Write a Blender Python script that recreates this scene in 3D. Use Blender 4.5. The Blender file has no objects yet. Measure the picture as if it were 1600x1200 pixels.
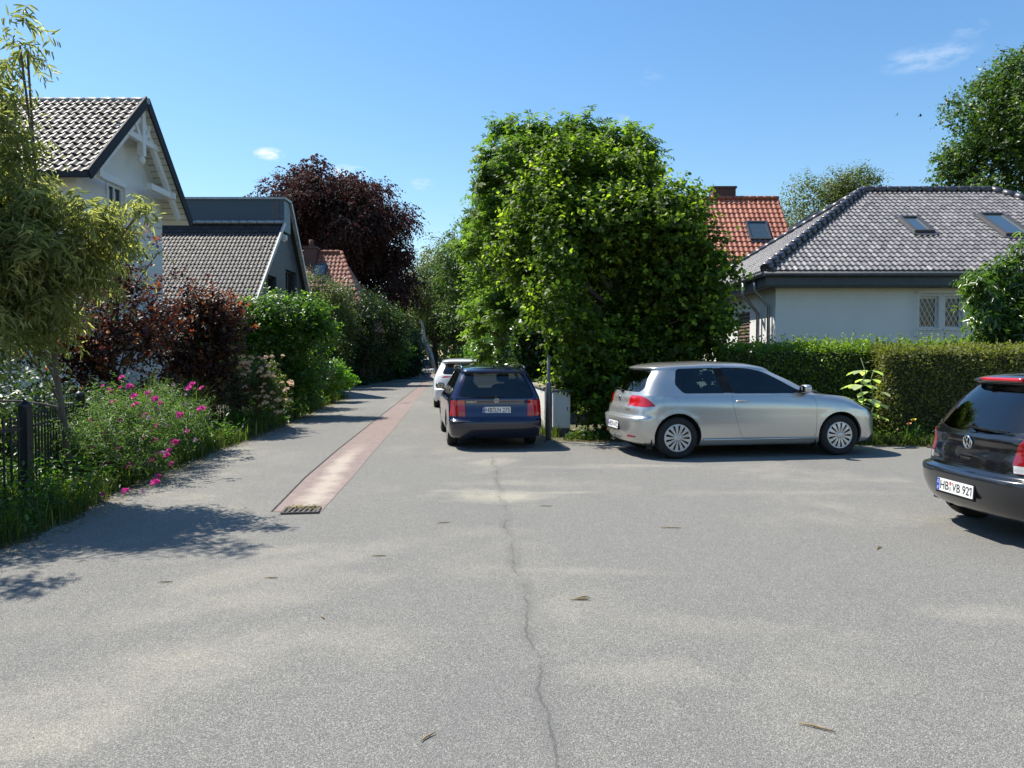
import bpy, bmesh, math, random
import numpy as np
from mathutils import Vector, Matrix, kdtree
sc = bpy.context.scene
COL = sc.collection
R = math.radians
# ------------------------------------------------------------------ camera, sky, sun, exposure
EYE = 1.55
PITCH = R(1.91)
cam_d = bpy.data.cameras.new('camera'); cam = bpy.data.objects.new('camera', cam_d); COL.objects.link(cam)
cam.location = (0, 0, EYE); cam.rotation_euler = (R(90) - PITCH, 0, 0)
cam_d.sensor_width = 36; cam_d.lens = 27.0; cam_d.clip_start = 0.05; cam_d.clip_end = 3000
sc.camera = cam
SUN = Vector((-.55, .36, 1.0)).normalized()          # towards the sun
SUN_EL = math.asin(SUN.z); SUN_AZ = math.atan2(SUN.x, SUN.y)
sl = bpy.data.lights.new('sun', 'SUN'); sl.energy = 5.0; sl.angle = R(.53); sl.color = (1, .945, .85)
so = bpy.data.objects.new('sun', sl); COL.objects.link(so)
so.rotation_euler = SUN.to_track_quat('Z', 'Y').to_euler(); so.location = (-20, 10, 40)
w = bpy.data.worlds.new('World'); sc.world = w; w.use_nodes = True
nt = w.node_tree; bg = nt.nodes['Background']
sky = nt.nodes.new('ShaderNodeTexSky'); sky.sky_type = 'NISHITA'; sky.sun_disc = False
sky.sun_elevation = SUN_EL; sky.sun_rotation = SUN_AZ; sky.altitude = 0
sky.air_density = 1.25; sky.dust_density = .35; sky.ozone_density = 3.2
bg.inputs['Strength'].default_value = .10
def wn(t, **k):
    n = nt.nodes.new(t)
    for a, b in k.items(): setattr(n, a, b)
    return n
# a few thin wisps of cloud high in the sky, as fractal noise round fixed sky directions
tc = wn('ShaderNodeTexCoord'); nz = wn('ShaderNodeTexNoise'); nz.inputs['Scale'].default_value = 34; nz.inputs['Detail'].default_value = 9
nz.inputs['Roughness'].default_value = .62
mpn = wn('ShaderNodeMapping'); mpn.inputs['Scale'].default_value = (1, 1, 2.6)
nt.links.new(tc.outputs['Generated'], mpn.inputs[0]); nt.links.new(mpn.outputs[0], nz.inputs['Vector'])
def sky_dir(px, py):
    u = (px - 800) / 1200; v = (600 - py) / 1200
    return Vector((u, math.cos(PITCH) + v * math.sin(PITCH), -math.sin(PITCH) + v * math.cos(PITCH))).normalized()
acc = None
for px, py, rx, rz, amp in [(1452, 90, .062, .017, .24), (1516, 46, .022, .012, .16), (421, 241, .021, .0095, 1.0), (548, 270, .030, .012, .75),
                            (660, 288, .020, .009, .42), (962, 196, .030, .016, .22), (1020, 120, .02, .015, .12), (600, 300, .03, .01, .3)]:
    d = sky_dir(px, py)
    right = Vector((d.y, -d.x, 0)).normalized(); up = right.cross(d)
    s1 = wn('ShaderNodeVectorMath', operation='DOT_PRODUCT'); s1.inputs[1].default_value = right / rx
    s2 = wn('ShaderNodeVectorMath', operation='DOT_PRODUCT'); s2.inputs[1].default_value = up / rz
    s3 = wn('ShaderNodeVectorMath', operation='DOT_PRODUCT'); s3.inputs[1].default_value = d
    for s in (s1, s2, s3): nt.links.new(tc.outputs['Generated'], s.inputs[0])
    m1 = wn('ShaderNodeMath', operation='MULTIPLY'); nt.links.new(s1.outputs['Value'], m1.inputs[0]); nt.links.new(s1.outputs['Value'], m1.inputs[1])
    m2 = wn('ShaderNodeMath', operation='MULTIPLY_ADD'); nt.links.new(s2.outputs['Value'], m2.inputs[0]); nt.links.new(s2.outputs['Value'], m2.inputs[1]); nt.links.new(m1.outputs[0], m2.inputs[2])
    mr = wn('ShaderNodeMapRange'); mr.interpolation_type = 'SMOOTHSTEP'
    mr.inputs['From Min'].default_value = 1; mr.inputs['From Max'].default_value = 0; mr.inputs['To Max'].default_value = amp
    nt.links.new(m2.outputs[0], mr.inputs['Value'])
    fr = wn('ShaderNodeMath', operation='GREATER_THAN'); fr.inputs[1].default_value = 0; nt.links.new(s3.outputs['Value'], fr.inputs[0])
    mm = wn('ShaderNodeMath', operation='MULTIPLY'); nt.links.new(mr.outputs[0], mm.inputs[0]); nt.links.new(fr.outputs[0], mm.inputs[1])
    if acc is None: acc = mm
    else:
        ad = wn('ShaderNodeMath', operation='ADD'); nt.links.new(acc.outputs[0], ad.inputs[0]); nt.links.new(mm.outputs[0], ad.inputs[1]); acc = ad
nr = wn('ShaderNodeMapRange'); nr.inputs['From Min'].default_value = .42; nr.inputs['From Max'].default_value = .66
nt.links.new(nz.outputs['Fac'], nr.inputs['Value'])
fac = wn('ShaderNodeMath', operation='MULTIPLY'); fac.use_clamp = True
nt.links.new(acc.outputs[0], fac.inputs[0]); nt.links.new(nr.outputs[0], fac.inputs[1])
gain = wn('ShaderNodeMix', data_type='RGBA', blend_type='MIX')
nt.links.new(fac.outputs[0], gain.inputs['Factor']); nt.links.new(sky.outputs[0], gain.inputs[6]); gain.inputs[7].default_value = (7.2, 7.6, 8.2, 1)
hs = wn('ShaderNodeHueSaturation'); hs.inputs['Saturation'].default_value = 1.22; hs.inputs['Value'].default_value = 1.12
nt.links.new(sky.outputs[0], hs.inputs['Color']); nt.links.new(hs.outputs[0], gain.inputs[6])
nt.links.new(gain.outputs[2], bg.inputs['Color'])
sc.view_settings.view_transform = 'Standard'; sc.view_settings.look = 'None'; sc.view_settings.gamma = 1
sc.view_settings.exposure = 0.62
sc.render.engine = 'CYCLES'
sc.cycles.max_bounces = 8; sc.cycles.diffuse_bounces = 3; sc.cycles.transparent_max_bounces = 16; sc.cycles.caustics_reflective = False; sc.cycles.caustics_refractive = False
sc.cycles.use_denoising = True

# ------------------------------------------------------------------ small helpers
def ray(px, py):
    u = (px - 800) / 1200; v = (600 - py) / 1200
    return Vector((u, math.cos(PITCH) + v * math.sin(PITCH), -math.sin(PITCH) + v * math.cos(PITCH)))
def P(px, py, Y):                                     # point at distance Y seen at photo pixel px, py
    d = ray(px, py); t = Y / d.y
    return Vector((d.x * t, Y, EYE + d.z * t))
def G(px, py, z=0.0):                                 # point of the ground
    d = ray(px, py); t = (z - EYE) / d.z
    return Vector((d.x * t, d.y * t, z))
def tag(o, label=None, cat=None, group=None, kind=None):
    if label: o['label'] = label
    if cat: o['category'] = cat
    if group: o['group'] = group
    if kind: o['kind'] = kind
    return o
def empty(name, loc=(0, 0, 0), rz=0.0, label=None, cat=None, group=None):
    o = bpy.data.objects.new(name, None); COL.objects.link(o); o.location = loc; o.rotation_euler = (0, 0, rz)
    o.empty_display_size = .2
    return tag(o, label, cat, group)
def link_mesh(name, me, mat=None, parent=None, loc=None):
    o = bpy.data.objects.new(name, me); COL.objects.link(o)
    if mat is not None and not me.materials: me.materials.append(mat)
    if parent is not None: o.parent = parent
    if loc is not None: o.location = loc
    return o
def np_mesh(name, V, F, mat, parent=None, smooth=False, attr=None, attr_name='rnd'):
    """V (n,3); F list of equal-size arrays"""
    me = bpy.data.meshes.new(name)
    V = np.asarray(V, dtype=np.float32); me.vertices.add(len(V)); me.vertices.foreach_set('co', V.ravel())
    if not isinstance(F, list): F = [F]
    loops = np.concatenate([f.ravel() for f in F]).astype(np.int32)
    tot = np.concatenate([np.full(len(f), f.shape[1]) for f in F]).astype(np.int32)
    st = np.concatenate([[0], np.cumsum(tot)[:-1]]).astype(np.int32)
    me.loops.add(len(loops)); me.loops.foreach_set('vertex_index', loops)
    me.polygons.add(len(tot)); me.polygons.foreach_set('loop_start', st)
    try: me.polygons.foreach_set('loop_total', tot)
    except Exception: pass
    if smooth: me.polygons.foreach_set('use_smooth', np.ones(len(tot), dtype=bool))
    if attr is not None:
        a = me.attributes.new(attr_name, 'FLOAT', 'POINT'); a.data.foreach_set('value', np.asarray(attr, dtype=np.float32))
    me.update(calc_edges=True); me.validate()
    return link_mesh(name, me, mat, parent)
def vn(v):
    v = np.asarray(v, float); return v / np.maximum(np.linalg.norm(v, axis=-1, keepdims=True), 1e-9)

class MB:
    """collects boxes, bars, tubes, lathes and prisms; build() links them as ONE mesh object"""
    def __init__(s): s.v = []; s.f = []; s.sm = []
    def add(s, vs, fs, smooth=False):
        b = len(s.v); s.v += [tuple(v) for v in vs]; s.f += [tuple(i + b for i in f) for f in fs]; s.sm += [smooth] * len(fs); return s
    def box(s, c, d, rz=0.0, M=None):
        x, y, z = d[0] / 2, d[1] / 2, d[2] / 2; c = Vector(c)
        m = M or Matrix.Rotation(rz, 3, 'Z')
        vs = [c + m @ Vector((a * x, b * y, e * z)) for a in (-1, 1) for b in (-1, 1) for e in (-1, 1)]
        return s.add(vs, [(0, 1, 3, 2), (4, 6, 7, 5), (0, 4, 5, 1), (2, 3, 7, 6), (0, 2, 6, 4), (1, 5, 7, 3)])
    def bbox(s, a, b):
        return s.box([(a[i] + b[i]) / 2 for i in range(3)], [abs(b[i] - a[i]) for i in range(3)])
    def frame(s, d):
        d = Vector(d).normalized(); u = Vector((0, 0, 1)) if abs(d.z) < .95 else Vector((1, 0, 0))
        a = d.cross(u).normalized(); return a, a.cross(d).normalized() * -1
    def bar(s, p, q, w, h=None):
        h = h or w; p = Vector(p); q = Vector(q); a, b = s.frame(q - p)
        vs = [e + a * (i * w / 2) + b * (j * h / 2) for e in (p, q) for i, j in ((-1, -1), (1, -1), (1, 1), (-1, 1))]
        return s.add(vs, [(0, 1, 2, 3), (7, 6, 5, 4), (0, 4, 5, 1), (1, 5, 6, 2), (2, 6, 7, 3), (3, 7, 4, 0)])
    def tube(s, pts, rad, seg=8, caps=True, smooth=True):
        pts = [Vector(p) for p in pts]; n = len(pts)
        if not hasattr(rad, '__len__'): rad = [rad] * n
        vs = []
        a = None
        for i, p in enumerate(pts):
            d = (pts[min(i + 1, n - 1)] - pts[max(i - 1, 0)])
            if d.length < 1e-9: d = Vector((0, 0, 1))
            d.normalize()
            if a is None: a, b = s.frame(d)
            else:
                a = (a - d * a.dot(d)); a = a.normalized() if a.length > 1e-6 else s.frame(d)[0]
                b = d.cross(a)
            for k in range(seg):
                t = 2 * math.pi * k / seg; vs.append(p + (a * math.cos(t) + b * math.sin(t)) * rad[i])
        fs = [(i * seg + k, i * seg + (k + 1) % seg, (i + 1) * seg + (k + 1) % seg, (i + 1) * seg + k) for i in range(n - 1) for k in range(seg)]
        s.add(vs, fs, smooth)
        if caps:
            b0 = len(s.v) - n * seg
            s.f += [tuple(b0 + k for k in reversed(range(seg))), tuple(b0 + (n - 1) * seg + k for k in range(seg))]; s.sm += [False, False]
        return s
    def lathe(s, prof, c, axis=(0, 0, 1), seg=32, smooth=True, a0=0):
        """prof: list of (radius, height along axis)"""
        ax = Vector(axis).normalized(); a, b = s.frame(ax); c = Vector(c); vs = []
        for r, h in prof:
            for k in range(seg):
                t = a0 + 2 * math.pi * k / seg; vs.append(c + ax * h + (a * math.cos(t) + b * math.sin(t)) * r)
        fs = [(i * seg + k, i * seg + (k + 1) % seg, (i + 1) * seg + (k + 1) % seg, (i + 1) * seg + k) for i in range(len(prof) - 1) for k in range(seg)]
        return s.add(vs, fs, smooth)
    def prism(s, poly, o, u, v, t):
        """polygon (2D) in plane o,u,v extruded by thickness t along u x v"""
        o = Vector(o); u = Vector(u); v = Vector(v); nrm = u.cross(v).normalized()
        n = len(poly); A = [o + u * x + v * y for x, y in poly]; B = [p + nrm * t for p in A]
        return s.add(A + B, [tuple(reversed(range(n))), tuple(range(n, 2 * n))] + [(i, (i + 1) % n, n + (i + 1) % n, n + i) for i in range(n)])
    def blob(s, c, r, e=1.0, nu=14, nv=9, M=None):
        """superellipsoid: e<1 boxy"""
        c = Vector(c); vs = []
        pw = lambda x: math.copysign(abs(x) ** e, x)
        for j in range(nv + 1):
            ph = -math.pi / 2 + math.pi * j / nv
            for i in range(nu):
                th = 2 * math.pi * i / nu
                q = Vector((r[0] * pw(math.cos(ph)) * pw(math.cos(th)), r[1] * pw(math.cos(ph)) * pw(math.sin(th)), r[2] * pw(math.sin(ph))))
                vs.append(c + (M @ q if M else q))
        fs = [(j * nu + i, j * nu + (i + 1) % nu, (j + 1) * nu + (i + 1) % nu, (j + 1) * nu + i) for j in range(nv) for i in range(nu)]
        return s.add(vs, fs, True)
    def build(s, name, mat, parent=None, off=(0, 0, 0), bevel=0.0):
        me = bpy.data.meshes.new(name); o = Vector(off)
        me.from_pydata([tuple(Vector(v) - o) for v in s.v], [], s.f)
        me.polygons.foreach_set('use_smooth', s.sm)
        me.update()
        if bevel > 0:
            bm = bmesh.new(); bm.from_mesh(me)
            es = [e for e in bm.edges if len(e.link_faces) == 2 and e.calc_face_angle(0) > .6]
            bmesh.ops.bevel(bm, geom=es, offset=bevel, segments=2, affect='EDGES', clamp_overlap=True)
            for f in bm.faces: f.smooth = True
            bm.to_mesh(me); bm.free()
            try: me.set_sharp_from_angle(angle=R(40))
            except Exception: pass
        me.validate()
        return link_mesh(name, me, mat, parent)

# ------------------------------------------------------------------ materials
def mat(name, col=(.5, .5, .5), rough=.6, metal=0.0, coat=0.0, spec=.5, emis=None):
    m = bpy.data.materials.new(name); m.use_nodes = True; b = m.node_tree.nodes['Principled BSDF']
    b.inputs['Base Color'].default_value = (*col, 1); b.inputs['Roughness'].default_value = rough; b.inputs['Metallic'].default_value = metal
    b.inputs['Coat Weight'].default_value = coat; b.inputs['Coat Roughness'].default_value = .03; b.inputs['Specular IOR Level'].default_value = spec
    return m
class NT:
    def __init__(s, m): s.m = m; s.t = m.node_tree; s.b = s.t.nodes.get('Principled BSDF'); s.out = s.t.nodes['Material Output']
    def n(s, t, ins=None, **k):
        n = s.t.nodes.new(t)
        for a, b in k.items(): setattr(n, a, b)
        for a, b in (ins or {}).items(): s.set(n.inputs[a], b)
        return n
    def set(s, i, b):
        if hasattr(b, 'links') or isinstance(b, bpy.types.NodeSocket): s.t.links.new(b, i)
        else: i.default_value = b
    def noise(s, scale, detail=4, rough=.55, vec=None, dist=0):
        n = s.n('ShaderNodeTexNoise', {'Scale': scale, 'Detail': detail, 'Roughness': rough, 'Distortion': dist})
        if vec is not None: s.set(n.inputs['Vector'], vec)
        return n.outputs['Fac']
    def obj(s): return s.n('ShaderNodeTexCoord').outputs['Object']
    def geo(s): return s.n('ShaderNodeNewGeometry').outputs['Position']
    def map(s, vec, scale=(1, 1, 1), rot=(0, 0, 0), loc=(0, 0, 0)):
        return s.n('ShaderNodeMapping', {'Vector': vec, 'Scale': scale, 'Rotation': rot, 'Location': loc}).outputs[0]
    def ramp(s, fac, stops):
        r = s.n('ShaderNodeValToRGB', {'Fac': fac}); e = r.color_ramp.elements
        while len(e) < len(stops): e.new(.5)
        for k, (p, c) in enumerate(stops): e[k].position = p; e[k].color = (*c, 1) if len(c) == 3 else c
        return r.outputs['Color']
    def rng(s, v, a, b, c=0., d=1.):
        return s.n('ShaderNodeMapRange', {'Value': v, 'From Min': a, 'From Max': b, 'To Min': c, 'To Max': d}).outputs[0]
    def math(s, op, a, b=None, c=None, clamp=False):
        n = s.n('ShaderNodeMath', operation=op); n.use_clamp = clamp; s.set(n.inputs[0], a)
        if b is not None: s.set(n.inputs[1], b)
        if c is not None: s.set(n.inputs[2], c)
        return n.outputs[0]
    def mix(s, f, a, b, blend='MIX'):
        n = s.n('ShaderNodeMix', data_type='RGBA', blend_type=blend)
        s.set(n.inputs[0], f)
        for i, x in ((6, a), (7, b)):
            if isinstance(x, tuple) and len(x) == 3: x = (*x, 1)
            s.set(n.inputs[i], x)
        return n.outputs[2]
    def bump(s, h, strength=.3, dist=.01):
        return s.n('ShaderNodeBump', {'Height': h, 'Strength': strength, 'Distance': dist}).outputs[0]
def noisy(name, c1, c2, scale=6, rough=.8, bump=.2, bscale=60, bdist=.004, metal=0, detail=5, stretch=(1, 1, 1), coat=0, spec=.5):
    m = mat(name, c1, rough, metal, coat, spec); t = NT(m); v = t.map(t.obj(), stretch)
    f = t.noise(scale, detail, .6, v); t.set(t.b.inputs['Base Color'], t.mix(t.rng(f, .35, .65), c1, c2))
    if bump: t.set(t.b.inputs['Normal'], t.bump(t.noise(bscale, 3, .6, v), bump, bdist))
    return m
def leaf_mat(name, stops, trans=.45, rough=.42, tcol=None, spec=.5, tgain=1.6, gain=(1.25, 1.18, 1.0)):
    """stops: ramp over the per-leaf random value"""
    m = bpy.data.materials.new(name); m.use_nodes = True; t = NT(m)
    a = t.n('ShaderNodeAttribute', attribute_name='rnd').outputs['Fac']
    c = t.mix(1.0, t.ramp(a, stops), gain, 'MULTIPLY')
    t.set(t.b.inputs['Base Color'], c); t.b.inputs['Roughness'].default_value = rough; t.b.inputs['Specular IOR Level'].default_value = spec
    tr = t.n('ShaderNodeBsdfTranslucent')
    tc2 = t.mix(1.0, c, tcol or (1.25 * tgain, 1.5 * tgain, .55 * tgain), 'MULTIPLY')
    t.set(tr.inputs['Color'], tc2)
    mx = t.n('ShaderNodeMixShader', {0: trans}); t.t.links.new(t.b.outputs[0], mx.inputs[1]); t.t.links.new(tr.outputs[0], mx.inputs[2])
    t.t.links.new(mx.outputs[0], t.out.inputs['Surface'])
    return m
# ------------------------------------------------------------------ the ground, the asphalt, the red gutter strip
def sheet(name, pts, z, m, kind='structure', sub=0):
    bm = bmesh.new(); vs = [bm.verts.new((p[0], p[1], z)) for p in pts]; f = bm.faces.new(vs)
    if f.normal.z < 0: f.normal_flip()
    bmesh.ops.triangulate(bm, faces=bm.faces[:])
    me = bpy.data.meshes.new(name); bm.to_mesh(me); bm.free()
    o = link_mesh(name, me, m); o['kind'] = kind; return o
# soil and dry turf under everything
m_soil = mat('soil', (.12, .09, .06), .95); t = NT(m_soil); g = t.geo()
c = t.mix(t.rng(t.noise(1.3, 6, .6, g), .4, .6), (.105, .085, .052), (.055, .075, .025))
c = t.mix(t.rng(t.noise(40, 4, .7, g), .45, .75), c, (.20, .165, .11))
t.set(t.b.inputs['Base Color'], c); t.set(t.b.inputs['Normal'], t.bump(t.noise(55, 5, .7, g), .6, .02))
sheet('ground', [(-900, -300), (900, -300), (900, 1500), (-900, 1500)], -.012, m_soil)

m_asph = mat('asphalt', (.2, .2, .19), .88); t = NT(m_asph); g = t.geo()
t.b.inputs['Specular IOR Level'].default_value = .3
vor = t.n('ShaderNodeTexVoronoi', {'Vector': g, 'Scale': 215.0}); grain = vor.outputs['Color']
gv = t.n('ShaderNodeSeparateColor', {0: grain}).outputs[0]
fine = t.noise(150, 3, .7, g)
stone = t.ramp(gv, [(0.0, (.105, .102, .090)), (.35, (.168, .163, .147)), (.68, (.226, .219, .197)), (.92, (.35, .335, .295)), (1, (.45, .43, .375))])
stone = t.mix(t.rng(fine, .3, .7, .25, .0), stone, (.12, .12, .12))
big = t.noise(.38, 6, .6, t.map(g, (1.0, .8, 1)))
mid = t.noise(1.7, 6, .62, g)
# pale sand dust: broad drifts plus named patches where the photo has them
dust = t.math('MULTIPLY', t.rng(big, .50, .72), t.rng(mid, .36, .64))
def patch(cx, cy, rx, ry, amp, rot=0.0):
    v = t.map(g, (1 / rx, 1 / ry, 0.0), (0, 0, 0), (0, 0, 0))
    loc = t.n('ShaderNodeVectorMath', {0: g, 1: (cx, cy, 0)}, operation='SUBTRACT').outputs[0]
    loc = t.map(loc, (1, 1, 0), (0, 0, rot)); loc = t.map(loc, (1 / rx, 1 / ry, 0))
    l = t.n('ShaderNodeVectorMath', {0: loc}, operation='LENGTH').outputs['Value']
    l = t.math('ADD', l, t.math('MULTIPLY', t.math('SUBTRACT', mid, .5), 2.6))
    return t.rng(l, 1.05, .15, 0, amp)
for (px, py, rx, ry, amp, rot) in [(780, 775, .75, .5, 1.4, .2), (850, 770, .7, .12, 1.0, -.1), (730, 768, .5, .15, 1.0, .1), (770, 722, .35, 1.0, .75, .3), (900, 730, 1.3, .22, .55, .05), (800, 755, .9, .3, .6, 0), (990, 727, 1.0, .2, .7, 0.1),
                                   (840, 890, .9, .16, .5, .1), (1340, 750, 1.0, .3, .6, 0), (1240, 770, 1.6, .22, .45, 0), (1540, 960, .5, .22, .6, 0), (400, 930, 1.2, .35, .5, -.6),
                                   (300, 1040, .9, .5, .7, -.7), (80, 1150, .5, .3, .9, -.6), (450, 860, .8, .22, .55, -.3), (1000, 1050, .5, .2, .5, 0), (760, 830, .5, .3, .3, 0), (560, 1000, .8, .3, .35, .4), (1160, 980, 1.2, .2, .3, .2),(700,705,.4,.5,.45,0), (368, 704, .35, .55, 1.0, 0), (352, 716, .25, .3, 1.0, 0), (430, 890, 1.8, .45, .5, -.8), (120, 1080, 1.4, .4, .45, -.7)]:
    q = G(px, py); dust = t.math('MAXIMUM', dust, patch(q.x, q.y, rx, ry, amp, rot))
dust = t.math('MULTIPLY', dust, t.rng(t.noise(75, 4, .75, g), .25, .62, .35, 1.0))
dustc = t.mix(t.rng(gv, 0, 1), (.36, .325, .245), (.56, .51, .395))
c = t.mix(t.math('MULTIPLY', dust, .56), stone, dustc)
# darker worn tracks and repairs
dk = t.rng(t.noise(.55, 5, .6, t.map(g, (1, .35, 1), (0, 0, .5), (4, 2, 0))), .52, .68, 0, .28)
c = t.mix(dk, c, (.13, .13, .13))
c = t.mix(t.rng(t.noise(7, 5, .7, g), .30, .72, .16, 0), c, (.10, .10, .10))
sp_ = t.n('ShaderNodeSeparateXYZ', {0: g}); gx_, gy_ = sp_.outputs[0], sp_.outputs[1]
lx = t.math('ADD', gx_, t.math('MULTIPLY_ADD', gy_, .053, -.335)); lx = t.math('ADD', lx, t.math('MULTIPLY', t.math('SUBTRACT', t.noise(1.1, 6, .6, g), .5), .30))
lx = t.math('ABSOLUTE', lx); inr = t.rng(gy_, 12.6, 11.8)
band = t.math('MULTIPLY', t.rng(lx, .075, .02), t.rng(t.noise(3.0, 5, .6, g), .38, .62)); c = t.mix(t.math('MULTIPLY', t.math('MULTIPLY', band, inr), .45), c, (.115, .113, .108))
lin = t.math('MULTIPLY', t.rng(lx, .011, .003), t.rng(t.noise(2.2, 4, .6, g), .44, .54)); c = t.mix(t.math('MULTIPLY', t.math('MULTIPLY', lin, inr), .55), c, (.07, .068, .062))
t.set(t.b.inputs['Base Color'], c)
h = t.math('ADD', t.math('MULTIPLY', vor.outputs['Distance'], -1.0), t.math('MULTIPLY', fine, .5))
t.set(t.b.inputs['Normal'], t.bump(h, .55, .006))

left_edge = [(-9.2, -6), (-5.2, .5), (-4.35, 3.2)] + [tuple(G(px, py)[:2]) for px, py in [(0, 862), (60, 838), (130, 806), (176, 776), (250, 742), (318, 716), (352, 700), (392, 688), (440, 668), (500, 640), (546, 620)]]
le2 = []
rs = random.Random(4)
for a, b in zip(left_edge, left_edge[1:]):
    n = max(2, int(math.dist(a, b) / .12))
    for k in range(n):
        u = k / n; wob = .045 * math.sin(7 * (a[1] + (b[1] - a[1]) * u)) + rs.uniform(-.03, .03)
        le2.append((a[0] + (b[0] - a[0]) * u + wob, a[1] + (b[1] - a[1]) * u))
# beyond the driveway opening the edge runs on
E1 = [tuple(G(546, 620)[:2]), (-12.5, 30.8), (-13.5, 36.0), (-8.3, 38.2), (-8.75, 46), (-10.0, 60), (-12.6, 90), (-16, 130), (-18, 150)]
right_edge = [(-9, 150), (-7.6, 120), (-4.2, 80), (-1.2, 45), (.05, 25), (.55, 17), (.72, 14.45)]
RB = [(1.2, 14.15), (2.2, 14.1), (4.0, 14.0), (6.0, 13.7), (7.4, 13.35), (9, 13.2), (14, 13.0), (20, 13.1)]
asph = le2 + E1 + right_edge + RB + [(20, -6)]
sheet('asphalt_road', asph, 0.0, m_asph)

# pinkish red paving strip with sand along its middle
m_pav = mat('red_paving', (.3, .17, .15), .9); t = NT(m_pav)
uvn = t.n('ShaderNodeTexCoord').outputs['UV']
br = t.n('ShaderNodeTexBrick', {'Vector': uvn, 'Scale': 1.0, 'Mortar Size': .010, 'Brick Width': .2, 'Row Height': .1, 'Color1': (.205, .140, .128, 1), 'Color2': (.15, .105, .098, 1), 'Mortar': (.15, .12, .10, 1)})
g = t.geo(); cx = t.n('ShaderNodeSeparateXYZ', {0: uvn})
c = t.mix(t.rng(t.noise(5, 5, .6, g), .3, .7, 0, .5), br.outputs['Color'], (.27, .19, .165))
c = t.mix(t.rng(t.noise(90, 4, .7, g), .35, .75, 0, .5), c, (.36, .31, .27))
dd = t.math('ABSOLUTE', t.math('SUBTRACT', cx.outputs['Y'], .33))
along = t.rng(cx.outputs['X'], 0.2, 6.5, 1, 0)
dd = t.math('ADD', dd, t.math('MULTIPLY', t.math('SUBTRACT', t.noise(2.2, 5, .65, g), .5), .5))
sand = t.math('MULTIPLY', t.rng(dd, .20, .04), t.rng(along, 0, .35))
c = t.mix(t.math('MULTIPLY', sand, .6), c, (.47, .41, .33))
t.set(t.b.inputs['Base Color'], c); t.set(t.b.inputs['Normal'], t.bump(br.outputs['Fac'], -.4, .004))
L = [G(427, 800), G(478, 747), G(529, 703), G(578, 664), G(625, 627), G(655, 603.5), G(664, 594), G(672, 583)]
Rr = [G(501, 800), G(549, 748), G(583, 707), G(621, 664), G(649, 627), G(668, 603.5), G(675.5, 594), G(679.5, 583)]
me = bpy.data.meshes.new('red_gutter_strip'); V = []; UV = []
n = len(L); s = 0.0
for i in range(n):
    if i: s += (L[i] - L[i - 1]).length
    V += [(L[i].x, L[i].y, .004), (Rr[i].x, Rr[i].y, .004)]; UV += [(s, 0), (s, (Rr[i] - L[i]).length)]
F = [(2 * i, 2 * i + 1, 2 * i + 3, 2 * i + 2) for i in range(n - 1)]
me.from_pydata(V, [], F); ul = me.uv_layers.new(name='UVMap')
for lp in me.loops: ul.data[lp.index].uv = UV[lp.vertex_index]
tag(link_mesh('red_paved_path', me, m_pav), kind='structure')
# dark joint along the left side of the strip
def ribbon(name, pts, wd, z, m, jit=0.0, seed=1, fade=False):
    r = random.Random(seed); V = []; F = []
    q = []
    for a, b in zip(pts, pts[1:]):
        k = max(1, int((b - a).length / .06)) if jit else 1
        q += [a + (b - a) * (i / k) for i in range(k)]
    q.append(pts[-1])
    for i, p in enumerate(q):
        d = (q[min(i + 1, len(q) - 1)] - q[max(i - 1, 0)]).normalized(); s = Vector((-d.y, d.x, 0))
        o = s * r.uniform(-jit, jit); ww = wd * (1 if not jit else r.uniform(.3, 1.2))
        V += [tuple(p + o + s * ww / 2)[:2] + (z,), tuple(p + o - s * ww / 2)[:2] + (z,)]
    F = [(2 * i, 2 * i + 1, 2 * i + 3, 2 * i + 2) for i in range(len(q) - 1)]
    me = bpy.data.meshes.new(name); me.from_pydata(V, [], F)
    o = link_mesh(name, me, m); o['kind'] = 'structure'; return o
m_joint = noisy('joint_dirt', (.045, .042, .038), (.10, .095, .085), 20, .95)
ribbon('road_joint', [p + Vector((-.02, 0, 0)) for p in L], .016, .008, m_joint)
m_crack = noisy('crack_tar', (.13, .128, .12), (.2, .195, .18), 30, .9)
crk = [G(x, y) for x, y in [(768, 715), (765, 735), (772, 760), (783, 800), (787, 835), (797, 862), (803, 893)]]
#ribbon('road_crack', crk, .012, .004, m_crack, .012, 5)
#ribbon('road_crack', [G(x, y) for x, y in [(807, 905), (816, 940), (826, 975), (834, 1005), (846, 1050), (868, 1110), (884, 1200)]], .022, .004, m_crack, .010, 8)
# sandy patch on the left roadside
m_sand = noisy('sand', (.40, .345, .25), (.27, .235, .175), 9, .95, .4, 90, .006)
sp = [G(x, y, .004) for x, y in [(330, 704), (352, 697), (372, 690), (398, 692), (408, 696), (392, 703), (372, 712), (352, 719), (338, 716), (326, 711)]]
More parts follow.
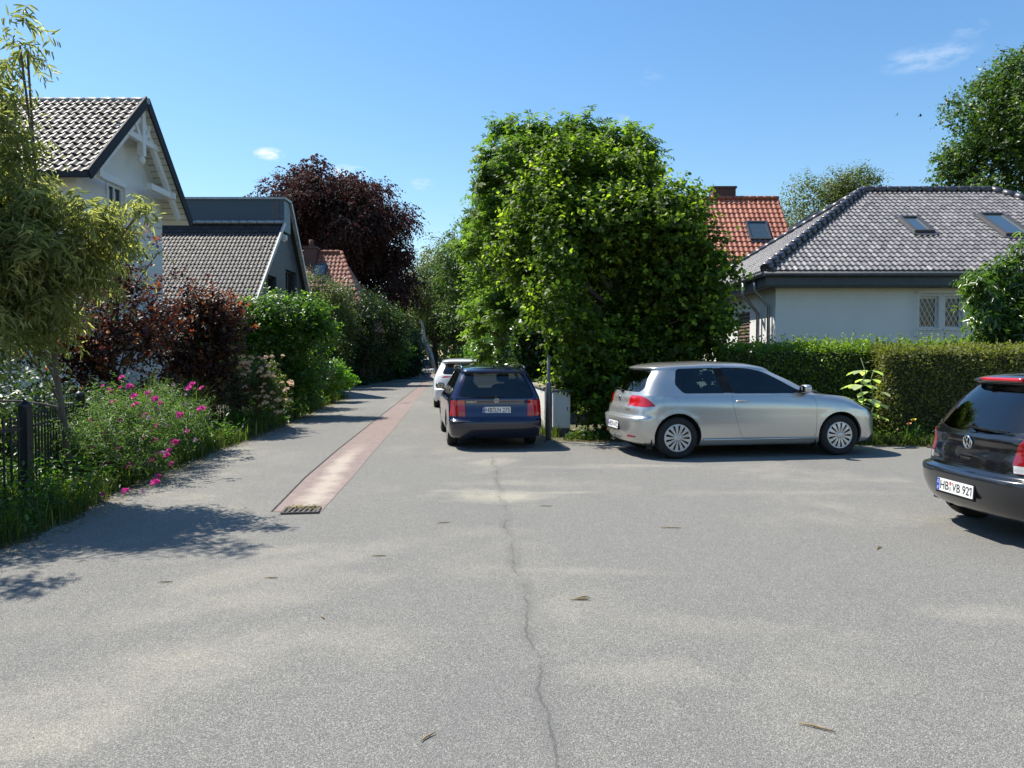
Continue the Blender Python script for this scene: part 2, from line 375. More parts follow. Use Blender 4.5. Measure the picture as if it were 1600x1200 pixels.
#sheet('sand_patch', [(p.x, p.y) for p in sp], .006, m_sand)
# ------------------------------------------------------------------ houses
def tile_field(name, O, ud, vd, W, Ls, tw, tl, amp, step, m, parent, clips=(), nu=6, profile='wave', seed=0):
    """one sheet of interlocking tiles: every tile is a real wave with a real step to the row below"""
    O = np.array(O, float); ud = vn(np.array(ud, float)); vd = vn(np.array(vd, float)); nn = vn(np.cross(ud, vd))
    if nn[2] < 0: nn = -nn
    cols = int(math.ceil(W / tw)); rows = int(math.ceil(Ls / tl))
    ss = np.linspace(0, 1, nu, endpoint=False); rg = np.random.default_rng(seed)
    if profile == 'wave': prof = amp * (.5 + .5 * np.cos(2 * np.pi * (ss - .3))) ** 1.3
    else: prof = amp * np.where(ss < .62, np.sin(np.pi * ss / .62), 0.0)
    U = (np.arange(cols)[:, None] + ss[None]).ravel() * tw; H = np.tile(prof, cols)
    U = np.append(U, cols * tw); H = np.append(H, prof[0]); n = len(U)
    V = []; F = []; rn = []
    tr = rg.random((rows, cols + 1))
    for r in range(rows):
        off = (r % 2) * 0
        base = 4 * n * r if False else len(V) * n
        for (v, hh) in ((r * tl, step), (r * tl, step - .0), ((r + 1) * tl, 0.0)):
            pass
        y0 = r * tl; y1 = min((r + 1) * tl, Ls)
        jitter = np.repeat(rg.normal(0, .0025, cols + 1), nu)[:n]
        a = O + ud * U[:, None] + vd * y0 + nn * (H + step - .012 + jitter)[:, None] - vd * .03
        a2 = O + ud * U[:, None] + vd * y0 + nn * (H * .9 - .035)[:, None] - vd * .03
        b = O + ud * U[:, None] + vd * y1 + nn * (H + jitter)[:, None]
        V += [a2, a, b]
        ci = np.minimum((np.arange(n) // nu), cols); rn += [tr[r, ci], tr[r, ci], tr[r, ci]]
        k0 = r * 3 * n; idx = np.arange(n - 1)
        F.append(np.stack([k0 + idx, k0 + idx + 1, k0 + n + idx + 1, k0 + n + idx], 1))
        F.append(np.stack([k0 + n + idx, k0 + n + idx + 1, k0 + 2 * n + idx + 1, k0 + 2 * n + idx], 1))
    V = np.concatenate(V); F = np.concatenate(F); rn = np.concatenate(rn)
    o = np_mesh(name, V, F, m, parent, smooth=False, attr=rn)
    me = o.data
    if len(clips):
        bm = bmesh.new(); bm.from_mesh(me)
        for co, no in clips:
            bmesh.ops.bisect_plane(bm, geom=bm.verts[:] + bm.edges[:] + bm.faces[:], plane_co=co, plane_no=no, clear_outer=True)
        bm.to_mesh(me); bm.free()
    # smooth across each tile, sharp at the steps
    me.polygons.foreach_set('use_smooth', np.ones(len(me.polygons), dtype=bool))
    try: me.set_sharp_from_angle(angle=R(42))
    except Exception: pass
    return o
def ridge_caps(mb, p, q, r=.11, n=None, seg=7):
    p = Vector(p); q = Vector(q); L = (q - p).length; n = n or max(2, int(L / .36)); d = (q - p) / n
    for i in range(n):
        a = p + d * i; mb.tube([a - d * .06, a + d * .5, a + d * 1.02], [r * 1.12, r * 1.04, r * .92], seg)
def roof_slab(mb, poly, t):
    n = len(poly); top = [Vector(p) for p in poly]; bot = [p - Vector((0, 0, t)) for p in top]
    mb.add(top + bot, [tuple(range(n)), tuple(reversed(range(n, 2 * n)))] + [(i, n + i, n + (i + 1) % n, (i + 1) % n) for i in range(n)])
def tile_mat(name, c1, c2, c3, rough=.45, coat=0.0, spec=.5, moss=.0):
    m = mat(name, c1, rough, 0, coat, spec); t = NT(m)
    a = t.n('ShaderNodeAttribute', attribute_name='rnd').outputs['Fac']; v = t.obj()
    c = t.ramp(a, [(0, c1), (.5, c2), (1, c3)])
    c = t.mix(t.rng(t.noise(.9, 5, .6, v), .4, .7, 0, .35), c, tuple(x * .6 for x in c1))
    c = t.mix(t.rng(t.noise(25, 4, .7, v), .5, .8, 0, .4 + moss), c, tuple(min(1, x * 1.5 + .02) for x in c2))
    t.set(t.b.inputs['Base Color'], c); t.set(t.b.inputs['Roughness'], t.rng(t.noise(14, 3, .6, v), .3, .7, rough - .08, rough + .12))
    return m
m_plaster = noisy('white_plaster', (.78, .775, .75), (.72, .72, .70), 1.2, .9, .35, 140, .003)
m_whitewood = noisy('white_wood', (.80, .79, .76), (.72, .71, .67), 5, .55, .1, 40, .002, stretch=(1, 1, 6))
m_fascia = noisy('dark_fascia', (.035, .045, .062), (.055, .065, .08), 8, .5, .1)
m_zinc = noisy('zinc', (.34, .35, .36), (.24, .25, .27), 6, .45, .1, metal=.7)
m_glass_win = mat('window_glass', (.012, .015, .018), .06, 0, .15, .5)
m_frame_white = mat('white_frame', (.72, .72, .70), .4)
m_grey_tile = tile_mat('grey_glazed_tile', (.125, .112, .108), (.17, .155, .148), (.22, .205, .193), .42, .25, .8)
m_brown_tile = tile_mat('brown_tile', (.038, .030, .027), (.052, .041, .037), (.068, .054, .048), .55, 0, .45)
m_black_tile = tile_mat('anthracite_tile', (.026, .023, .022), (.037, .032, .031), (.048, .043, .040), .6, 0, .4)
m_red_tile = tile_mat('red_clay_tile', (.30, .085, .045), (.40, .125, .065), (.48, .17, .09), .55, .1, .5)
m_old_red = tile_mat('old_red_tile', (.24, .085, .05), (.32, .12, .07), (.22, .10, .075), .7, 0, .4, .2)
m_brick = mat('dark_brick', (.12, .06, .045), .9); t = NT(m_brick)
bk = t.n('ShaderNodeTexBrick', {'Vector': t.map(t.obj(), (1, 1, 1), (R(90), 0, 0)), 'Scale': 4.0, 'Color1': (.13, .055, .04, 1), 'Color2': (.085, .042, .035, 1), 'Mortar': (.14, .12, .10, 1), 'Mortar Size': .012})
t.set(t.b.inputs['Base Color'], bk.outputs['Color'])

# ---- bungalow with the hipped glazed roof on the right
X0, Y0, X1, Y1, ZE = 6.42, 19.55, 19.6, 29.4, 3.78
RA, RB2 = Vector((11.1, 24.5, 6.83)), Vector((15.2, 24.5, 6.83))
bg1 = empty('bungalow', (12.8, 24.5, 0), 0, 'white rendered bungalow with shiny dark hipped tile roof behind the clipped hedge', 'house')
def prt(o, root):
    """re-seat a part built in world coordinates under its thing"""
    o.parent = root; o.matrix_parent_inverse = Matrix.Translation(-root.location) if root.rotation_euler.z == 0 else root.matrix_basis.inverted(); return o
front_v = Vector((0, RA.y - Y0, RA.z - ZE)); side_v = Vector((RA.x - X0, 0, RA.z - ZE))
C = Vector((X0, Y0, ZE))
# hip planes (vertical planes through the hip lines) cut the fields
hipL = Vector((RA.x - X0, RA.y - Y0, 0)).normalized(); hipR = Vector((RB2.x - X1, RB2.y - Y0, 0)).normalized()
o = tile_field('front_roof', C, (1, 0, 0), front_v, X1 - X0, front_v.length, .155, .265, .034, .04, m_grey_tile, None,
               [(C, (-hipL.y * 1, hipL.x, 0)) if False else (C, Vector((-hipL.y, hipL.x, 0))), (Vector((X1, Y0, 0)), Vector((-hipR.y, hipR.x, 0)) * -1)], nu=8)
prt(o, bg1)
hipLb = Vector((RA.x - X0, RA.y - Y1, 0)).normalized()
o = tile_field('side_roof', (X0, Y1, ZE), (0, -1, 0), side_v, Y1 - Y0, side_v.length, .155, .265, .034, .04, m_grey_tile, None,
               [(C, Vector((hipL.y, -hipL.x, 0))), (Vector((X0, Y1, 0)), Vector((-hipLb.y, hipLb.x, 0)))], nu=6)
prt(o, bg1)
mb = MB()   # far slopes and the boards under the tiles
under = [(X0 + .03, Y0 + .03, ZE - .05), (X1 - .03, Y0 + .03, ZE - .05), (X1 - .03, Y1, ZE - .05), (X0 + .03, Y1, ZE - .05)]
ra = RA - Vector((0, 0, .07)); rb = RB2 - Vector((0, 0, .07))
mb.add([Vector(p) for p in under] + [ra, rb], [(0, 1, 5, 4), (1, 2, 5), (2, 3, 4, 5), (3, 0, 4), (3, 2, 1, 0)])
prt(mb.build('back_roof', m_black_tile), bg1)
mb = MB(); up = Vector((0, 0, .05))
ridge_caps(mb, C + up, RA + up, .125); ridge_caps(mb, RA + up, RB2 + up, .12); ridge_caps(mb, RB2 + up, Vector((X1, Y0, ZE)) + up, .12)
ridge_caps(mb, Vector((X0, Y1, ZE)) + up, RA + up, .12)
prt(mb.build('ridge_tiles', noisy('ridge_tile', (.035, .035, .042), (.06, .058, .066), 6, .35, coat=.3)), bg1)
mb = MB(); mb.bbox((X0 + .02, Y0 + .02, ZE - .38), (X1 - .02, Y0 + .06, ZE - .06)); mb.bbox((X0 + .02, Y0 + .06, ZE - .38), (X0 + .06, Y1, ZE - .06))
mb.bbox((X0 + .06, Y0 + .06, ZE - .40), (X1 - .06, Y1, ZE - .37))
prt(mb.build('fascia', m_fascia), bg1)
mb = MB(); mb.tube([(X0 - .06, Y0 - .06, ZE - .1), (X1, Y0 - .06, ZE - .1)], .065, 8); mb.tube([(X0 - .06, Y0 - .06, ZE - .1), (X0 - .06, Y1, ZE - .1)], .065, 8)
prt(mb.build('gutter', noisy('grey_gutter', (.10, .11, .12), (.07, .075, .08), 6, .65, .1)), bg1)
WX, WY = 6.86, 20.05      # wall corner
mb = MB()
wins = [(1437, 1467), (1477, 1505)]
# front wall with two window holes
xs = [WX]; z0, z1 = P(1437, 513, WY).z, P(1437, 463, WY).z
wx = [(P(a, 480, WY).x, P(b, 480, WY).x) for a, b in wins]
def wall_holes(mb, x0, x1, y, zb, zt, holes, th=.3, axis='x', sgn=1):
    """a wall along x (or y) with rectangular holes (a0,a1,z0,z1)"""
    def bx(a, b, c, d):
        if b - a < 1e-4 or d - c < 1e-4: return
        if axis == 'x': mb.bbox((a, y, c), (b, y + th * sgn, d))
        else: mb.bbox((y, a, c), (y + th * sgn, b, d))
    cur = x0
    for a0, a1, h0, h1 in sorted(holes):
        bx(cur, a0, zb, zt); bx(a0, a1, zb, h0); bx(a0, a1, h1, zt); cur = a1
    bx(cur, x1, zb, zt)
wall_holes(mb, WX, X1 - .45, WY, -.0, ZE - .4, [(a, b, z0, z1) for a, b in wx])
wall_holes(mb, WY + .3, Y1 - .4, WX, 0, ZE - .4, [(22.2, 23.4, .4, 2.9), (24.6, 25.8, .4, 2.9)], axis='y')
prt(mb.build('wall', m_plaster), bg1)
for (a, b) in wx:
    mb = MB(); f = .05; y = WY + .1
    mb.bbox((a, y, z0), (a + f, y + .06, z1)); mb.bbox((b - f, y, z0), (b, y + .06, z1)); mb.bbox((a + f, y, z0), (b - f, y + .06, z0 + f)); mb.bbox((a + f, y, z1 - f), (b - f, y + .06, z1))
    wo = prt(mb.build('window', m_frame_white), bg1)
    mb = MB(); mb.bbox((a + f, y + .03, z0 + f), (b - f, y + .04, z1 - f)); g_ = mb.build('pane', m_glass_win); g_.parent = wo
    mb = MB(); mb.bbox((a - .05, WY - .05, z0 - .05), (b + .05, WY + .1, z0 - .002)); s_ = mb.build('sill', m_frame_white); s_.parent = wo
# lattice burglar grilles, one basket over both windows
mb = MB(); ga, gb = wx[0][0] - .12, wx[1][1] + .14; gz0, gz1 = z0 - .2, z1 + .1; yy = WY - .14
for k in range(-12, 26):
    for s in (1, -1):
        # diagonal lines clipped to the rectangle
        p0 = (ga + k * .125, gz0 if s > 0 else gz1); L_ = (gz1 - gz0) / 1.9
        pa = [p0[0], p0[1]]; pb = [p0[0] + L_, gz1 if s > 0 else gz0]
        def clipx(xa, za, xb, zb):
            if xa > xb: xa, za, xb, zb = xb, zb, xa, za
            if xb < ga or xa > gb: return None
            if xa < ga: za += (zb - za) * (ga - xa) / (xb - xa); xa = ga
            if xb > gb: zb = za + (zb - za) * (gb - xa) / (xb - xa); xb = gb
            return xa, za, xb, zb
        c_ = clipx(pa[0], pa[1], pb[0], pb[1])
        if c_ and c_[2] - c_[0] > .02: mb.bar((c_[0], yy + (.006 if s > 0 else 0), c_[1]), (c_[2], yy + (.006 if s > 0 else 0), c_[3]), .011, .006)
for za in (gz0, gz1): mb.bar((ga, yy + .01, za), (gb, yy + .01, za), .02); mb.bar((ga, yy + .01, za), (ga, WY, za), .02); mb.bar((gb, yy + .01, za), (gb, WY, za), .02)
for xa in (ga, gb): mb.bar((xa, yy + .01, gz0), (xa, yy + .01, gz1), .02)
prt(mb.build('window_grille', m_whitewood), bg1)
for (a, b) in ((22.2, 23.4), (24.6, 25.8)):
    mb = MB(); x = WX + .06
    for k in range(26): mb.box((x, (a + b) / 2, .45 + k * .097), (.05, b - a, .07), M=Matrix.Rotation(R(25), 3, 'Y'))
    mb.bbox((x - .02, a, .4), (x + .06, a + .06, 2.9)); mb.bbox((x - .02, b - .06, .4), (x + .06, b, 2.9))
    mb.bbox((x + .07, a, .4), (x + .08, b, 2.9))
    prt(mb.build('shutter', noisy('brown_shutter', (.16, .09, .075), (.10, .06, .05), 6, .6)), bg1)
mb = MB(); gx = X0 - .06
mb.tube([(gx, 21.2, ZE - .16), (gx, 21.2, ZE - .5), (WX - .09, 21.2, ZE - 1.0), (WX - .09, 21.2, .1)], .05, 8)
mb.tube([(gx + .05, 20.35, ZE - .16), (gx + .05, 20.35, ZE - .45), (WX - .08, 20.35, ZE - .85), (WX - .08, 20.35, .1)], .045, 8)
prt(mb.build('downpipe', m_zinc), bg1)
# skylights on the front slope: solve the pixel rays against the slope plane
fn = Vector((1, 0, 0)).cross(front_v).normalized()
def on_plane(px, py, co, no, base=(0, 0, EYE)):
    d = ray(px, py); o = Vector(base); t_ = (Vector(co) - o).dot(no) / d.dot(no); return o + d * t_
m_skyfr = mat('skylight_frame', (.10, .10, .105), .45, .4); m_skyglass = mat('skylight_glass', (.05, .075, .085), .06, 0, .8, 1.0)
def skylight(root, pl, pr, ub, vd_, no, h, w_, name='skylight'):
    """pl: lower left corner; frame of width w_ and length h along slope vd_"""
    u = Vector(ub).normalized(); v = Vector(vd_).normalized(); n = Vector(no).normalized()
    if n.z < 0: n = -n
    mb = MB(); f = .07; hgt = .13
    def quadbox(mb, a0, a1, b0, b1, z0_, z1_):
        vs = [pl + u * a + v * b + n * z for a in (a0, a1) for b in (b0, b1) for z in (z0_, z1_)]
        mb.add(vs, [(0, 1, 3, 2), (4, 6, 7, 5), (0, 4, 5, 1), (2, 3, 7, 6), (0, 2, 6, 4), (1, 5, 7, 3)])
    quadbox(mb, 0, f, 0, h, -.02, hgt); quadbox(mb, w_ - f, w_, 0, h, -.02, hgt); quadbox(mb, f, w_ - f, 0, f, -.02, hgt); quadbox(mb, f, w_ - f, h - f, h, -.02, hgt)
    quadbox(mb, -.08, 0, -.12, h + .1, -.02, .065); quadbox(mb, w_, w_ + .08, -.12, h + .1, -.02, .065); quadbox(mb, 0, w_, -.18, 0, -.02, .06)
    so_ = prt(mb.build(name, m_skyfr), root)
    mb = MB(); quadbox(mb, f, w_ - f, f, h - f, .07, .085); g_ = mb.build('pane', m_skyglass); g_.parent = so_
    return so_
for (pa, pb, pt) in (((1428, 366), (1459, 366), (1405, 343)), ((1570, 371), (1612, 371), (1528, 338))):
    A = on_plane(*pa, C, fn); B = on_plane(*pb, C, fn); T = on_plane(*pt, C, fn)
    skylight(bg1, A, B, (1, 0, 0), front_v, fn, (T - A).dot(front_v.normalized()), B.x - A.x)
S = on_plane(1235, 362, C, Vector((0, -1, 0)).cross(side_v).normalized())
skylight(bg1, S, S, (0, -1, 0), side_v, Vector((0, -1, 0)).cross(side_v), .9, .8)

# ---- red roofed house behind it
rh = empty('red_roof_house', (10.5, 37, 0), 0, 'house with steep orange red tile roof, chimney and one skylight behind the bungalow', 'house')
ry = 38.0; rz = P(1216, 311, ry).z; rx1 = P(1216, 311, ry).x; rx0 = rx1 - 9.5; run = 4.4; drop = run * math.tan(R(50))
ev = Vector((rx0, ry - run, rz - drop)); vd = Vector((0, run, drop))
prt(tile_field('front_roof', ev, (1, 0, 0), vd, rx1 - rx0, vd.length, .24, .34, .05, .05, m_red_tile, None, [(Vector((rx1, 0, 0)), (1, 0, 0))], nu=6), rh)
mb = MB(); t_ = .12
roof_slab(mb, [(rx0, ry - run, rz - drop - .05), (rx1, ry - run, rz - drop - .05), (rx1, ry, rz - .05), (rx0, ry, rz - .05)], t_)
roof_slab(mb, [(rx0, ry, rz - .02), (rx1, ry, rz - .02), (rx1, ry + run, rz - drop), (rx0, ry + run, rz - drop)], t_)
prt(mb.build('back_roof', m_red_tile), rh)
mb = MB(); ridge_caps(mb, (rx0, ry, rz + .04), (rx1, ry, rz + .04), .12); prt(mb.build('ridge_tiles', m_red_tile), rh)
mb = MB(); zt = rz - drop
mb.bbox((rx0 + .3, ry - run + .4, 0), (rx1 - .3, ry + run - .4, zt))
mb.prism([(-run + .4, 0), (run - .4, 0), (0, drop * .88)], (rx1 - .35, ry, zt + .001), (0, 1, 0), (0, 0, 1), .05)
prt(mb.build('wall', m_brick), rh)
c0 = P(1112, 293, 38.4); c1 = P(1147, 293, 38.4)
mb = MB(); mb.bbox((c0.x, 38.1, rz - 1.0), (c1.x, 38.9, c0.z - .1)); mb.bbox((c0.x - .05, 38.05, c0.z - .1), (c1.x + .05, 38.95, c0.z))
prt(mb.build('chimney', m_brick), rh)
fn2 = Vector((1, 0, 0)).cross(vd).normalized()
A = on_plane(1172, 376, ev, fn2); B = on_plane(1205, 376, ev, fn2); T = on_plane(1167, 348, ev, fn2)
skylight(rh, A, B, (1, 0, 0), vd, fn2, (T - A).dot(vd.normalized()), B.x - A.x)

# ---- white gabled house on the left
VX, WXL = -8.8, -9.35
yn, yr, yf = 16.15, 18.75, 21.2
zr = P(226, 157, yr).z; zn = P(135, 268, yn).z; zf = P(290, 346, yf).z
wh = empty('white_gabled_house', (-14, 18.7, 0), 0, 'white plastered house with decorated timber gable and brown tile roof behind the left garden fence', 'house')
XL = -19.0
vd = Vector((0, yr - yn, zr - zn)); A = Vector((XL, yn, zn))
prt(tile_field('front_roof', A, (1, 0, 0), vd, VX - XL, vd.length, .19, .25, .042, .042, m_brown_tile, None, [(Vector((VX, 0, 0)), (1, 0, 0))], nu=7), wh)
vdb = Vector((0, yr - yf, zr - zf)); Ab = Vector((XL, yf, zf))
prt(tile_field('back_roof', Ab, (1, 0, 0), vdb, VX - XL, vdb.length, .27, .34, .06, .055, m_brown_tile, None, [(Vector((VX, 0, 0)), (1, 0, 0))], nu=4), wh)
mb = MB()
for (ya, za, s) in ((yn, zn, 1), (yf, zf, -1)):   # boarded soffit under the tiles
    vs = [Vector((XL, ya, za - .05)), Vector((VX - .03, ya, za - .05)), Vector((VX - .03, yr, zr - .05)), Vector((XL, yr, zr - .05))]
    n_ = len(vs); mb.add(vs + [p - Vector((0, 0, .06)) for p in vs], [(0, 1, 2, 3), (7, 6, 5, 4), (0, 4, 5, 1), (1, 5, 6, 2), (2, 6, 7, 3), (3, 7, 4, 0)])
m_soff = mat('white_boarding', (.75, .73, .66), .6); t = NT(m_soff); wv = t.n('ShaderNodeTexWave', {'Vector': t.obj(), 'Scale': 2.4}, bands_direction='Y')
t.set(t.b.inputs['Base Color'], t.mix(t.rng(wv.outputs['Fac'], 0, .12), (.35, .34, .3), (.76, .74, .67)))
prt(mb.build('soffit', m_soff), wh)
mb = MB(); mb.bar((VX, yn - .03, zn - .06), (VX, yr, zr - .0), .045, .22); mb.bar((VX, yf + .03, zf - .06), (VX, yr, zr - .0), .045, .22)
mb.bbox((XL, yn - .12, zn - .13), (VX, yn - .02, zn - .02))
prt(mb.build('verge_board', mat('dark_metal_trim', (.03, .034, .042), .7, 0, 0, .2)), wh)
mb = MB(); ridge_caps(mb, (XL, yr, zr - .02), (VX + .02, yr, zr - .02), .09); prt(mb.build('ridge_tiles', tile_mat('ridge_brown', (.24, .22, .20), (.3, .28, .26), (.36, .34, .31), .5, .2)), wh)
# walls: gable wall facing the lane with a window, front wall
gy0, gy1 = yn + .42, yf - .55
zl = lambda y: (zn + (zr - zn) * (y - yn) / (yr - yn)) if y < yr else (zf + (zr - zf) * (yf - y) / (yf - yr))
wz0, wz1 = 3.55 + 0, 4.75; wy0 = WXL * -1200 / (800 - 172); wy0, wy1 = 9.35 * 1200 / (800 - 173), 9.35 * 1200 / (800 - 198)
wz1 = P(180, 283, wy0).z; wz0 = P(180, 333, wy0).z
def gable(mb, x, y0, y1, hole, th):
    ys = [y0, hole[0], hole[1], yr if y0 < yr < y1 else y1, y1]; ys = sorted(set(ys))
    for a, b in zip(ys, ys[1:]):
        segs = [(0, None)]
        if hole[0] <= a and b <= hole[1]: segs = [(0, hole[2]), (hole[3], None)]
        for lo, hi in segs:
            pts = [(a, lo), (b, lo), (b, hi if hi is not None else zl(b) - .1), (a, hi if hi is not None else zl(a) - .1)]
            mb.prism(pts, (x, 0, 0), (0, 1, 0), (0, 0, 1), -th) if False else mb.add([(x, p[0], p[1]) for p in pts] + [(x - th, p[0], p[1]) for p in pts],
                [(0, 1, 2, 3), (7, 6, 5, 4), (0, 4, 5, 1), (1, 5, 6, 2), (2, 6, 7, 3), (3, 7, 4, 0)])
mb = MB(); gable(mb, WXL, gy0, gy1, (wy0, wy1, wz0, wz1), .3)
mb.bbox((XL, gy0, 0), (WXL - .3, gy0 + .25, zl(gy0) - .12)); mb.bbox((XL, gy1 - .25, 0), (WXL - .3, gy1, zl(gy1) - .12))
prt(mb.build('wall', m_plaster), wh)
mb = MB(); f = .07; x = WXL - .1
mb.bbox((x, wy0, wz0), (x + .06, wy0 + f, wz1)); mb.bbox((x, wy1 - f, wz0), (x + .06, wy1, wz1)); mb.bbox((x, wy0 + f, wz0), (x + .06, wy1 - f, wz0 + f)); mb.bbox((x, wy0 + f, wz1 - f), (x + .06, wy1 - f, wz1))
mb.bbox((x, (wy0 + wy1) / 2 - .03, wz0 + f), (x + .06, (wy0 + wy1) / 2 + .03, wz1 - f))
wo = prt(mb.build('window', m_frame_white), wh)
mb = MB(); mb.bbox((x + .01, wy0 + f, wz0 + f), (x + .02, wy1 - f, wz1 - f)); mb.build('pane', m_glass_win).parent = wo
mb = MB(); q = .09
mb.bbox((WXL, wy0 - q, wz0 - q), (WXL + .03, wy0, wz1 + q)); mb.bbox((WXL, wy1, wz0 - q), (WXL + .03, wy1 + q, wz1 + q)); mb.bbox((WXL, wy0, wz1), (WXL + .03, wy1, wz1 + q)); mb.bbox((WXL, wy0, wz0 - q), (WXL + .05, wy1, wz0))
mb.build('surround', m_whitewood).parent = wo
# gable truss: collar beam, king post with struts, second pair of rafters, purlin ends
mb = MB(); tx = VX - .16; zc = zr - .95
def yat(z, side): return (yr - (zr - z) * (yr - yn) / (zr - zn)) if side < 0 else (yr + (zr - z) * (yf - yr) / (zr - zf))
mb.bar((tx, yat(zc, -1), zc), (tx, yat(zc, 1), zc), .12, .14)
mb.bar((tx + .005, yr, zr - .12), (tx + .005, yr, zc - .38), .15, .15)
mb.lathe([(0, -.16), (.07, -.12), (.10, -.03), (.06, .03), (.085, .1), (.03, .12)], (tx, yr, zc - .44), seg=10)
for s in (-1, 1): mb.bar((tx + .01, yr + s * .02, zc - .12), (tx + .01, yat(zr - .52, s) * 1.0 - s * .12, zr - .48), .09, .10)
for s in (-1, 1):
    e = zn + .1 if s < 0 else zf + .1
    mb.bar((tx - .02, yat(e, s) - s * .28, e - .10), (tx - .02, yr - s * .0, zr - .36), .10, .15)
for s, z_ in ((-1, zn + .22), (1, zf + .62)):
    yb = yat(z_, s) - s * .3
    mb.bar((WXL - .1, yb, z_ - .12), (VX - .04, yb, z_ - .12), .14, .16)
    mb.bar((tx, yb, z_ - .12), (tx, yb - s * 1.15, z_ - .12), .13, .15)
prt(mb.build('gable_truss', m_whitewood), wh)
# corner pilaster and the glazed canopy at its foot
mb = MB(); mb.bbox((WXL - .2, gy0 - .03, 0), (WXL + .03, gy0 + .2, zl(gy0) - .3)); prt(mb.build('corner_trim', m_whitewood), wh)
mb = MB()
cz = 3.9
mb.add([(-12.8, 13.9, 3.35), (-10.6, 13.9, 3.35), (-10.6, 16.5, 4.1), (-12.8, 16.5, 4.1), (-12.8, 13.9, 3.28), (-10.6, 13.9, 3.28), (-10.6, 16.5, 4.03), (-12.8, 16.5, 4.03)], [(0, 1, 2, 3), (7, 6, 5, 4), (0, 4, 5, 1), (1, 5, 6, 2), (2, 6, 7, 3), (3, 7, 4, 0)])
co_ = prt(mb.build('canopy', m_skyglass), wh)
mb = MB()
for xk in (-12.8, -12.07, -11.33, -10.6): mb.bar((xk, 13.85, 3.38), (xk, 16.5, 4.14), .08, .09)
mb.bar((-12.85, 13.85, 3.32), (-10.55, 13.85, 3.32), .12); mb.bar((-12.75, 13.9, 3.3), (-12.75, 13.9, 0), .12); mb.bar((-10.65, 13.9, 3.3), (-10.65, 13.9, 0), .12)
mb.build('canopy_frame', m_whitewood).parent = co_

# ---- dark slate house with the tall dark dormer band
GX = -9.5
dh = empty('dark_gabled_house', (-15, 32.5, 0), 0, 'house with near black slate gable, dark grey tile roof and flat blue grey top band', 'house')
yn, yr = 26.3, 32.3; zt = P(447, 350, 32.3).z; slope = 3.24 / 3.4; zn = zt - (yr - yn) * slope; yb = 38.6
zband = P(447, 310, 32.3).z; XLd = -24.0
vd = Vector((0, yr - yn, zt - zn))
prt(tile_field('front_roof', (XLd, yn, zn), (1, 0, 0), vd, GX - XLd, vd.length, .155, .24, .03, .035, m_black_tile, None, [(Vector((GX, 0, 0)), (1, 0, 0))], nu=6), dh)
m_slate = mat('slate_cladding', (.045, .055, .07), .5); t = NT(m_slate)
bk = t.n('ShaderNodeTexBrick', {'Vector': t.map(t.obj(), (1, 1, 1), (R(90), 0, R(90))), 'Scale': 1.0, 'Brick Width': .6, 'Row Height': .3, 'Mortar Size': .012, 'Color1': (.05, .06, .075, 1), 'Color2': (.066, .076, .09, 1), 'Mortar': (.02, .025, .03, 1)})
t.set(t.b.inputs['Base Color'], bk.outputs['Color'])
m_band = noisy('blue_grey_panel', (.028, .05, .075), (.035, .058, .085), 1.5, .38, .05, stretch=(.2, 1, 3))
mb = MB(); mb.bbox((XLd, yr + .02, zt - .3), (GX - .02, yr + .9, zband - .04)); prt(mb.build('top_band', m_band), dh)
mb = MB(); mb.bbox((XLd, yr - .06, zband - .04), (GX + .05, yr + .98, zband + .05)); ridge_caps(mb, (XLd, yr - .08, zt + .06), (GX, yr - .08, zt + .06), .09)
prt(mb.build('top_trim', m_zinc), dh)
# gable with recessed balcony window
zb_ = P(484, 465, 36).z; sl2 = (zband - zb_) / (36 - 32.9)
yfar = 32.9 + (zband - .2) / sl2 * .8
def gz(y):
    if y < yr: return zt - (yr - y) * slope - .1
    if y <= yr + .9: return zband - .06
    return zband - (y - yr - .9) * sl2 - .06
mb = MB(); ys = [yn + .3, 29.9, 30.6, 31.9, 32.3 - .001, 32.301, 33.0, 33.2, 33.9, 34.9, 36, 37.5]
hol = [(30.6, 31.9, 3.3, 4.9), (33.2, 34.9, 3.9, 5.4)]
for a, b in zip(ys, ys[1:]):
    segs = [(0, None)]
    for h_ in hol:
        if h_[0] <= a + 1e-6 and b <= h_[1] + 1e-6: segs = [(0, h_[2]), (h_[3], None)]
    for lo, hi in segs:
        pts = [(a, lo), (b, lo), (b, max(lo + .01, gz(b)) if hi is None else hi), (a, max(lo + .01, gz(a)) if hi is None else hi)]
        mb.add([(GX - .25, p[0], p[1]) for p in pts] + [(GX - .55, p[0], p[1]) for p in pts], [(0, 1, 2, 3), (7, 6, 5, 4), (0, 4, 5, 1), (1, 5, 6, 2), (2, 6, 7, 3), (3, 7, 4, 0)])
prt(mb.build('wall', m_slate), dh)
for h_ in hol:
    mb = MB(); mb.bbox((GX - .5, h_[0] + .05, h_[2] + .05), (GX - .48, h_[1] - .05, h_[3] - .05)); wo = prt(mb.build('window', m_glass_win), dh)
    mb = MB(); x = GX - .47; ym = (h_[0] + h_[1]) / 2
    for a, b in ((h_[0], h_[0] + .08), (ym - .04, ym + .04), (h_[1] - .08, h_[1])): mb.bbox((x, a, h_[2]), (x + .06, b, h_[3]))
    mb.bbox((x + .005, h_[0], h_[2]), (x + .055, h_[1], h_[2] + .08)); mb.bbox((x + .005, h_[0], h_[3] - .08), (x + .055, h_[1], h_[3]))
    mb.build('frame', mat('dark_frame', (.03, .035, .04), .4)).parent = wo
mb = MB(); mb.bar((GX + .35, 31.0, 3.95), (GX + .35, 35.6, 3.95), .05); mb.bbox((GX - .25, 31.0, 2.75), (GX + .38, 35.6, 2.9))
for k in range(10): mb.bar((GX + .35, 31.0 + k * .5, 2.9), (GX + .35, 31.0 + k * .5, 3.95), .025)
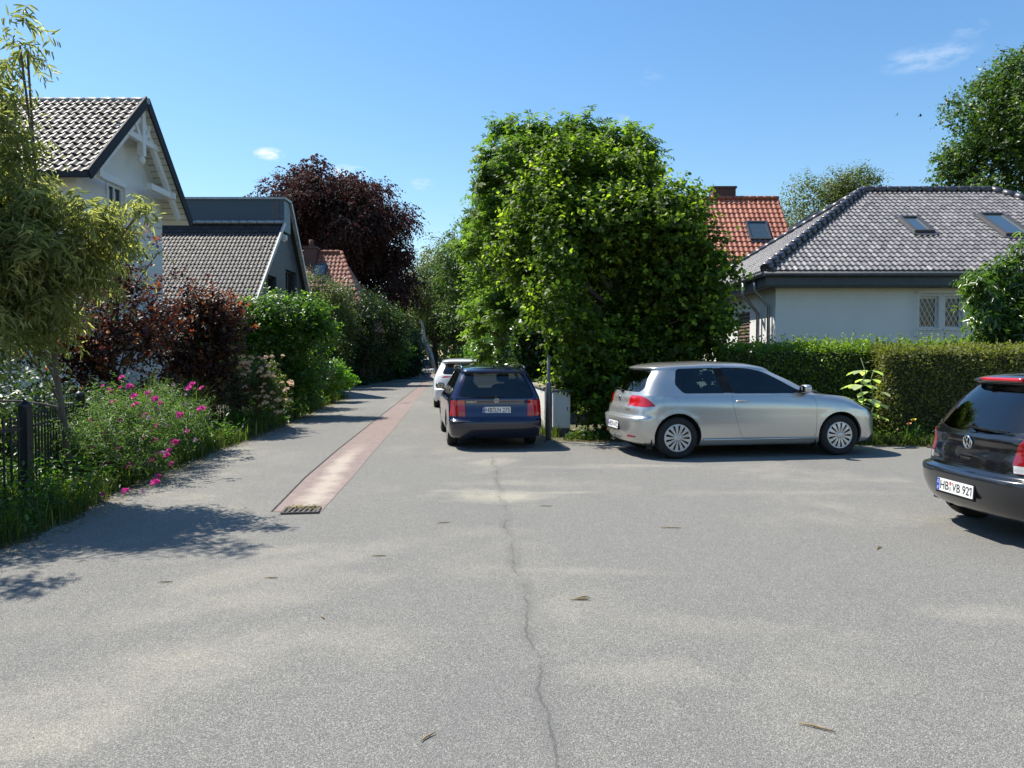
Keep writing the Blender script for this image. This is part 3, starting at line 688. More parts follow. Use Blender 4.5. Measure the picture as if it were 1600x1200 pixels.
mb.bbox((GX + .34, 31.02, 3.0), (GX + .355, 35.58, 3.8))
prt(mb.build('balcony', m_slate), dh)
mb = MB(); mb.bar((GX + .01, yn, zn + .02), (GX + .01, yr, zt + .04), .06, .16); mb.bar((GX - .1, yr + .9, zband), (GX - .1, 36.9, gz(36.9)), .3, .14)
prt(mb.build('verge_tiles', noisy('pale_verge', (.42, .41, .40), (.2, .2, .2), 8, .4, coat=.4)), dh)
mb = MB(); roof_slab(mb, [(XLd, yr + .9, zband - .1), (GX - .1, yr + .9, zband - .1), (GX - .1, 37.4, gz(37.4)), (XLd, 37.4, gz(37.4))], .12)
roof_slab(mb, [(XLd, yn, zn - .06), (GX - .02, yn, zn - .06), (GX - .02, yr, zt - .06), (XLd, yr, zt - .06)], .1)
prt(mb.build('back_roof', m_black_tile), dh)
mb = MB(); sp_ = P(449, 372, 32.8); mb.box((GX - .2, 32.75, sp_.z), (.1, .3, .3)); mb.lathe([(.12, 0), (.12, .1), (0, .11)], (GX - .15, 32.75, sp_.z), (1, 0, 0), 12)
prt(mb.build('wall_lamp', m_frame_white), dh)

# ---- old red roofed house beyond, with a chimney
oh = empty('old_brick_house', (-14, 48, 0), 0, 'old house with weathered red tile roof and squat chimney beyond the dark slate house', 'house')
yr = 48.0; rp = P(533, 395, yr); zr = rp.z; xr = rp.x; ez = 3.2; pit = math.tan(R(52)); run = (zr - ez) / pit
xe = xr + run * .62; vd = Vector((0, run, zr - ez)); XLo = -24.
hipv = Vector((xr - xe, run, 0)).normalized()
prt(tile_field('front_roof', (XLo, yr - run, ez), (1, 0, 0), vd, xe - XLo, vd.length, .25, .34, .05, .05, m_old_red, None,
    [(Vector((xe, yr - run, 0)), Vector((-hipv.y, hipv.x, 0)) * -1)], nu=5), oh)
mb = MB(); mb.add([(xe, yr - run, ez - .04), (xe, yr + run, ez), (xr, yr, zr - .02), (XLo, yr, zr - .02), (XLo, yr + run, ez), (XLo, yr - run, ez - .06)], [(0, 1, 2), (1, 4, 3, 2), (0, 2, 3, 5), (5, 4, 1, 0)])
prt(mb.build('back_roof', m_old_red), oh)
mb = MB(); ridge_caps(mb, (XLo, yr, zr + .04), (xr, yr, zr + .04), .13); ridge_caps(mb, (xr, yr, zr + .02), (xe, yr - run, ez + .02), .12); prt(mb.build('ridge_tiles', m_old_red), oh)
mb = MB(); mb.bbox((XLo + .4, yr - run + .4, 0), (xe - .4, yr + run - .4, ez)); prt(mb.build('wall', m_brick), oh)
c0 = P(475, 385, 47.3); c1 = P(494, 385, 47.3)
mb = MB(); mb.bbox((c0.x, 47.2, zr - 2.2), (c1.x, 48.0, c0.z - .12)); mb.bbox((c0.x - .06, 47.14, c0.z - .12), (c1.x + .06, 48.06, c0.z)); mb.tube([((c0.x + c1.x) / 2, 47.6, c0.z), ((c0.x + c1.x) / 2, 47.6, c0.z + .45)], .14, 8)
prt(mb.build('chimney', m_brick), oh)
fn3 = Vector((1, 0, 0)).cross(vd).normalized(); A = on_plane(489, 432, Vector((XLo, yr - run, ez)), fn3); B = on_plane(507, 432, Vector((XLo, yr - run, ez)), fn3)
skylight(oh, A, B, (1, 0, 0), vd, fn3, 1.0, B.x - A.x)
# ------------------------------------------------------------------ plants
UP = np.array([0, 0, 1.0])
T_OVAL = (np.array([[0, 0, 0], [.30, .42, .05], [.72, .40, .03], [1, 0, -.10], [.72, -.40, .03], [.30, -.42, .05]]), np.array([[0, 3, 2, 1], [0, 5, 4, 3]]))
T_LANCE = (np.array([[0, 0, 0], [.30, .5, .03], [.68, .38, -.05], [1, 0, -.26], [.68, -.38, -.05], [.30, -.5, .03]]), np.array([[0, 3, 2, 1], [0, 5, 4, 3]]))
T_RHOMB = (np.array([[0, 0, 0], [.5, .5, .06], [1, 0, -.06], [.5, -.5, .06]]), np.array([[0, 2, 1], [0, 3, 2]]))
T_SIMPLE = (np.array([[0, 0, 0], [.45, .5, 0], [1, 0, 0], [.45, -.5, 0]]), np.array([[0, 3, 2, 1]]))
def _palm():
    V = []; F = []
    for k, a in enumerate((-100, -50, 0, 50, 100)):
        a = R(a); L = 1.0 - .13 * abs(k - 2); c, s = math.cos(a), math.sin(a); b = len(V)
        for x, y, z in ((.0, 0, 0), (.6, .17, -.05), (1, 0, -.22), (.6, -.17, -.05)):
            x *= L; V.append((x * c - y * s, x * s + y * c, z - .1 * (k != 2)))
        F.append((b, b + 3, b + 2, b + 1))
    return (np.array(V), np.array(F))
T_PALM = _palm()
def leaf_arrays(pos, axis, nrm, length, width, T, rnd):
    tv, tf = T; n = len(pos); a = vn(axis); c = nrm - (nrm * a).sum(1, keepdims=True) * a; c = vn(c); b = np.cross(c, a)
    L = np.asarray(length).reshape(-1, 1, 1) * np.ones((n, 1, 1)); Wd = np.asarray(width).reshape(-1, 1, 1) * np.ones((n, 1, 1))
    V = pos[:, None, :] + L * tv[None, :, 0:1] * a[:, None, :] + Wd * tv[None, :, 1:2] * b[:, None, :] + L * tv[None, :, 2:3] * c[:, None, :]
    F = (tf[None] + (np.arange(n) * len(tv))[:, None, None]).reshape(-1, tf.shape[1])
    return V.reshape(-1, 3), F, np.repeat(rnd, len(tv))
def rdir(rg, n): return vn(rg.normal(size=(n, 3)))
def grow(rg, lobes, n_sub, sub_r, twigs, k, tl, ll, lw, T=T_OVAL, up=.25, droop=.1, flat=.75, inner=.25, young=.12, fill=.5, zmin=.02):
    """lobes [(cx,cy,cz,rx,ry,rz,weight)] -> leaves on twigs in sub clumps. returns V,F,rnd, sub centres"""
    w = np.array([l[6] if len(l) > 6 else l[3] * l[4] * l[5] for l in lobes], float); w /= w.sum(); subs = []
    for i in rg.choice(len(lobes), n_sub, p=w):
        l = lobes[i]; d = rdir(rg, 1)[0]; rr = rg.uniform(fill, 1.0)
        mr = (l[3] + l[4] + l[5]) / 3; sr = sub_r * mr * rg.uniform(.6, 1.35)
        c = np.array(l[:3]) + d * (np.array(l[3:6]) * rr - sr * .55)
        if c[2] < zmin + .12: c[2] = zmin + .12 + abs(rg.normal()) * .2
        subs.append((*c, sr, *l[:3]))
    subs = np.array(subs)
    vol = subs[:, 3] ** 2; vol /= vol.sum()
    si = rg.choice(len(subs), twigs, p=vol); s = subs[si]
    d = rdir(rg, twigs); rr = rg.random(twigs) ** (1 / 2.4)
    base = s[:, :3] + d * (s[:, 3] * rr)[:, None] * np.array([1, 1, .85])
    out = vn((base - s[:, 4:7]) * .5 / np.maximum(np.linalg.norm(base - s[:, 4:7], axis=1, keepdims=True), .1) + d * .7 + rg.normal(size=(twigs, 3)) * .28 + UP * up)
    tlen = tl * rg.uniform(.6, 1.4, twigs)
    t = (np.arange(k)[None] + rg.random((twigs, k)) * .6) / k
    pos = base[:, None] + out[:, None] * (t * tlen[:, None])[..., None] - UP * (t ** 2 * tlen[:, None] * droop)[..., None]
    pos = pos.reshape(-1, 3); n = len(pos); o3 = np.repeat(out, k, 0)
    perp = rdir(rg, n); perp = vn(perp - (perp * o3).sum(1, keepdims=True) * o3)
    ax = vn(o3 * .45 + perp * .85 - UP * droop * 1.2)
    nr = vn(UP * flat + rdir(rg, n) * .55 + o3 * .25)
    sz = rg.uniform(.65, 1.25, n) * (1.1 - .35 * t.reshape(-1))
    # per-leaf random: twig tone plus leaf tone; >.88 = young bright tip leaves
    tone = np.repeat(rg.random(twigs), k) * .45 + rg.random(n) * .45
    yt = np.repeat(rg.random(twigs) < young, k) & (t.reshape(-1) > .35) & (np.repeat(rr, k) > .7)
    tone = np.where(yt, .92 + .08 * rg.random(n), tone)
    keep = pos[:, 2] > zmin
    V, F, rn = leaf_arrays(pos[keep], ax[keep], nr[keep], (ll * sz)[keep], (lw * sz)[keep], T, tone[keep])
    return V, F, rn, subs
def limb_mesh(rg, base, trunk_top, r0, subs, nlimb, rmin=.012, wob=.06, trunk_pts=None, seg=7):
    mb = MB(); base = np.array(base, float); tt = np.array(trunk_top, float)
    n = 7; P_ = [base + (tt - base) * i / (n - 1) + np.array([rg.normal(), rg.normal(), 0]) * wob * (0 < i < n - 1) for i in range(n)]
    rad = [r0 * (1.35 if i == 0 else 1.0) * (1 - .55 * i / (n - 1)) for i in range(n)]
    mb.tube([tuple(p) for p in P_], rad, 9)
    idx = rg.permutation(len(subs))[:nlimb]
    br = MB()
    for i in idx:
        c = subs[i, :3]; h = min(.98, max(.25, (c[2] - base[2]) / max(.1, (tt[2] - base[2])) * .62 * rg.uniform(.7, 1.1)))
        k = h * (n - 1); a = P_[int(k)] + (P_[min(n - 1, int(k) + 1)] - P_[int(k)]) * (k - int(k))
        m = a + (c - a) * .5 + np.array([0, 0, .10 * np.linalg.norm(c - a)]) + rg.normal(size=3) * wob * .8
        rb = r0 * (1 - .55 * h) * rg.uniform(.35, .6)
        pts = []
        for t in np.linspace(0, 1, 6): pts.append(tuple((1 - t) ** 2 * a + 2 * t * (1 - t) * m + t * t * c))
        br.tube(pts, [max(rmin, rb * (1 - .85 * t)) for t in np.linspace(0, 1, 6)], 5, False)
    return mb, br
BARK = {}
def bark(name, c1, c2):
    if name not in BARK: BARK[name] = noisy(name, c1, c2, 7, .9, .6, 22, .015, stretch=(1, 1, .35))
    return BARK[name]
B_GREY = bark('grey_bark', (.15, .13, .11), (.08, .07, .06)); B_BROWN = bark('brown_bark', (.10, .075, .055), (.05, .04, .032)); B_PALE = bark('pale_bark', (.55, .53, .48), (.25, .22, .2))
def plant(name, label, cat, base, lobes, material, n_sub, sub_r, twigs, k, tl, ll, lw, seed, T=T_OVAL, top=None, r0=.1, nlimb=12, bk=B_BROWN, group=None, trunk=True, crown='crown', wob=.06, **kw):
    rg = np.random.default_rng(seed); b = Vector((base[0], base[1], 0))
    V, F, rn, subs = grow(rg, lobes, n_sub, sub_r, twigs, k, tl, ll, lw, T, **kw)
    root = empty(name, b, 0, label, cat, group); bb = np.array(b)
    np_mesh(crown, V - bb, F, material, root, attr=rn)
    if trunk:
        cz = max(l[2] for l in lobes); tt = top or (np.mean([l[0] for l in lobes]), np.mean([l[1] for l in lobes]), cz)
        mb, br = limb_mesh(rg, tuple(b), tt, r0, subs, nlimb, wob=wob)
        mb.build('trunk', bk, root, b); br.build('branches', bk, root, b)
    return root
G1 = [(0, (.030, .055, .012)), (.45, (.055, .095, .018)), (.88, (.085, .135, .026)), (.9, (.17, .26, .035)), (1, (.24, .34, .05))]
M_LINDEN = leaf_mat('linden_leaves', [(0, (.030, .055, .011)), (.45, (.055, .098, .018)), (.88, (.088, .142, .026)), (.9, (.17, .26, .03)), (1, (.27, .37, .05))], .5, .48, (1.9, 2.05, .8), spec=.3)
M_CHEST = leaf_mat('chestnut_leaves', [(0, (.045, .075, .02)), (.5, (.085, .135, .034)), (.88, (.13, .195, .05)), (1, (.19, .27, .07))], .5, .5, spec=.3)
M_OAK = leaf_mat('oak_leaves', [(0, (.024, .05, .014)), (.5, (.05, .09, .024)), (1, (.095, .14, .04))], .36, .45)
M_BEECH = leaf_mat('copper_beech_leaves', [(0, (.018, .013, .014)), (.5, (.038, .025, .025)), (.85, (.066, .042, .037)), (1, (.10, .062, .05))], .3, .7, (2.2, .9, .9), .2)
M_WILLOW = leaf_mat('willow_leaves', [(0, (.09, .115, .055)), (.4, (.17, .195, .10)), (.8, (.28, .30, .17)), (1, (.42, .42, .27))], .58, .4, (1.7, 1.8, .85))
M_PURPLE = leaf_mat('purple_leaves', [(0, (.016, .012, .013)), (.35, (.038, .022, .022)), (.6, (.06, .034, .026)), (.78, (.05, .07, .022)), (.9, (.17, .065, .035)), (1, (.24, .16, .05))], .35, .5, (2.4, .9, .7), .4)
M_GREEN = leaf_mat('shrub_leaves', [(0, (.028, .06, .014)), (.5, (.055, .11, .022)), (.88, (.085, .16, .03)), (1, (.15, .25, .04))], .45, .4)
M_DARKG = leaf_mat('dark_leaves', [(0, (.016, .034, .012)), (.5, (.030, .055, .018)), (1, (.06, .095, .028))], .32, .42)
M_LIME = leaf_mat('lime_leaves', [(0, (.07, .14, .02)), (.5, (.11, .21, .03)), (1, (.18, .31, .05))], .5, .42)
M_OLIVE = leaf_mat('olive_leaves', [(0, (.04, .055, .022)), (.5, (.075, .095, .036)), (1, (.125, .145, .055))], .4, .45)
M_IVY = leaf_mat('ivy_leaves', [(0, (.020, .045, .012)), (.5, (.04, .08, .018)), (1, (.075, .13, .028))], .3, .3, spec=.8)
M_THUJA = leaf_mat('thuja_leaves', [(0, (.075, .082, .024)), (.5, (.12, .132, .036)), (.85, (.17, .18, .052)), (.95, (.19, .13, .06)), (1, (.20, .10, .055))], .4, .55)
M_PRIVET = leaf_mat('privet_leaves', [(0, (.05, .085, .014)), (.5, (.10, .155, .024)), (.88, (.16, .23, .034)), (1, (.24, .33, .05))], .48, .38)
M_LAUREL = leaf_mat('laurel_leaves', [(0, (.03, .065, .016)), (.5, (.055, .105, .024)), (.88, (.09, .15, .035)), (1, (.15, .22, .05))], .36, .28, spec=.8)
M_GRASS = leaf_mat('grass_blades', [(0, (.032, .048, .014)), (.5, (.055, .078, .020)), (.85, (.09, .12, .032)), (1, (.24, .20, .10))], .5, .5)
M_CORE = noisy('dark_light_block', (.020, .024, .012), (.035, .038, .02), 12, .95)  # for the solid boxes added inside hedges to block light

# ---- the tall linden bush at the corner (leafy to the ground)
plant('linden_tree', 'big bright green round-leaved tree, leafy to the ground behind the silver car', 'tree', (2.2, 16.1), [
    (1.9, 16.3, 4.2, 2.2, 1.8, 1.9), (.75, 16.4, 3.5, 1.3, 1.3, 1.3), (1.0, 16.3, 4.7, 1.1, 1.3, .9), (3.2, 16.2, 3.4, 1.7, 1.6, 1.4), (2.3, 16.4, 5.3, 1.4, 1.2, 1.1), (3.8, 16.2, 2.5, 1.2, 1.2, 1.1, 3.0), (4.15, 16.2, 3.1, .7, .8, .7, .8),
    (1.75, 16.0, 1.3, 1.0, 1.1, 1.4, 5.5), (2.6, 16.0, 1.9, 1.4, 1.2, 1.4, 3.5), (2.3, 16.0, .8, 1.1, .9, .85, 3.5), (3.3, 16.3, 1.2, .8, .9, 1.0, 2.6), (1.2, 15.0, 1.95, .62, .75, .75, 2.4), (1.75, 15.2, 1.0, .55, .5, 1.0, 1.8), (.95, 15.2, 2.9, .8, .9, .9, 2), (.72, 14.3, 2.35, .42, .42, .75, 1.5), (.8, 14.4, 3.6, .55, .55, .9, 2.0), (.5, 15.6, 4.5, .5, .6, .7, .8), (1.35, 16.3, 5.6, .3, .35, .7, .3), (3.3, 16.4, 4.7, .6, .6, .8, 1.2), (2.75, 16.4, 6.0, .3, .35, .65, .35), (3.8, 16.3, 4.1, .6, .6, .7, 1.0), (2.2, 16.4, 6.0, .3, .3, .5, .25), (4.2, 16.2, 3.75, .5, .5, .6, .9), (4.7, 16.2, 2.7, .5, .6, .55, .9), (4.6, 16.2, 1.95, .45, .5, .4, .5), (.2, 16.2, 4.1, .35, .4, .6, .35),
    (2.85, 16.4, 5.45, .33, .4, .9, .5), (1.75, 16.3, 5.3, .35, .4, .9, .35), (3.9, 16.4, 3.8, .6, .7, .7, .5)],
    M_LINDEN, 260, .30, 19500, 8, .42, .104, .095, 11, r0=.15, top=(2.2, 16.3, 4.8), nlimb=30, bk=B_GREY, up=.5, young=.30, fill=.3, flat=.6, droop=.12)
# ---- horse chestnut behind it
plant('chestnut_tree', 'tall chestnut tree with hand-shaped leaves rising left behind the round-leaved tree', 'tree', (.7, 21.5), [
    (.8, 21.5, 5.9, 2.0, 2.0, 2.0), (1.6, 21.8, 7.0, 2.1, 2.0, 1.5), (3.2, 21.8, 7.2, 1.3, 1.5, .8, 3), (-.1, 21.5, 7.75, .75, 1.0, .9, 2.4), (1.9, 21.5, 8.1, .8, 1.0, .6, 1.4), (.8, 21.5, 7.9, .5, .6, .6, .5), (-.15, 21.3, 4.4, 1.4, 1.6, 1.6), (1.2, 21.5, 3.4, 2.0, 2.0, 1.8), (2.9, 22, 6.6, 1.4, 1.6, 1.4), (-.3, 21.4, 2.6, 1.0, 1.3, 1.2, 4)],
    M_CHEST, 110, .30, 6000, 4, .45, .21, .21, 12, T=T_PALM, r0=.2, top=(.8, 21.5, 6.5), nlimb=36, bk=B_GREY, up=.3, flat=.9, young=.1, droop=.2)
# ---- copper beech
plant('copper_beech', 'huge dark purple copper beech with drooping branches above the roofs', 'tree', (-13.6, 62), [
    (-14.6, 62, 11.8, 7.2, 6, 5.2), (-17.2, 62, 13.2, 4.2, 5, 3.0), (-11.3, 62, 10.6, 4.0, 5, 4.6), (-12.6, 62, 14.2, 3.6, 4, 2.4), (-9.7, 62, 7.2, 2.4, 4, 3.4), (-14, 62, 6.5, 5.4, 5.5, 3.6), (-19.2, 62, 11, 2.6, 4, 3.5), (-9.2, 62, 9.4, 1.9, 3, 2.4), (-20.6, 62, 12.8, 2.4, 3, 2.4), (-17.8, 62, 15.2, 2.2, 3, 1.7), (-7.6, 62, 8.0, 1.5, 2.5, 2.4), (-15.5, 62, 15.6, 4.4, 4, 2.2), (-8.6, 62, 6.4, 1.5, 3, 2.4), (-18, 62, 7.5, 3, 4, 4)],
    M_BEECH, 250, .22, 17000, 8, 1.0, .23, .16, 13, T=T_RHOMB, r0=.55, top=(-14, 62, 12), nlimb=70, bk=B_GREY, up=-.15, droop=.75, flat=.6, young=.12, fill=.45)
# ---- big oak right
plant('oak_tree', 'large dark green oak at the right picture edge behind the bungalow roof', 'tree', (23.6, 36), [
    (23.8, 36, 12.6, 3.7, 4, 3.3), (21.8, 36, 10.4, 2.6, 3.5, 2.8), (25.2, 36, 14.6, 3.0, 4, 2.3), (22.6, 36, 14.0, 1.2, 1.3, .9, 5), (20.3, 36, 10.4, 1.2, 1.5, .9, 2.0), (20.6, 36, 8.0, 1.6, 2, 1.3, 4), (25.5, 36, 7.6, 4.0, 4, 2.6), (28, 37, 10, 4, 4, 4)],
    M_OAK, 150, .28, 13000, 7, .6, .18, .14, 14, T=T_RHOMB, r0=.4, top=(24.5, 36, 11), nlimb=60, up=.2, young=.1, fill=.4)
plant('birch_tree', 'feathery light green tree rising behind the bungalow roof ridge', 'tree', (19.2, 47), [
    (18.9, 47, 10.6, 2.6, 2.6, 2.2), (20.6, 47, 11.6, 1.9, 2.0, 1.6, 8), (17.6, 47, 9.2, 1.4, 2.5, 2.0), (19.3, 47, 7.2, 2.9, 3, 3.0), (21.2, 47, 12.2, .9, .9, .8, 2.2)],
    M_OLIVE, 80, .28, 6500, 7, 1.0, .17, .11, 15, T=T_RHOMB, r0=.22, top=(19.2, 47, 10.5), nlimb=40, bk=B_PALE, up=.35, droop=.3, young=0)
# ---- laurel-like shrub in the bungalow garden
plant('peach_tree', 'small glossy tree with long drooping leaves in front of the barred windows', 'tree', (10.4, 15.9), [
    (10.45, 15.9, 2.75, .85, .8, .85), (10.8, 15.9, 3.3, .7, .7, .75), (10.0, 15.9, 2.4, .5, .6, .5), (10.4, 15.9, 1.95, .85, .8, .6), (9.6, 15.8, 2.95, .3, .35, .3, .10)],
    M_LAUREL, 46, .34, 900, 9, .4, .17, .052, 16, T=T_LANCE, r0=.06, top=(10.5, 15.9, 2.6), nlimb=24, up=.45, droop=.5, young=.12)
# ---- willow-leaved tree, front left (its shadow falls on the road)
plant('willow_pear_tree', 'slim young tree with narrow grey green leaves at the front left', 'tree', (-5.25, 9.1), [
    (-4.95, 8.0, 2.6, .85, .9, .62, 1.4), (-4.4, 8.1, 2.95, .5, .6, .33, .34), (-3.95, 8.1, 3.08, .28, .3, .2, .07), (-5.4, 7.9, 2.95, .8, .9, .65, 1.3), (-5.1, 8.0, 3.75, .42, .4, .42, .42), (-5.4, 8.0, 4.1, .36, .35, .42, .34), (-5.0, 8.0, 4.75, .26, .26, .36, .15),
    (-5.3, 7.9, 1.95, .6, .8, .5, .5), (-5.6, 7.5, 1.3, .6, .7, .6, .35), (-5.9, 6.9, 2.9, .9, .9, .8, .8), (-6.1, 6.0, 3.4, 1.0, .9, .9, .9), (-5.6, 5.3, 3.0, .7, .6, .5, .35)],
    M_WILLOW, 120, .26, 3700, 10, .30, .13, .019, 17, T=T_LANCE, r0=.042, top=(-5.2, 8.3, 3.9), wob=.015, nlimb=20, bk=B_GREY, up=.35, droop=.5, flat=.4, young=.1, fill=.2)
# ---- left garden shrubs
plant('purple_plum_shrub', 'dark purple-leaved shrub with red shoots nearest the white house corner', 'shrub', (-6.9, 13.0), [
    (-6.9, 13.0, 1.9, 1.05, .9, 1.05), (-6.2, 13.1, 2.1, .75, .8, .85), (-7.6, 12.8, 1.8, .8, .8, .9), (-6.95, 13.0, 3.0, .20, .2, .7, .18), (-6.55, 13.0, 3.2, .20, .2, .65, .18), (-6.1, 13.1, 3.1, .18, .2, .6, .16), (-5.8, 13.2, 2.6, .25, .3, .5, .2), (-6.9, 13, .8, 1.0, .8, .6)],
    M_PURPLE, 60, .32, 1500, 9, .3, .075, .05, 18, r0=.05, nlimb=30, up=.6, young=.3, droop=.05)
plant('purple_plum_shrub', 'dark purple shrub with rust red tips beside the green bush', 'shrub', (-6.9, 16.2), [
    (-6.9, 16.2, 2.0, 1.2, 1.0, 1.15), (-6.2, 16.2, 1.9, .95, .9, 1.15), (-7.6, 16.0, 2.3, .6, .7, .7), (-6.9, 16.2, 3.1, .3, .3, .5, .3), (-6.4, 16.2, 3.0, .25, .3, .5, .25), (-6.7, 16, .7, 1.2, .8, .6)],
    M_PURPLE, 60, .32, 1700, 9, .3, .085, .06, 19, r0=.05, nlimb=30, up=.6, young=.3, droop=.05)
plant('hazel_shrub', 'fresh green bushy shrub in front of the dark slate gable', 'shrub', (-6.1, 20.3), [
    (-6.3, 20.3, 2.1, 1.2, 1.1, 1.25), (-5.5, 20.4, 1.9, .9, 1.0, 1.3), (-7.0, 20.1, 2.3, .8, .9, .9), (-6.2, 20.3, 3.2, .25, .3, .5, .25), (-5.65, 20.3, 3.0, .2, .25, .45, .2), (-5.9, 20.3, .8, 1.2, 1.0, .8)],
    M_GREEN, 76, .3, 2700, 8, .34, .095, .07, 20, r0=.06, nlimb=30, up=.55, young=.2)
rb = plant('rose_shrub', 'shrub covered with pale pink blossom trusses leaning over the fence', 'shrub', (-5.7, 17.0), [
    (-5.7, 17.0, 1.15, .55, .6, .55), (-5.3, 17.0, .85, .45, .55, .55), (-6.2, 16.9, .8, .5, .5, .5)],
    M_OLIVE, 26, .34, 800, 7, .28, .06, .035, 21, r0=.03, nlimb=16, up=.3, droop=.3)
plant('low_lime_shrub', 'low bright lime green shrub at the driveway corner', 'shrub', (-6.7, 27.0), [
    (-6.7, 27.0, .85, .8, .8, .65), (-6.2, 27.3, .65, .55, .7, .45), (-7.3, 26.8, .8, .6, .8, .6)],
    M_LIME, 34, .32, 1200, 7, .3, .10, .07, 22, r0=.04, nlimb=14, up=.4)
plant('laurel_shrub', 'dark glossy shrub behind the nearest stretch of iron fence', 'shrub', (-6.9, 9.2), [(-6.9, 9.2, .8, .9, .9, .8), (-6.3, 10.3, .7, .7, .8, .7), (-7.6, 8.6, 1.1, .8, .9, 1.0), (-6.2, 7.2, .7, .7, .9, .7), (-6.3, 5.8, .7, .7, .9, .7)], M_DARKG, 60, .32, 2000, 7, .3, .09, .05, 81, r0=.04, nlimb=16, up=.4)
plant('privet_shrub', 'dim green shrub filling the garden below the willow-like tree beside the white house', 'shrub', (-8.2, 11.8), [(-8.2, 11.8, 1.0, 1.0, .9, 1.0), (-9.4, 11.5, 1.1, 1.0, 1.0, 1.1), (-7.3, 11.4, .7, .8, .8, .7)], M_DARKG, 50, .32, 1500, 7, .3, .09, .05, 82, r0=.04, nlimb=16, up=.4)
# ---- trees and bushes along the lane, left side
plant('elder_shrub', 'mid green bush between the green shrub and the driveway', 'shrub', (-7.0, 23.4), [(-6.9, 23.4, 1.7, 1.0, 1.0, 1.3), (-6.4, 23.8, 1.1, .9, .9, .9), (-7.6, 23.4, 1.8, .8, .9, 1.0)],
    M_DARKG, 44, .3, 1700, 7, .34, .10, .07, 23, r0=.06, nlimb=20)
plant('robinia_tree', 'airy olive green tree in front of the old red roof', 'tree', (-9.6, 40), [(-10.0, 40, 5.2, 1.3, 1.4, 1.2), (-9.2, 40, 4.2, 1.4, 1.4, 1.3), (-10.6, 40, 4.6, 1.0, 1.2, .8), (-9.2, 40, 2.6, 1.5, 1.4, 1.5)],
    M_OLIVE, 50, .32, 2300, 8, .6, .10, .07, 24, T=T_RHOMB, r0=.11, nlimb=24, young=.0, droop=.3)
plant('wild_cherry_tree', 'dark green tree standing right of the airy olive tree', 'tree', (-8.9, 44), [(-8.7, 44, 4.3, 1.7, 1.6, 1.7), (-7.7, 44.4, 3.0, 1.6, 1.5, 1.7), (-9.6, 44, 2.4, 1.5, 1.5, 1.6), (-7.6, 44, 4.0, .9, 1.0, .8)],
    M_DARKG, 64, .3, 3000, 7, .6, .15, .1, 25, T=T_RHOMB, r0=.14, nlimb=26)
plant('maple_bush', 'yellowish green bush growing below the copper beech', 'shrub', (-8.5, 52), [(-8.6, 52, 3.1, 1.7, 1.5, 1.6), (-7.8, 52.4, 1.9, 1.3, 1.5, 1.2)], M_GREEN, 44, .3, 1700, 7, .6, .17, .12, 26, T=T_RHOMB, r0=.12, nlimb=20)
plant('yew_tree', 'near black green bush before the clipped dome hedge', 'shrub', (-8.5, 58), [(-8.6, 58, 2.4, 1.6, 1.6, 2.2), (-7.6, 59, 1.6, 1.2, 1.6, 1.5)], M_DARKG, 44, .3, 1900, 7, .6, .17, .12, 27, T=T_RHOMB, r0=.12, nlimb=12)
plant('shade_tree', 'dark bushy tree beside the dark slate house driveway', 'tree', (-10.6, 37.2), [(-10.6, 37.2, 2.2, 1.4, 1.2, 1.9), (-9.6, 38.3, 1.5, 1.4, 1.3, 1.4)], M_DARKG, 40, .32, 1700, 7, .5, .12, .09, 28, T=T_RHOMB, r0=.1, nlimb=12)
# ---- far end of the lane
plant('willow_tree', 'tall grey green tree closing the view at the end of the lane', 'tree', (-8.5, 84), [(-8.4, 84, 9.2, 3.8, 4, 5.2), (-6.5, 84, 5.5, 3.4, 4, 3.6), (-9.6, 84, 5.0, 3.0, 4, 3.6), (-7.4, 84, 13.0, 2.2, 2.6, 2.2)],
    M_OLIVE, 80, .26, 3600, 7, 1.4, .32, .17, 29, T=T_RHOMB, r0=.35, nlimb=40, droop=.7, up=0, young=0)
plant('ash_tree', 'tall green tree on the right of the lane beyond the white car', 'tree', (-2.4, 48), [(-2.6, 48, 7.6, 2.2, 2.6, 2.6), (-1.0, 48, 6.6, 2.2, 2.4, 2.8), (-2.9, 48, 4.8, 1.5, 2, 1.7), (0.4, 48, 8.0, 2.2, 2.4, 2.5), (-.8, 48, 4, 2.0, 2.2, 2.2)],
    M_OAK, 90, .28, 4200, 7, .8, .19, .12, 30, T=T_RHOMB, r0=.25, nlimb=40, young=.2, top=(-1.2, 48, 7.5))
plant('maple_tree', 'broad green tree overhanging the parked cars', 'tree', (-.2, 31), [(-.5, 31, 5.2, 1.6, 2.2, 1.7), (.2, 31, 6.3, 1.6, 2.2, 1.7), (-1.0, 31.5, 3.7, 1.1, 1.7, .9), (.6, 31, 4.2, 1.8, 2, 2.2), (-.1, 31, 2.6, 1.0, 1.6, 1.6)],
    M_CHEST, 90, .28, 4600, 7, .55, .15, .11, 31, T=T_RHOMB, r0=.18, nlimb=36, young=.15, top=(0.1, 31, 5.5))
plant('far_tree', 'round dark tree left of the tall grey green one', 'tree', (-14, 92), [(-14, 92, 5.4, 4.2, 4, 4.6), (-17, 94, 4, 4, 4, 3.5)], M_DARKG, 60, .28, 2500, 6, 1.4, .34, .24, 32, T=T_RHOMB, r0=.35, nlimb=14)
plant('far_tree', 'round dark tree closing the lane on the right', 'tree', (-3.4, 96), [(-3.6, 96, 6, 4.6, 4, 5), (1.5, 94, 7, 4.5, 4, 5), (-6.8, 97, 3.2, 2.2, 3, 2.4)], M_DARKG, 70, .28, 3000, 6, 1.4, .34, .24, 33, T=T_RHOMB, r0=.35, nlimb=14)
mb = MB(); a = P(661, 560, 78); mb.tube([P(678, 572, 78) - Vector((0, 0, .5)), P(673, 556, 78), P(668, 543, 78), P(663, 532, 78), P(659, 500, 78)], [.32, .28, .25, .22, .1], 8)
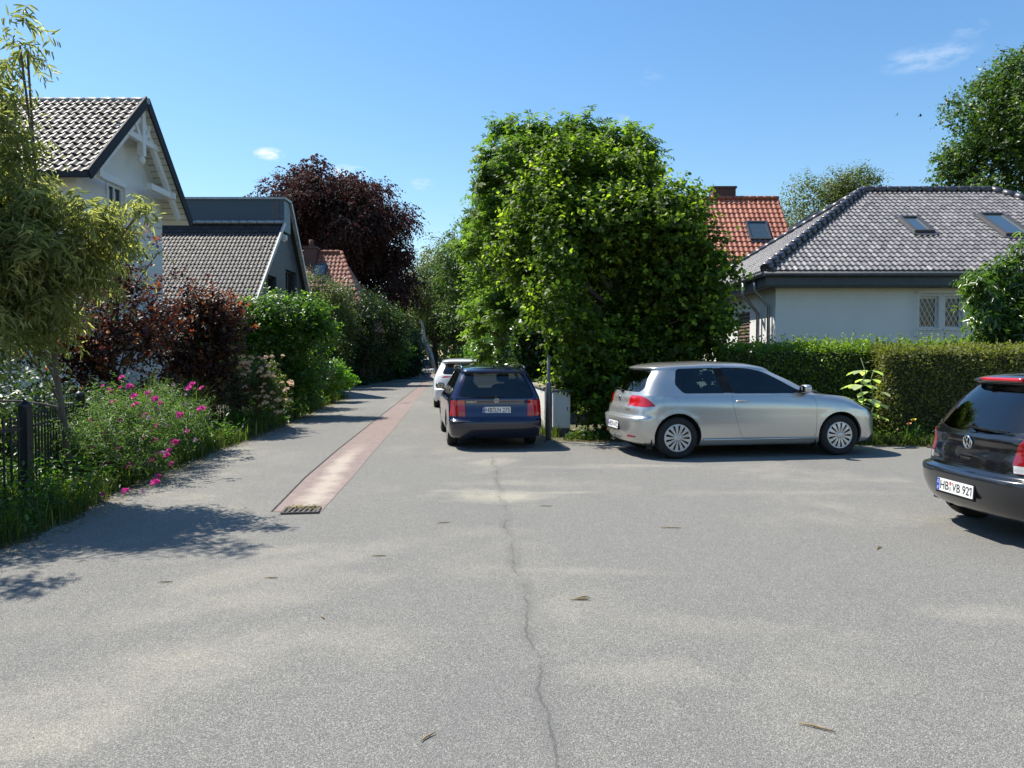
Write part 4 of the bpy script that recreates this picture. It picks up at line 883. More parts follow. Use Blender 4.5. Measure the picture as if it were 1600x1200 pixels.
bt = empty('leaning_birch', (P(678, 572, 78).x, 78, 0), 0, 'pale leaning birch trunk catching the sun at the lane end', 'tree'); o = mb.build('trunk', B_PALE, bt, bt.location)
V, F, rn, _s = grow(np.random.default_rng(7), [(-9.4, 78, 8, 2.2, 2, 2.6)], 18, .4, 700, 6, 1.2, .25, .15, T_RHOMB, droop=.6); np_mesh('crown', V - np.array(bt.location), F, M_OLIVE, bt, attr=rn)

# ---- clipped hedges
def hedge(name, label, path, th, h, seed, material, density, ll, lw, T=T_RHOMB, bulge=.05, lumps=.06, up=.2, core=True, tips=0, dome=0.0, cat='hedge'):
    """hedge along a path of ground points: added dark box core that blocks light, plus a shell of leaves"""
    rg = np.random.default_rng(seed); pts = [np.array((*p, 0.0)) for p in path]; c0 = pts[0].copy()
    root = empty(name, tuple(c0), 0, label, cat)
    P_, N_ = [], []; mbc = MB()
    for a, b in zip(pts, pts[1:]):
        d = b - a; L = np.linalg.norm(d); d = d / L; s = np.array([-d[1], d[0], 0])
        for (cnt, gen) in ((int(density * L * h * 1.0), 'f'), (int(density * L * h * .7), 'b'), (int(density * L * th), 't'), (int(density * th * h), 'e0'), (int(density * th * h), 'e1')):
            u = rg.random(cnt); v = rg.random(cnt)
            if gen in 'fb':
                sg = -1 if gen == 'f' else 1; zz = v * h; p = a + d * (u * L)[:, None] + s * (sg * th / 2); p[:, 2] = zz; n = np.tile(s * sg, (cnt, 1)); 
                if dome: sh = np.clip((zz - (h - dome)) / dome, 0, 1); p -= n * (th / 2 * (1 - np.sqrt(np.maximum(0, 1 - sh ** 2))))[:, None]; n = vn(n + UP * sh[:, None])
            elif gen == 't': p = a + d * (u * L)[:, None] + s * ((v - .5) * th)[:, None]; p[:, 2] = h - (dome * (np.abs(v - .5) * 2) ** 2.5 if dome else 0); n = np.tile(UP, (cnt, 1))
            else: p = (a if gen == 'e0' else b) + s * ((u - .5) * th)[:, None] + UP * (v * h)[:, None]; n = np.tile(-d if gen == 'e0' else d, (cnt, 1))
            P_.append(p); N_.append(n)
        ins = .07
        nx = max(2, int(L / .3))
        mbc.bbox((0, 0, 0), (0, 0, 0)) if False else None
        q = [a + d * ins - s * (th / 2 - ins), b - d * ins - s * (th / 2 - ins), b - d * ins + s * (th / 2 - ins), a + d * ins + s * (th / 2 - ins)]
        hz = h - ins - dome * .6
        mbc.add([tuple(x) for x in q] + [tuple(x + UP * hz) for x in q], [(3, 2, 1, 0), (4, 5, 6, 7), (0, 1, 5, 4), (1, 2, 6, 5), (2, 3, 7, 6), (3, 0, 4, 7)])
    p = np.concatenate(P_); n = np.concatenate(N_); m = len(p)
    # low frequency lumps
    ph = rg.uniform(0, 6, 6); lum = (np.sin(p[:, 0] * 2.3 + ph[0]) + np.sin(p[:, 1] * 2.9 + ph[1] + p[:, 2] * 1.7) + np.sin(p[:, 0] * 5.1 + p[:, 2] * 4.3 + ph[2]) + .7 * np.sin(p[:, 0] * 11 + p[:, 2] * 9 + ph[3]) + .7 * np.sin(p[:, 2] * 13 + p[:, 0] * 7 + ph[4])) / 4
    p = p + n * (lum * lumps + rg.normal(0, bulge * .5, m))[:, None]
    perp = rdir(rg, m); ax = vn(perp * .8 + n * .55 + UP * up); nr = vn(n * .35 + rdir(rg, m) * .6 + UP * .75)
    tone = np.clip(rg.random(m) * .55 + .2 * (lum + .5) + rg.random(m) ** 8 * .4, 0, 1)
    sz = rg.uniform(.7, 1.3, m); V, F, rn = leaf_arrays(p, ax, nr, ll * sz, lw * sz, T, tone)
    V[:, 2] = np.maximum(V[:, 2], .005)
    if tips:
        k = tips; top = p[n[:, 2] > .9]; tb = top[rg.integers(0, len(top), k)]; TP = []; TA = []
        hgt = rg.uniform(.05, .28, k) ** 1.3 * 1.3
        for j in range(6):
            TP.append(tb + UP * (hgt * j / 5)[:, None] + rg.normal(0, .012, (k, 3))); TA.append(vn(rdir(rg, k) + UP * .5))
        V2, F2, r2 = leaf_arrays(np.concatenate(TP), np.concatenate(TA), vn(rdir(rg, 6 * k) + UP * .6), ll * rg.uniform(.6, 1.1, 6 * k), lw * .9, T, np.repeat(.75 + .25 * rg.random(1), 6 * k) * rg.uniform(.8, 1, 6 * k))
        F = np.concatenate([F, F2 + len(V)]); V = np.concatenate([V, V2]); rn = np.concatenate([rn, r2])
    np_mesh('foliage', V - c0, F, material, root, attr=rn)
    if core: mbc.build('light_block_core', M_CORE, root, tuple(c0))  # dark boxes added behind the leaf shell so no light passes through
    return root
hedge('thuja_hedge', 'neatly clipped yellowish olive hedge on the right behind the black car', [(6.95, 14.75), (13.5, 14.55)], 1.1, 1.70, 41, M_THUJA, 1700, .062, .03, lumps=.08, bulge=.11, tips=60)
hedge('privet_hedge', 'looser fresh green hedge behind the silver car, taller shoots on top', [(4.2, 15.55), (6.95, 15.3)], 1.0, 1.74, 42, M_PRIVET, 1100, .062, .038, T=T_OVAL, lumps=.09, bulge=.1, tips=260)
hedge('privet_hedge', 'low strip of light green hedge top showing behind the clipped hedge', [(6.6, 16.1), (11.5, 15.9)], .8, 1.80, 43, M_PRIVET, 500, .065, .04, T=T_OVAL, lumps=.1, bulge=.1, tips=260)
hedge('ivy_hedge', 'sunlit leafy hedge along the lane right of the parked cars', [(.7, 19.0), (-.1, 26.5), (-.9, 36)], 1.2, 2.3, 44, M_IVY, 620, .10, .09, T=T_OVAL, lumps=.12, bulge=.14)
hedge('beech_hedge', 'tall clipped hedge farther along the right side of the lane', [(-1.0, 36.4), (-3.0, 60), (-4.8, 84)], 1.4, 2.4, 45, M_GREEN, 90, .2, .15, lumps=.14, bulge=.1)
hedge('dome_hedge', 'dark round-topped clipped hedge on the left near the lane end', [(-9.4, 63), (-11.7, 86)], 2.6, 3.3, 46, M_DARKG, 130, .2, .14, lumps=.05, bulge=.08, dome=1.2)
hedge('box_bush', 'small square light green bush at the far end of the lane', [(-7.4, 93), (-5.6, 93)], 1.4, 1.9, 47, M_PRIVET, 160, .2, .14, lumps=.1, dome=.3, cat='shrub')
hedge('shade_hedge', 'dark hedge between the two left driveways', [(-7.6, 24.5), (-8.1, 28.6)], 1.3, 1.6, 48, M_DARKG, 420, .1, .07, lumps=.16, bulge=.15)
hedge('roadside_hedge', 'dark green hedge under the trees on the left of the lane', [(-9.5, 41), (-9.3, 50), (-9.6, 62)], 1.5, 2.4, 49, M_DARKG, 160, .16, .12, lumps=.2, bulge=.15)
# ---- far-off wood all round the horizon
rg = np.random.default_rng(77); lobes = []
for a in np.arange(-98, 99, 3.2):
    d = 150 + rg.uniform(-12, 25); x, y = d * math.sin(R(a)), d * math.cos(R(a)); hh = rg.uniform(5, 8.5) 
    lobes.append((x, y, hh * .5, 6.5, 6, hh * .55))
V, F, rn, _ = grow(rg, lobes, 420, .42, 9000, 6, 2.2, .9, .7, T_SIMPLE, zmin=0)
tag(np_mesh('distant_wood', V, F, M_DARKG, None, attr=rn), kind='stuff')

# ---- grass, weeds and verge plants
def blades(rg, n, area, hmin, hmax, wd, lean=.35):
    """area(rg,n)->(n,3) root points"""
    p = area(rg, n); n = len(p); h = rg.uniform(hmin, hmax, n); d = rdir(rg, n); d[:, 2] = 0; d = vn(d); s = np.stack([-d[:, 1], d[:, 0], 0 * h], 1)
    l = rg.uniform(.3, 1, n) * lean
    m = p + UP * (h * .55)[:, None] + d * (h * l * .25)[:, None]; t = p + UP * (h * .95)[:, None] + d * (h * l)[:, None]
    w = (wd * rg.uniform(.6, 1.3, n))[:, None]
    V = np.stack([p - s * w, p + s * w, m - s * w * .8, m + s * w * .8, t], 1).reshape(-1, 3); b = np.arange(n)[:, None] * 5
    return V, b + np.array([[0, 1, 3, 2]]), b + np.array([[2, 3, 4]]), np.repeat(np.clip(rg.random(n) * .85 + (rg.random(n) < .08) * .3, 0, 1), 5)
def strip_area(inner, outer):
    """points between two polylines with the same number of points"""
    I = np.array(inner, float); O = np.array(outer, float); L = np.linalg.norm((I[1:] + O[1:] - I[:-1] - O[:-1]) / 2, axis=1) * (np.linalg.norm(I[1:] - O[1:], axis=1) + np.linalg.norm(I[:-1] - O[:-1], axis=1)) / 2
    def f(rg, n):
        k = rg.choice(len(L), n, p=L / L.sum()); u = rg.random(n)[:, None]; v = (rg.random(n) ** .8)[:, None]
        a = I[k] + (I[k + 1] - I[k]) * u; b = O[k] + (O[k + 1] - O[k]) * u; q = a + (b - a) * v
        return np.concatenate([q, np.zeros((n, 1))], 1)
    return f
def grass(name, areas, m=M_GRASS, seed=0):
    rg = np.random.default_rng(seed); Vs, Q, T3, A = [], [], [], []; o = 0
    for n, ar, h0, h1, wd, ln in areas:
        V, q, t, a = blades(rg, n, ar, h0, h1, wd, ln); Vs.append(V); Q.append(q + o); T3.append(t + o); A.append(a); o += len(V)
    return tag(np_mesh(name, np.concatenate(Vs), [np.concatenate(Q), np.concatenate(T3)], m, None, attr=np.concatenate(A)), kind='stuff')
edge = [tuple(G(px, py)[:2]) for px, py in [(0, 862), (60, 838), (130, 806), (176, 776), (250, 742), (318, 716), (352, 700), (392, 688), (440, 668), (500, 640), (546, 620)]]
edge = [(-4.7, 1.2), (-4.3, 3.4)] + edge
inn = [(x - .02, y) for x, y in edge]; out = [(x - 1.5, y + .05) for x, y in edge]; out2 = [(x - 3.4, y + .05) for x, y in edge]
near = lambda e, a, b: e[a:b]
grass('verge_grass', [
    (15000, strip_area(inn[:6], out[:6]), .08, .34, .005, .6), (9000, strip_area(inn[5:10], out[5:10]), .08, .30, .007, .6), (6000, strip_area(inn[8:], out[8:]), .12, .38, .012, .5),
    (4000, strip_area(out[:8], out2[:8]), .1, .3, .006, .5),
    (5200, strip_area([(.95, 14.4), (2.4, 14.3), (4.2, 14.25)], [(1.2, 15.2), (2.4, 15.3), (4.2, 15.2)]), .04, .14, .006, .6),
    (11000, strip_area([(5.7, 13.85), (7.3, 13.45), (9, 13.3), (13, 13.1)], [(5.7, 14.7), (7.3, 14.25), (9, 14.1), (13, 14.0)]), .05, .24, .006, .6),
    (2600, strip_area([(.62, 15.0), (.35, 18), (.1, 24)], [(.95, 15), (.75, 18), (.5, 24)]), .08, .3, .008, .5),
    (5000, strip_area([(-8.4, 38.4), (-8.8, 46), (-9.9, 60)], [(-10, 38.4), (-10.2, 46), (-11.4, 60)]), .2, .55, .02, .5)], seed=51)
# broad-leaved weeds among the grass
rg = np.random.default_rng(52)
def weeds(ar, n, h0, h1, ll, lw, k=7):
    p = ar(rg, n); h = rg.uniform(h0, h1, n); t = (np.arange(k)[None] + rg.random((n, k))) / k
    ln = rdir(rg, n) * .25; pos = p[:, None] + (UP + ln[:, None] * [1, 1, 0]) * (t * h[:, None])[..., None]; pos = pos.reshape(-1, 3); m = len(pos)
    ax = rdir(rg, m); ax[:, 2] = ax[:, 2] * .4 + .35; return leaf_arrays(pos, vn(ax), vn(UP + rdir(rg, m) * .5), ll * rg.uniform(.6, 1.3, m), lw * rg.uniform(.7, 1.2, m), T_OVAL, rg.random(m) * .85)
parts = [weeds(strip_area(inn[:6], out[:6]), 1700, .15, .6, .075, .03), weeds(strip_area(out[:7], out2[:7]), 1300, .3, .95, .09, .04), weeds(strip_area(inn[5:10], out[5:10]), 600, .15, .5, .09, .035), weeds(strip_area(inn[8:], out[8:]), 500, .2, .6, .11, .05),
         weeds(strip_area([(1.0, 14.35), (2.4, 14.3), (4.2, 14.25)], [(1.2, 15.2), (2.4, 15.3), (4.2, 15.2)]), 260, .06, .25, .06, .04), weeds(strip_area([(5.9, 13.85), (7.3, 13.5), (9, 13.35), (13, 13.2)], [(5.7, 14.7), (7.3, 14.25), (9, 14.1), (13, 14.0)]), 420, .08, .35, .06, .04)]
Vs, Fs, As, o = [], [], [], 0
for V, F, a in parts: Vs.append(V); Fs.append(F + o); As.append(a); o += len(V)
tag(np_mesh('roadside_weeds', np.concatenate(Vs), np.concatenate(Fs), M_GREEN, None, attr=np.concatenate(As)), kind='stuff')

# ---- magenta flowering bush on the left verge
fb = plant('pea_flower_bush', 'sprawling bush dotted with magenta pink flowers beside the asphalt edge', 'flowering bush', (-5.0, 9.9), [
    (-5.2, 9.8, .55, .85, 1.0, .55), (-4.75, 9.5, .5, .6, .9, .48), (-5.0, 11.4, .6, .6, .8, .6), (-5.4, 9.2, .75, .5, .5, .5), (-5.6, 10.6, .6, .7, .8, .55), (-4.95, 10.6, .7, .6, .7, .5), (-5.75, 9.6, .5, .5, .7, .5)],
    leaf_mat('pea_leaves', [(0, (.035, .065, .03)), (.5, (.065, .11, .045)), (1, (.13, .19, .08))], .4, .45), 75, .34, 3200, 7, .22, .058, .014, 53, T=T_LANCE, trunk=False, up=.5, droop=.15, crown='foliage')
rg = np.random.default_rng(54)
mb = MB()
for k in range(130):
    b = Vector((-5.3 + rg.uniform(-.5, .45), 10.1 + rg.uniform(-.9, 1.2), 0)); e = b + Vector((rg.normal() * .25, rg.normal() * .25, rg.uniform(.5, 1.15)))
    mb.tube([b, (b + e) / 2 + Vector((rg.normal() * .05, rg.normal() * .05, .06)), e], [.004, .003, .0015], 3, False)
mb.build('stems', mat('green_stem', (.08, .13, .04), .6), fb, fb.location)
m_mag = leaf_mat('magenta_petals', [(0, (.42, .03, .26)), (.6, (.58, .06, .38)), (1, (.66, .18, .52))], .35, .5, (1.2, .8, 1.2)); m_lil = leaf_mat('lilac_petals', [(0, (.38, .22, .42)), (1, (.52, .38, .58))], .35, .5, (1, 1, 1))
def flower_mesh(nm, mt, r, n, seed):
    g_ = np.random.default_rng(seed); d = rdir(g_, n); d[:, 2] = np.abs(d[:, 2]) * .8 + .1
    V, F, a = leaf_arrays(d * r * .2, vn(d), vn(rdir(g_, n)), np.full(n, r) * g_.uniform(.7, 1.2, n), np.full(n, r * .9), T_OVAL, g_.random(n)); me_o = np_mesh(nm, V, F, mt, None, attr=a); return me_o
spots = []
for px, py in [(190, 591), (198, 640), (188, 655), (133, 642), (122, 657), (154, 657), (236, 611), (231, 616), (210, 620), (225, 650), (229, 662), (215, 648), (282, 649), (292, 675), (306, 688), (184, 712), (183, 680), (163, 726), (149, 736), (152, 740), (247, 745), (242, 755), (224, 769), (159, 773), (245, 712), (236, 722), (216, 718), (104, 702), (232, 676), (273, 692), (257, 665), (160, 604), (243, 690), (212, 675), (262, 700), (172, 612), (183, 630), (202, 605), (246, 640), (196, 768)]:
    Yd = 8.9 + 1.6 * (790 - py) / 200 + rg.uniform(-.1, .25)
    if py > 735: Yd = G(px, py + 14).y + .05
    spots.append(P(px, py, Yd))
for k in range(38):
    px, py = rg.uniform(135, 320), rg.uniform(600, 735)
    if py > 590 + (px - 135) * .0 and not (px > 290 and py > 700): spots.append(P(px, py, 8.8 + 1.6 * (790 - py) / 200))
f0 = flower_mesh('flower', m_mag, .044, 16, 1); f1 = flower_mesh('flower', m_lil, .034, 12, 2)
for k, s in enumerate(spots):
    src = f1 if k % 4 == 2 else f0
    o = src if src.parent is None else src.copy()
    if src.parent is not None: COL.objects.link(o)
    o.parent = fb; o.location = s - fb.location; o.rotation_euler = (rg.uniform(.2, 1.2), rg.uniform(-.4, .4), rg.uniform(-.8, .8)); sc_ = rg.uniform(.6, 1.15); o.scale = (sc_,) * 3
# pale trusses on the rose shrub
m_rose = leaf_mat('pale_petals', [(0, (.62, .45, .40)), (.5, (.72, .60, .52)), (1, (.75, .70, .60))], .35, .5, (1, .95, .9)); f2 = None
for k in range(60):
    px, py = rg.uniform(372, 455), 0
    py = rg.uniform(548, 655) if px > 420 else rg.uniform(556, 600) + rg.uniform(0, 45) * (rg.random() < .5)
    if f2 is None: f2 = flower_mesh('blossom', m_rose, .055, 22, 3); o = f2
    else: o = f2.copy(); COL.objects.link(o)
    o.parent = rb; o.location = P(px, py, 16.45 + rg.uniform(-.1, .3)) - rb.location; o.rotation_euler = (rg.uniform(-.5, .5), rg.uniform(-.5, .5), rg.uniform(0, 6)); sc_ = rg.uniform(.6, 1.3); o.scale = (sc_,) * 3
# ---- ornamental grass tuft
def tuft(name, label, c, n, h, spread, wd, seed, cat='grass tuft', m=M_GRASS):
    rg = np.random.default_rng(seed); root = empty(name, c, 0, label, cat); V = []; F = []; A = []
    for k in range(n):
        a = rg.uniform(0, 2 * math.pi); hh = h * rg.uniform(.6, 1.05); sp = spread * rg.uniform(.2, 1.1); s = np.array([-math.sin(a), math.cos(a), 0]) * wd; d = np.array([math.cos(a), math.sin(a), 0]); b = np.array([rg.normal() * .08, rg.normal() * .08, 0]); i0 = len(V)
        for j, t in enumerate((0, .3, .55, .8, 1)):
            q = b + d * sp * t ** 1.8 + UP * hh * (1.25 * t - .42 * t ** 3 * (sp / spread)); w_ = s * (1 - t) ** .6
            V += [q - w_, q + w_]; 
            if j: F.append((i0 + 2 * j - 2, i0 + 2 * j - 1, i0 + 2 * j + 1, i0 + 2 * j))
        A += [rg.random() * .9] * 10
    np_mesh('blades', np.array(V), np.array(F), m, root, attr=np.array(A)); return root
tuft('ornamental_grass', 'arching tuft of long bright grass blades beside the sand patch', (-5.35, 12.6, 0), 260, 1.15, .75, .009, 61)
tuft('ornamental_grass', 'taller thin grass tuft standing behind the magenta flowers', (-5.55, 11.6, 0), 120, 1.35, .45, .008, 62)
# ---- sunflower-like plants in front of the hedge
def big_leaf_plant(label, base, h, seed, n):
    rg = np.random.default_rng(seed); root = empty('sunflower_plant', base, 0, label, 'plant'); mb = MB()
    stem = [Vector((rg.normal() * .015 * k, rg.normal() * .015, h * k / 6)) for k in range(7)]; mb.tube(stem, [.014, .013, .012, .011, .010, .008, .005], 6)
    P0, A0, N0 = [], [], []
    for k in range(n):
        t = .42 + .58 * (k + .5) / n; q = stem[min(6, int(t * 6))]; a = k * 2.4 + rg.uniform(-.4, .4); d = Vector((math.cos(a), math.sin(a), .35)); L = .16 * (1.15 - .5 * t)
        e = q + d * L; mb.tube([q, q + d * L * .6, e], [.005, .004, .003], 4, False); P0.append(e); A0.append((d.x, d.y, -.35)); N0.append((d.x * .2, d.y * .2, 1))
    mb.build('stem', mat('pale_stem', (.20, .27, .10), .6), root)
    V, F, rn = leaf_arrays(np.array(P0), np.array(A0), np.array(N0), rg.uniform(.17, .27, n), rg.uniform(.15, .22, n), T_OVAL, rg.random(n)); np_mesh('leaves', V, F, leaf_mat('sunflower_leaves', [(0, (.30, .38, .20)), (1, (.45, .52, .33))], .4, .35, spec=.8), root, attr=rn)
b = P(1347, 640, 13.75); big_leaf_plant('tall plant with large pale green leaves just beyond the silver car bonnet', (b.x, 13.75, 0), 1.56, 71, 15)
b = P(1362, 640, 13.95); big_leaf_plant('slimmer large-leaved plant right behind the tall one', (b.x, 13.95, 0), 1.36, 72, 9)
fl = tuft('marigold_plant', 'small plant with one yellow and one orange flower at the clipped hedge foot', (P(1424, 660, 13.9).x, 13.9, 0), 34, .42, .2, .007, 73, 'plant', M_GREEN)
for (px, py, c_, s_) in ((1428, 657, (.75, .55, .02), .045), (1421, 663, (.75, .35, .15), .04)):
    f_ = flower_mesh('flower', mat('yellow_petals', c_, .6), s_, 16, 5); f_.parent = fl; f_.location = P(px, py, 13.85) - fl.location

# ---- dry litter and grit along the asphalt edges
rg = np.random.default_rng(95)
def litter(ar, n):
    p = ar(rg, n); p[:, 2] = rg.uniform(.006, .02, n); a = rdir(rg, n); a[:, 2] *= .25
    return leaf_arrays(p, vn(a), vn(UP + rdir(rg, n) * .5), rg.uniform(.008, .05, n), rg.uniform(.004, .016, n), T_RHOMB, rg.random(n))
off = lambda e, dx: [(x + dx, y) for x, y in e]
parts = [litter(strip_area(off(edge[1:], -.10), off(edge[1:], .22)), 5200), litter(strip_area([(.72, 14.2), (2.2, 14.0), (4.0, 13.9), (6.0, 13.6), (7.4, 13.25), (9, 13.1), (13, 12.9)], [(.8, 14.6), (2.2, 14.4), (4.0, 14.3), (6.0, 14.0), (7.4, 13.6), (9, 13.4), (13, 13.2)]), 3000)]
V, F, a = parts[0]; V2, F2, a2 = parts[1]
tag(np_mesh('roadside_litter', np.concatenate([V, V2]), np.concatenate([F, F2 + len(V)]), leaf_mat('dead_leaf_bits', [(0, (.10, .08, .05)), (.5, (.22, .17, .10)), (1, (.38, .31, .19))], .2, .8), None, attr=np.concatenate([a, a2])), kind='stuff')
p = np.stack([rg.uniform(-4, 9, 700), rg.uniform(1.3, 13, 700), rg.uniform(.003, .005, 700)], 1); a = rdir(rg, 700); a[:, 2] *= .2; V, F, rn = leaf_arrays(p, vn(a), vn(UP + rdir(rg, 700) * .4), rg.uniform(.004, .012, 700), rg.uniform(.003, .008, 700), T_RHOMB, rg.random(700))
tag(np_mesh('road_grit', V, F, leaf_mat('grit', [(0, (.04, .035, .03)), (.5, (.16, .13, .09)), (1, (.5, .46, .38))], .1, .8), None, attr=rn), kind='stuff')
# ------------------------------------------------------------------ cars
def pl(curve, x):
    if not hasattr(curve, '__len__'): return np.full_like(x, float(curve))
    c = np.array(curve, float); return np.interp(x, c[:, 0], c[:, 1])
def pchip(t, Y, tn):
    """monotone cubic through keys Y (k, ...) at t, sampled at tn"""
    h = np.diff(t); sh = (-1,) + (1,) * (Y.ndim - 1); d = np.diff(Y, axis=0) / h.reshape(sh); m = np.zeros_like(Y); m[0] = d[0]; m[-1] = d[-1]
    for i in range(1, len(t) - 1):
        w1 = 2 * h[i] + h[i - 1]; w2 = h[i] + 2 * h[i - 1]; ok = d[i - 1] * d[i] > 0
        with np.errstate(all='ignore'): v = (w1 + w2) / (w1 / d[i - 1] + w2 / d[i])
        m[i] = np.where(ok, v, 0)
    k = np.clip(np.searchsorted(t, tn, side='right') - 1, 0, len(t) - 2); hh = h[k].reshape(sh); u = ((tn - t[k]) / h[k]).reshape(sh)
    return (Y[k] * (1 + 2 * u) * (1 - u) ** 2 + m[k] * hh * u * (1 - u) ** 2 + Y[k + 1] * u * u * (3 - 2 * u) + m[k + 1] * hh * u * u * (u - 1))
def ring_half(r, K1=20, K2=56, K3=20):
    xr, xf, rx, rn, fx, fn = r['xr'], r['xf'], r.get('rx', .42), r.get('rn', 3.0), r.get('fx', .5), r.get('fn', 2.6)
    L = xf - xr; rx = min(rx, L * .45); fx = min(fx, L * .45)
    ph = np.linspace(0, math.pi / 2, K1); xa = xr + rx * (1 - np.cos(ph) ** (2 / rn)); sa = np.sin(ph) ** (2 / rn)
    xb = np.linspace(xr + rx, xf - fx, K2)[1:-1]; sb = np.ones_like(xb)
    ph = np.linspace(math.pi / 2, 0, K3); xc = xf - fx * (1 - np.cos(ph) ** (2 / fn)); s_c = np.sin(ph) ** (2 / fn)
    x = np.concatenate([xa, xb, xc]); s = np.concatenate([sa, sb, s_c]); s[0] = s[-1] = 0
    y = pl(r['w'], x) * s; z = pl(r['z'], x) + r.get('crown', 0) * (1 - s ** 2)
    return np.stack([x, y, z], 1)
def poly_round(poly, rad, n=4):
    out = []; N = len(poly); rads = rad if hasattr(rad, '__len__') else [rad] * N
    for i in range(N):
        p0, p, p1 = (Vector((*poly[(i + k) % N], 0)) for k in (-1, 0, 1)); a = (p0 - p); b = (p1 - p); r = min(rads[i], a.length * .45, b.length * .45)
        if r < 1e-4: out.append((p.x, p.y)); continue
        A = p + a.normalized() * r; B = p + b.normalized() * r
        for k in range(n + 1):
            t = k / n; q = A * (1 - t) ** 2 + p * 2 * t * (1 - t) + B * t * t; out.append((q.x, q.y))
    return out
def poly_offset(poly, d):
    """grow a polygon outward by d"""
    N = len(poly); area = sum(poly[i][0] * poly[(i + 1) % N][1] - poly[(i + 1) % N][0] * poly[i][1] for i in range(N)); s = 1 if area > 0 else -1; out = []
    for i in range(N):
        a, b, c = (np.array(poly[(i + k) % N]) for k in (-1, 0, 1)); e1 = vn(b - a); e2 = vn(c - b); n1 = np.array([e1[1], -e1[0]]) * s; n2 = np.array([e2[1], -e2[0]]) * s
        m = n1 + n2; m = m / max(.35, m @ m / 2 if m @ m > 1e-6 else 1) ; out.append(tuple(b + m * d * .5 * (2 if False else 1) * 1.0))
    return out
def in_poly(p, poly):
    x, y = p; c = False; n = len(poly); j = n - 1
    for i in range(n):
        xi, yi = poly[i]; xj, yj = poly[j]
        if (yi > y) != (yj > y) and x < (xj - xi) * (y - yi) / (yj - yi) + xi: c = not c
        j = i
    return c
AX = {'side': (0, 2), 'end': (1, 2), 'top': (0, 1)}
def cut_poly(bm, poly, view, sel):
    i0, i1 = AX[view]; N = len(poly); xs = [p[0] for p in poly]; ys = [p[1] for p in poly]; bb = (min(xs), max(xs), min(ys), max(ys))
    def fb(f):
        a = [v.co[i0] for v in f.verts]; b = [v.co[i1] for v in f.verts]; return min(a), max(a), min(b), max(b)
    cand = []
    for f in bm.faces:
        if sel(f.calc_center_median()):
            q = fb(f)
            if q[1] >= bb[0] and q[0] <= bb[1] and q[3] >= bb[2] and q[2] <= bb[3]: cand.append(f)
    cand = set(cand)
    for k in range(N):
        a = poly[k]; b = poly[(k + 1) % N]; e = 2e-4; sx = (min(a[0], b[0]) - e, max(a[0], b[0]) + e, min(a[1], b[1]) - e, max(a[1], b[1]) + e)
        d = (b[0] - a[0], b[1] - a[1]); ln = math.hypot(*d)
        if ln < 1e-5: continue
        no = [0, 0, 0]; no[i0] = -d[1] / ln; no[i1] = d[0] / ln; co = [0, 0, 0]; co[i0] = a[0]; co[i1] = a[1]
        sub = []
        for f in cand:
            q = fb(f)
            if q[1] >= sx[0] and q[0] <= sx[1] and q[3] >= sx[2] and q[2] <= sx[3]: sub.append(f)
        if not sub: continue
        geom = list(sub) + list({e_ for f in sub for e_ in f.edges}) + list({v for f in sub for v in f.verts})
        r = bmesh.ops.bisect_plane(bm, geom=geom, plane_co=co, plane_no=no, dist=1e-5)
        cand = {f for f in cand if f.is_valid} | {f for f in r['geom'] if isinstance(f, bmesh.types.BMFace) and f.is_valid and sel(f.calc_center_median())}
    out = []
    for f in cand:
        c = f.calc_center_median()
        if in_poly((c[i0], c[i1]), poly): out.append(f)
    return out
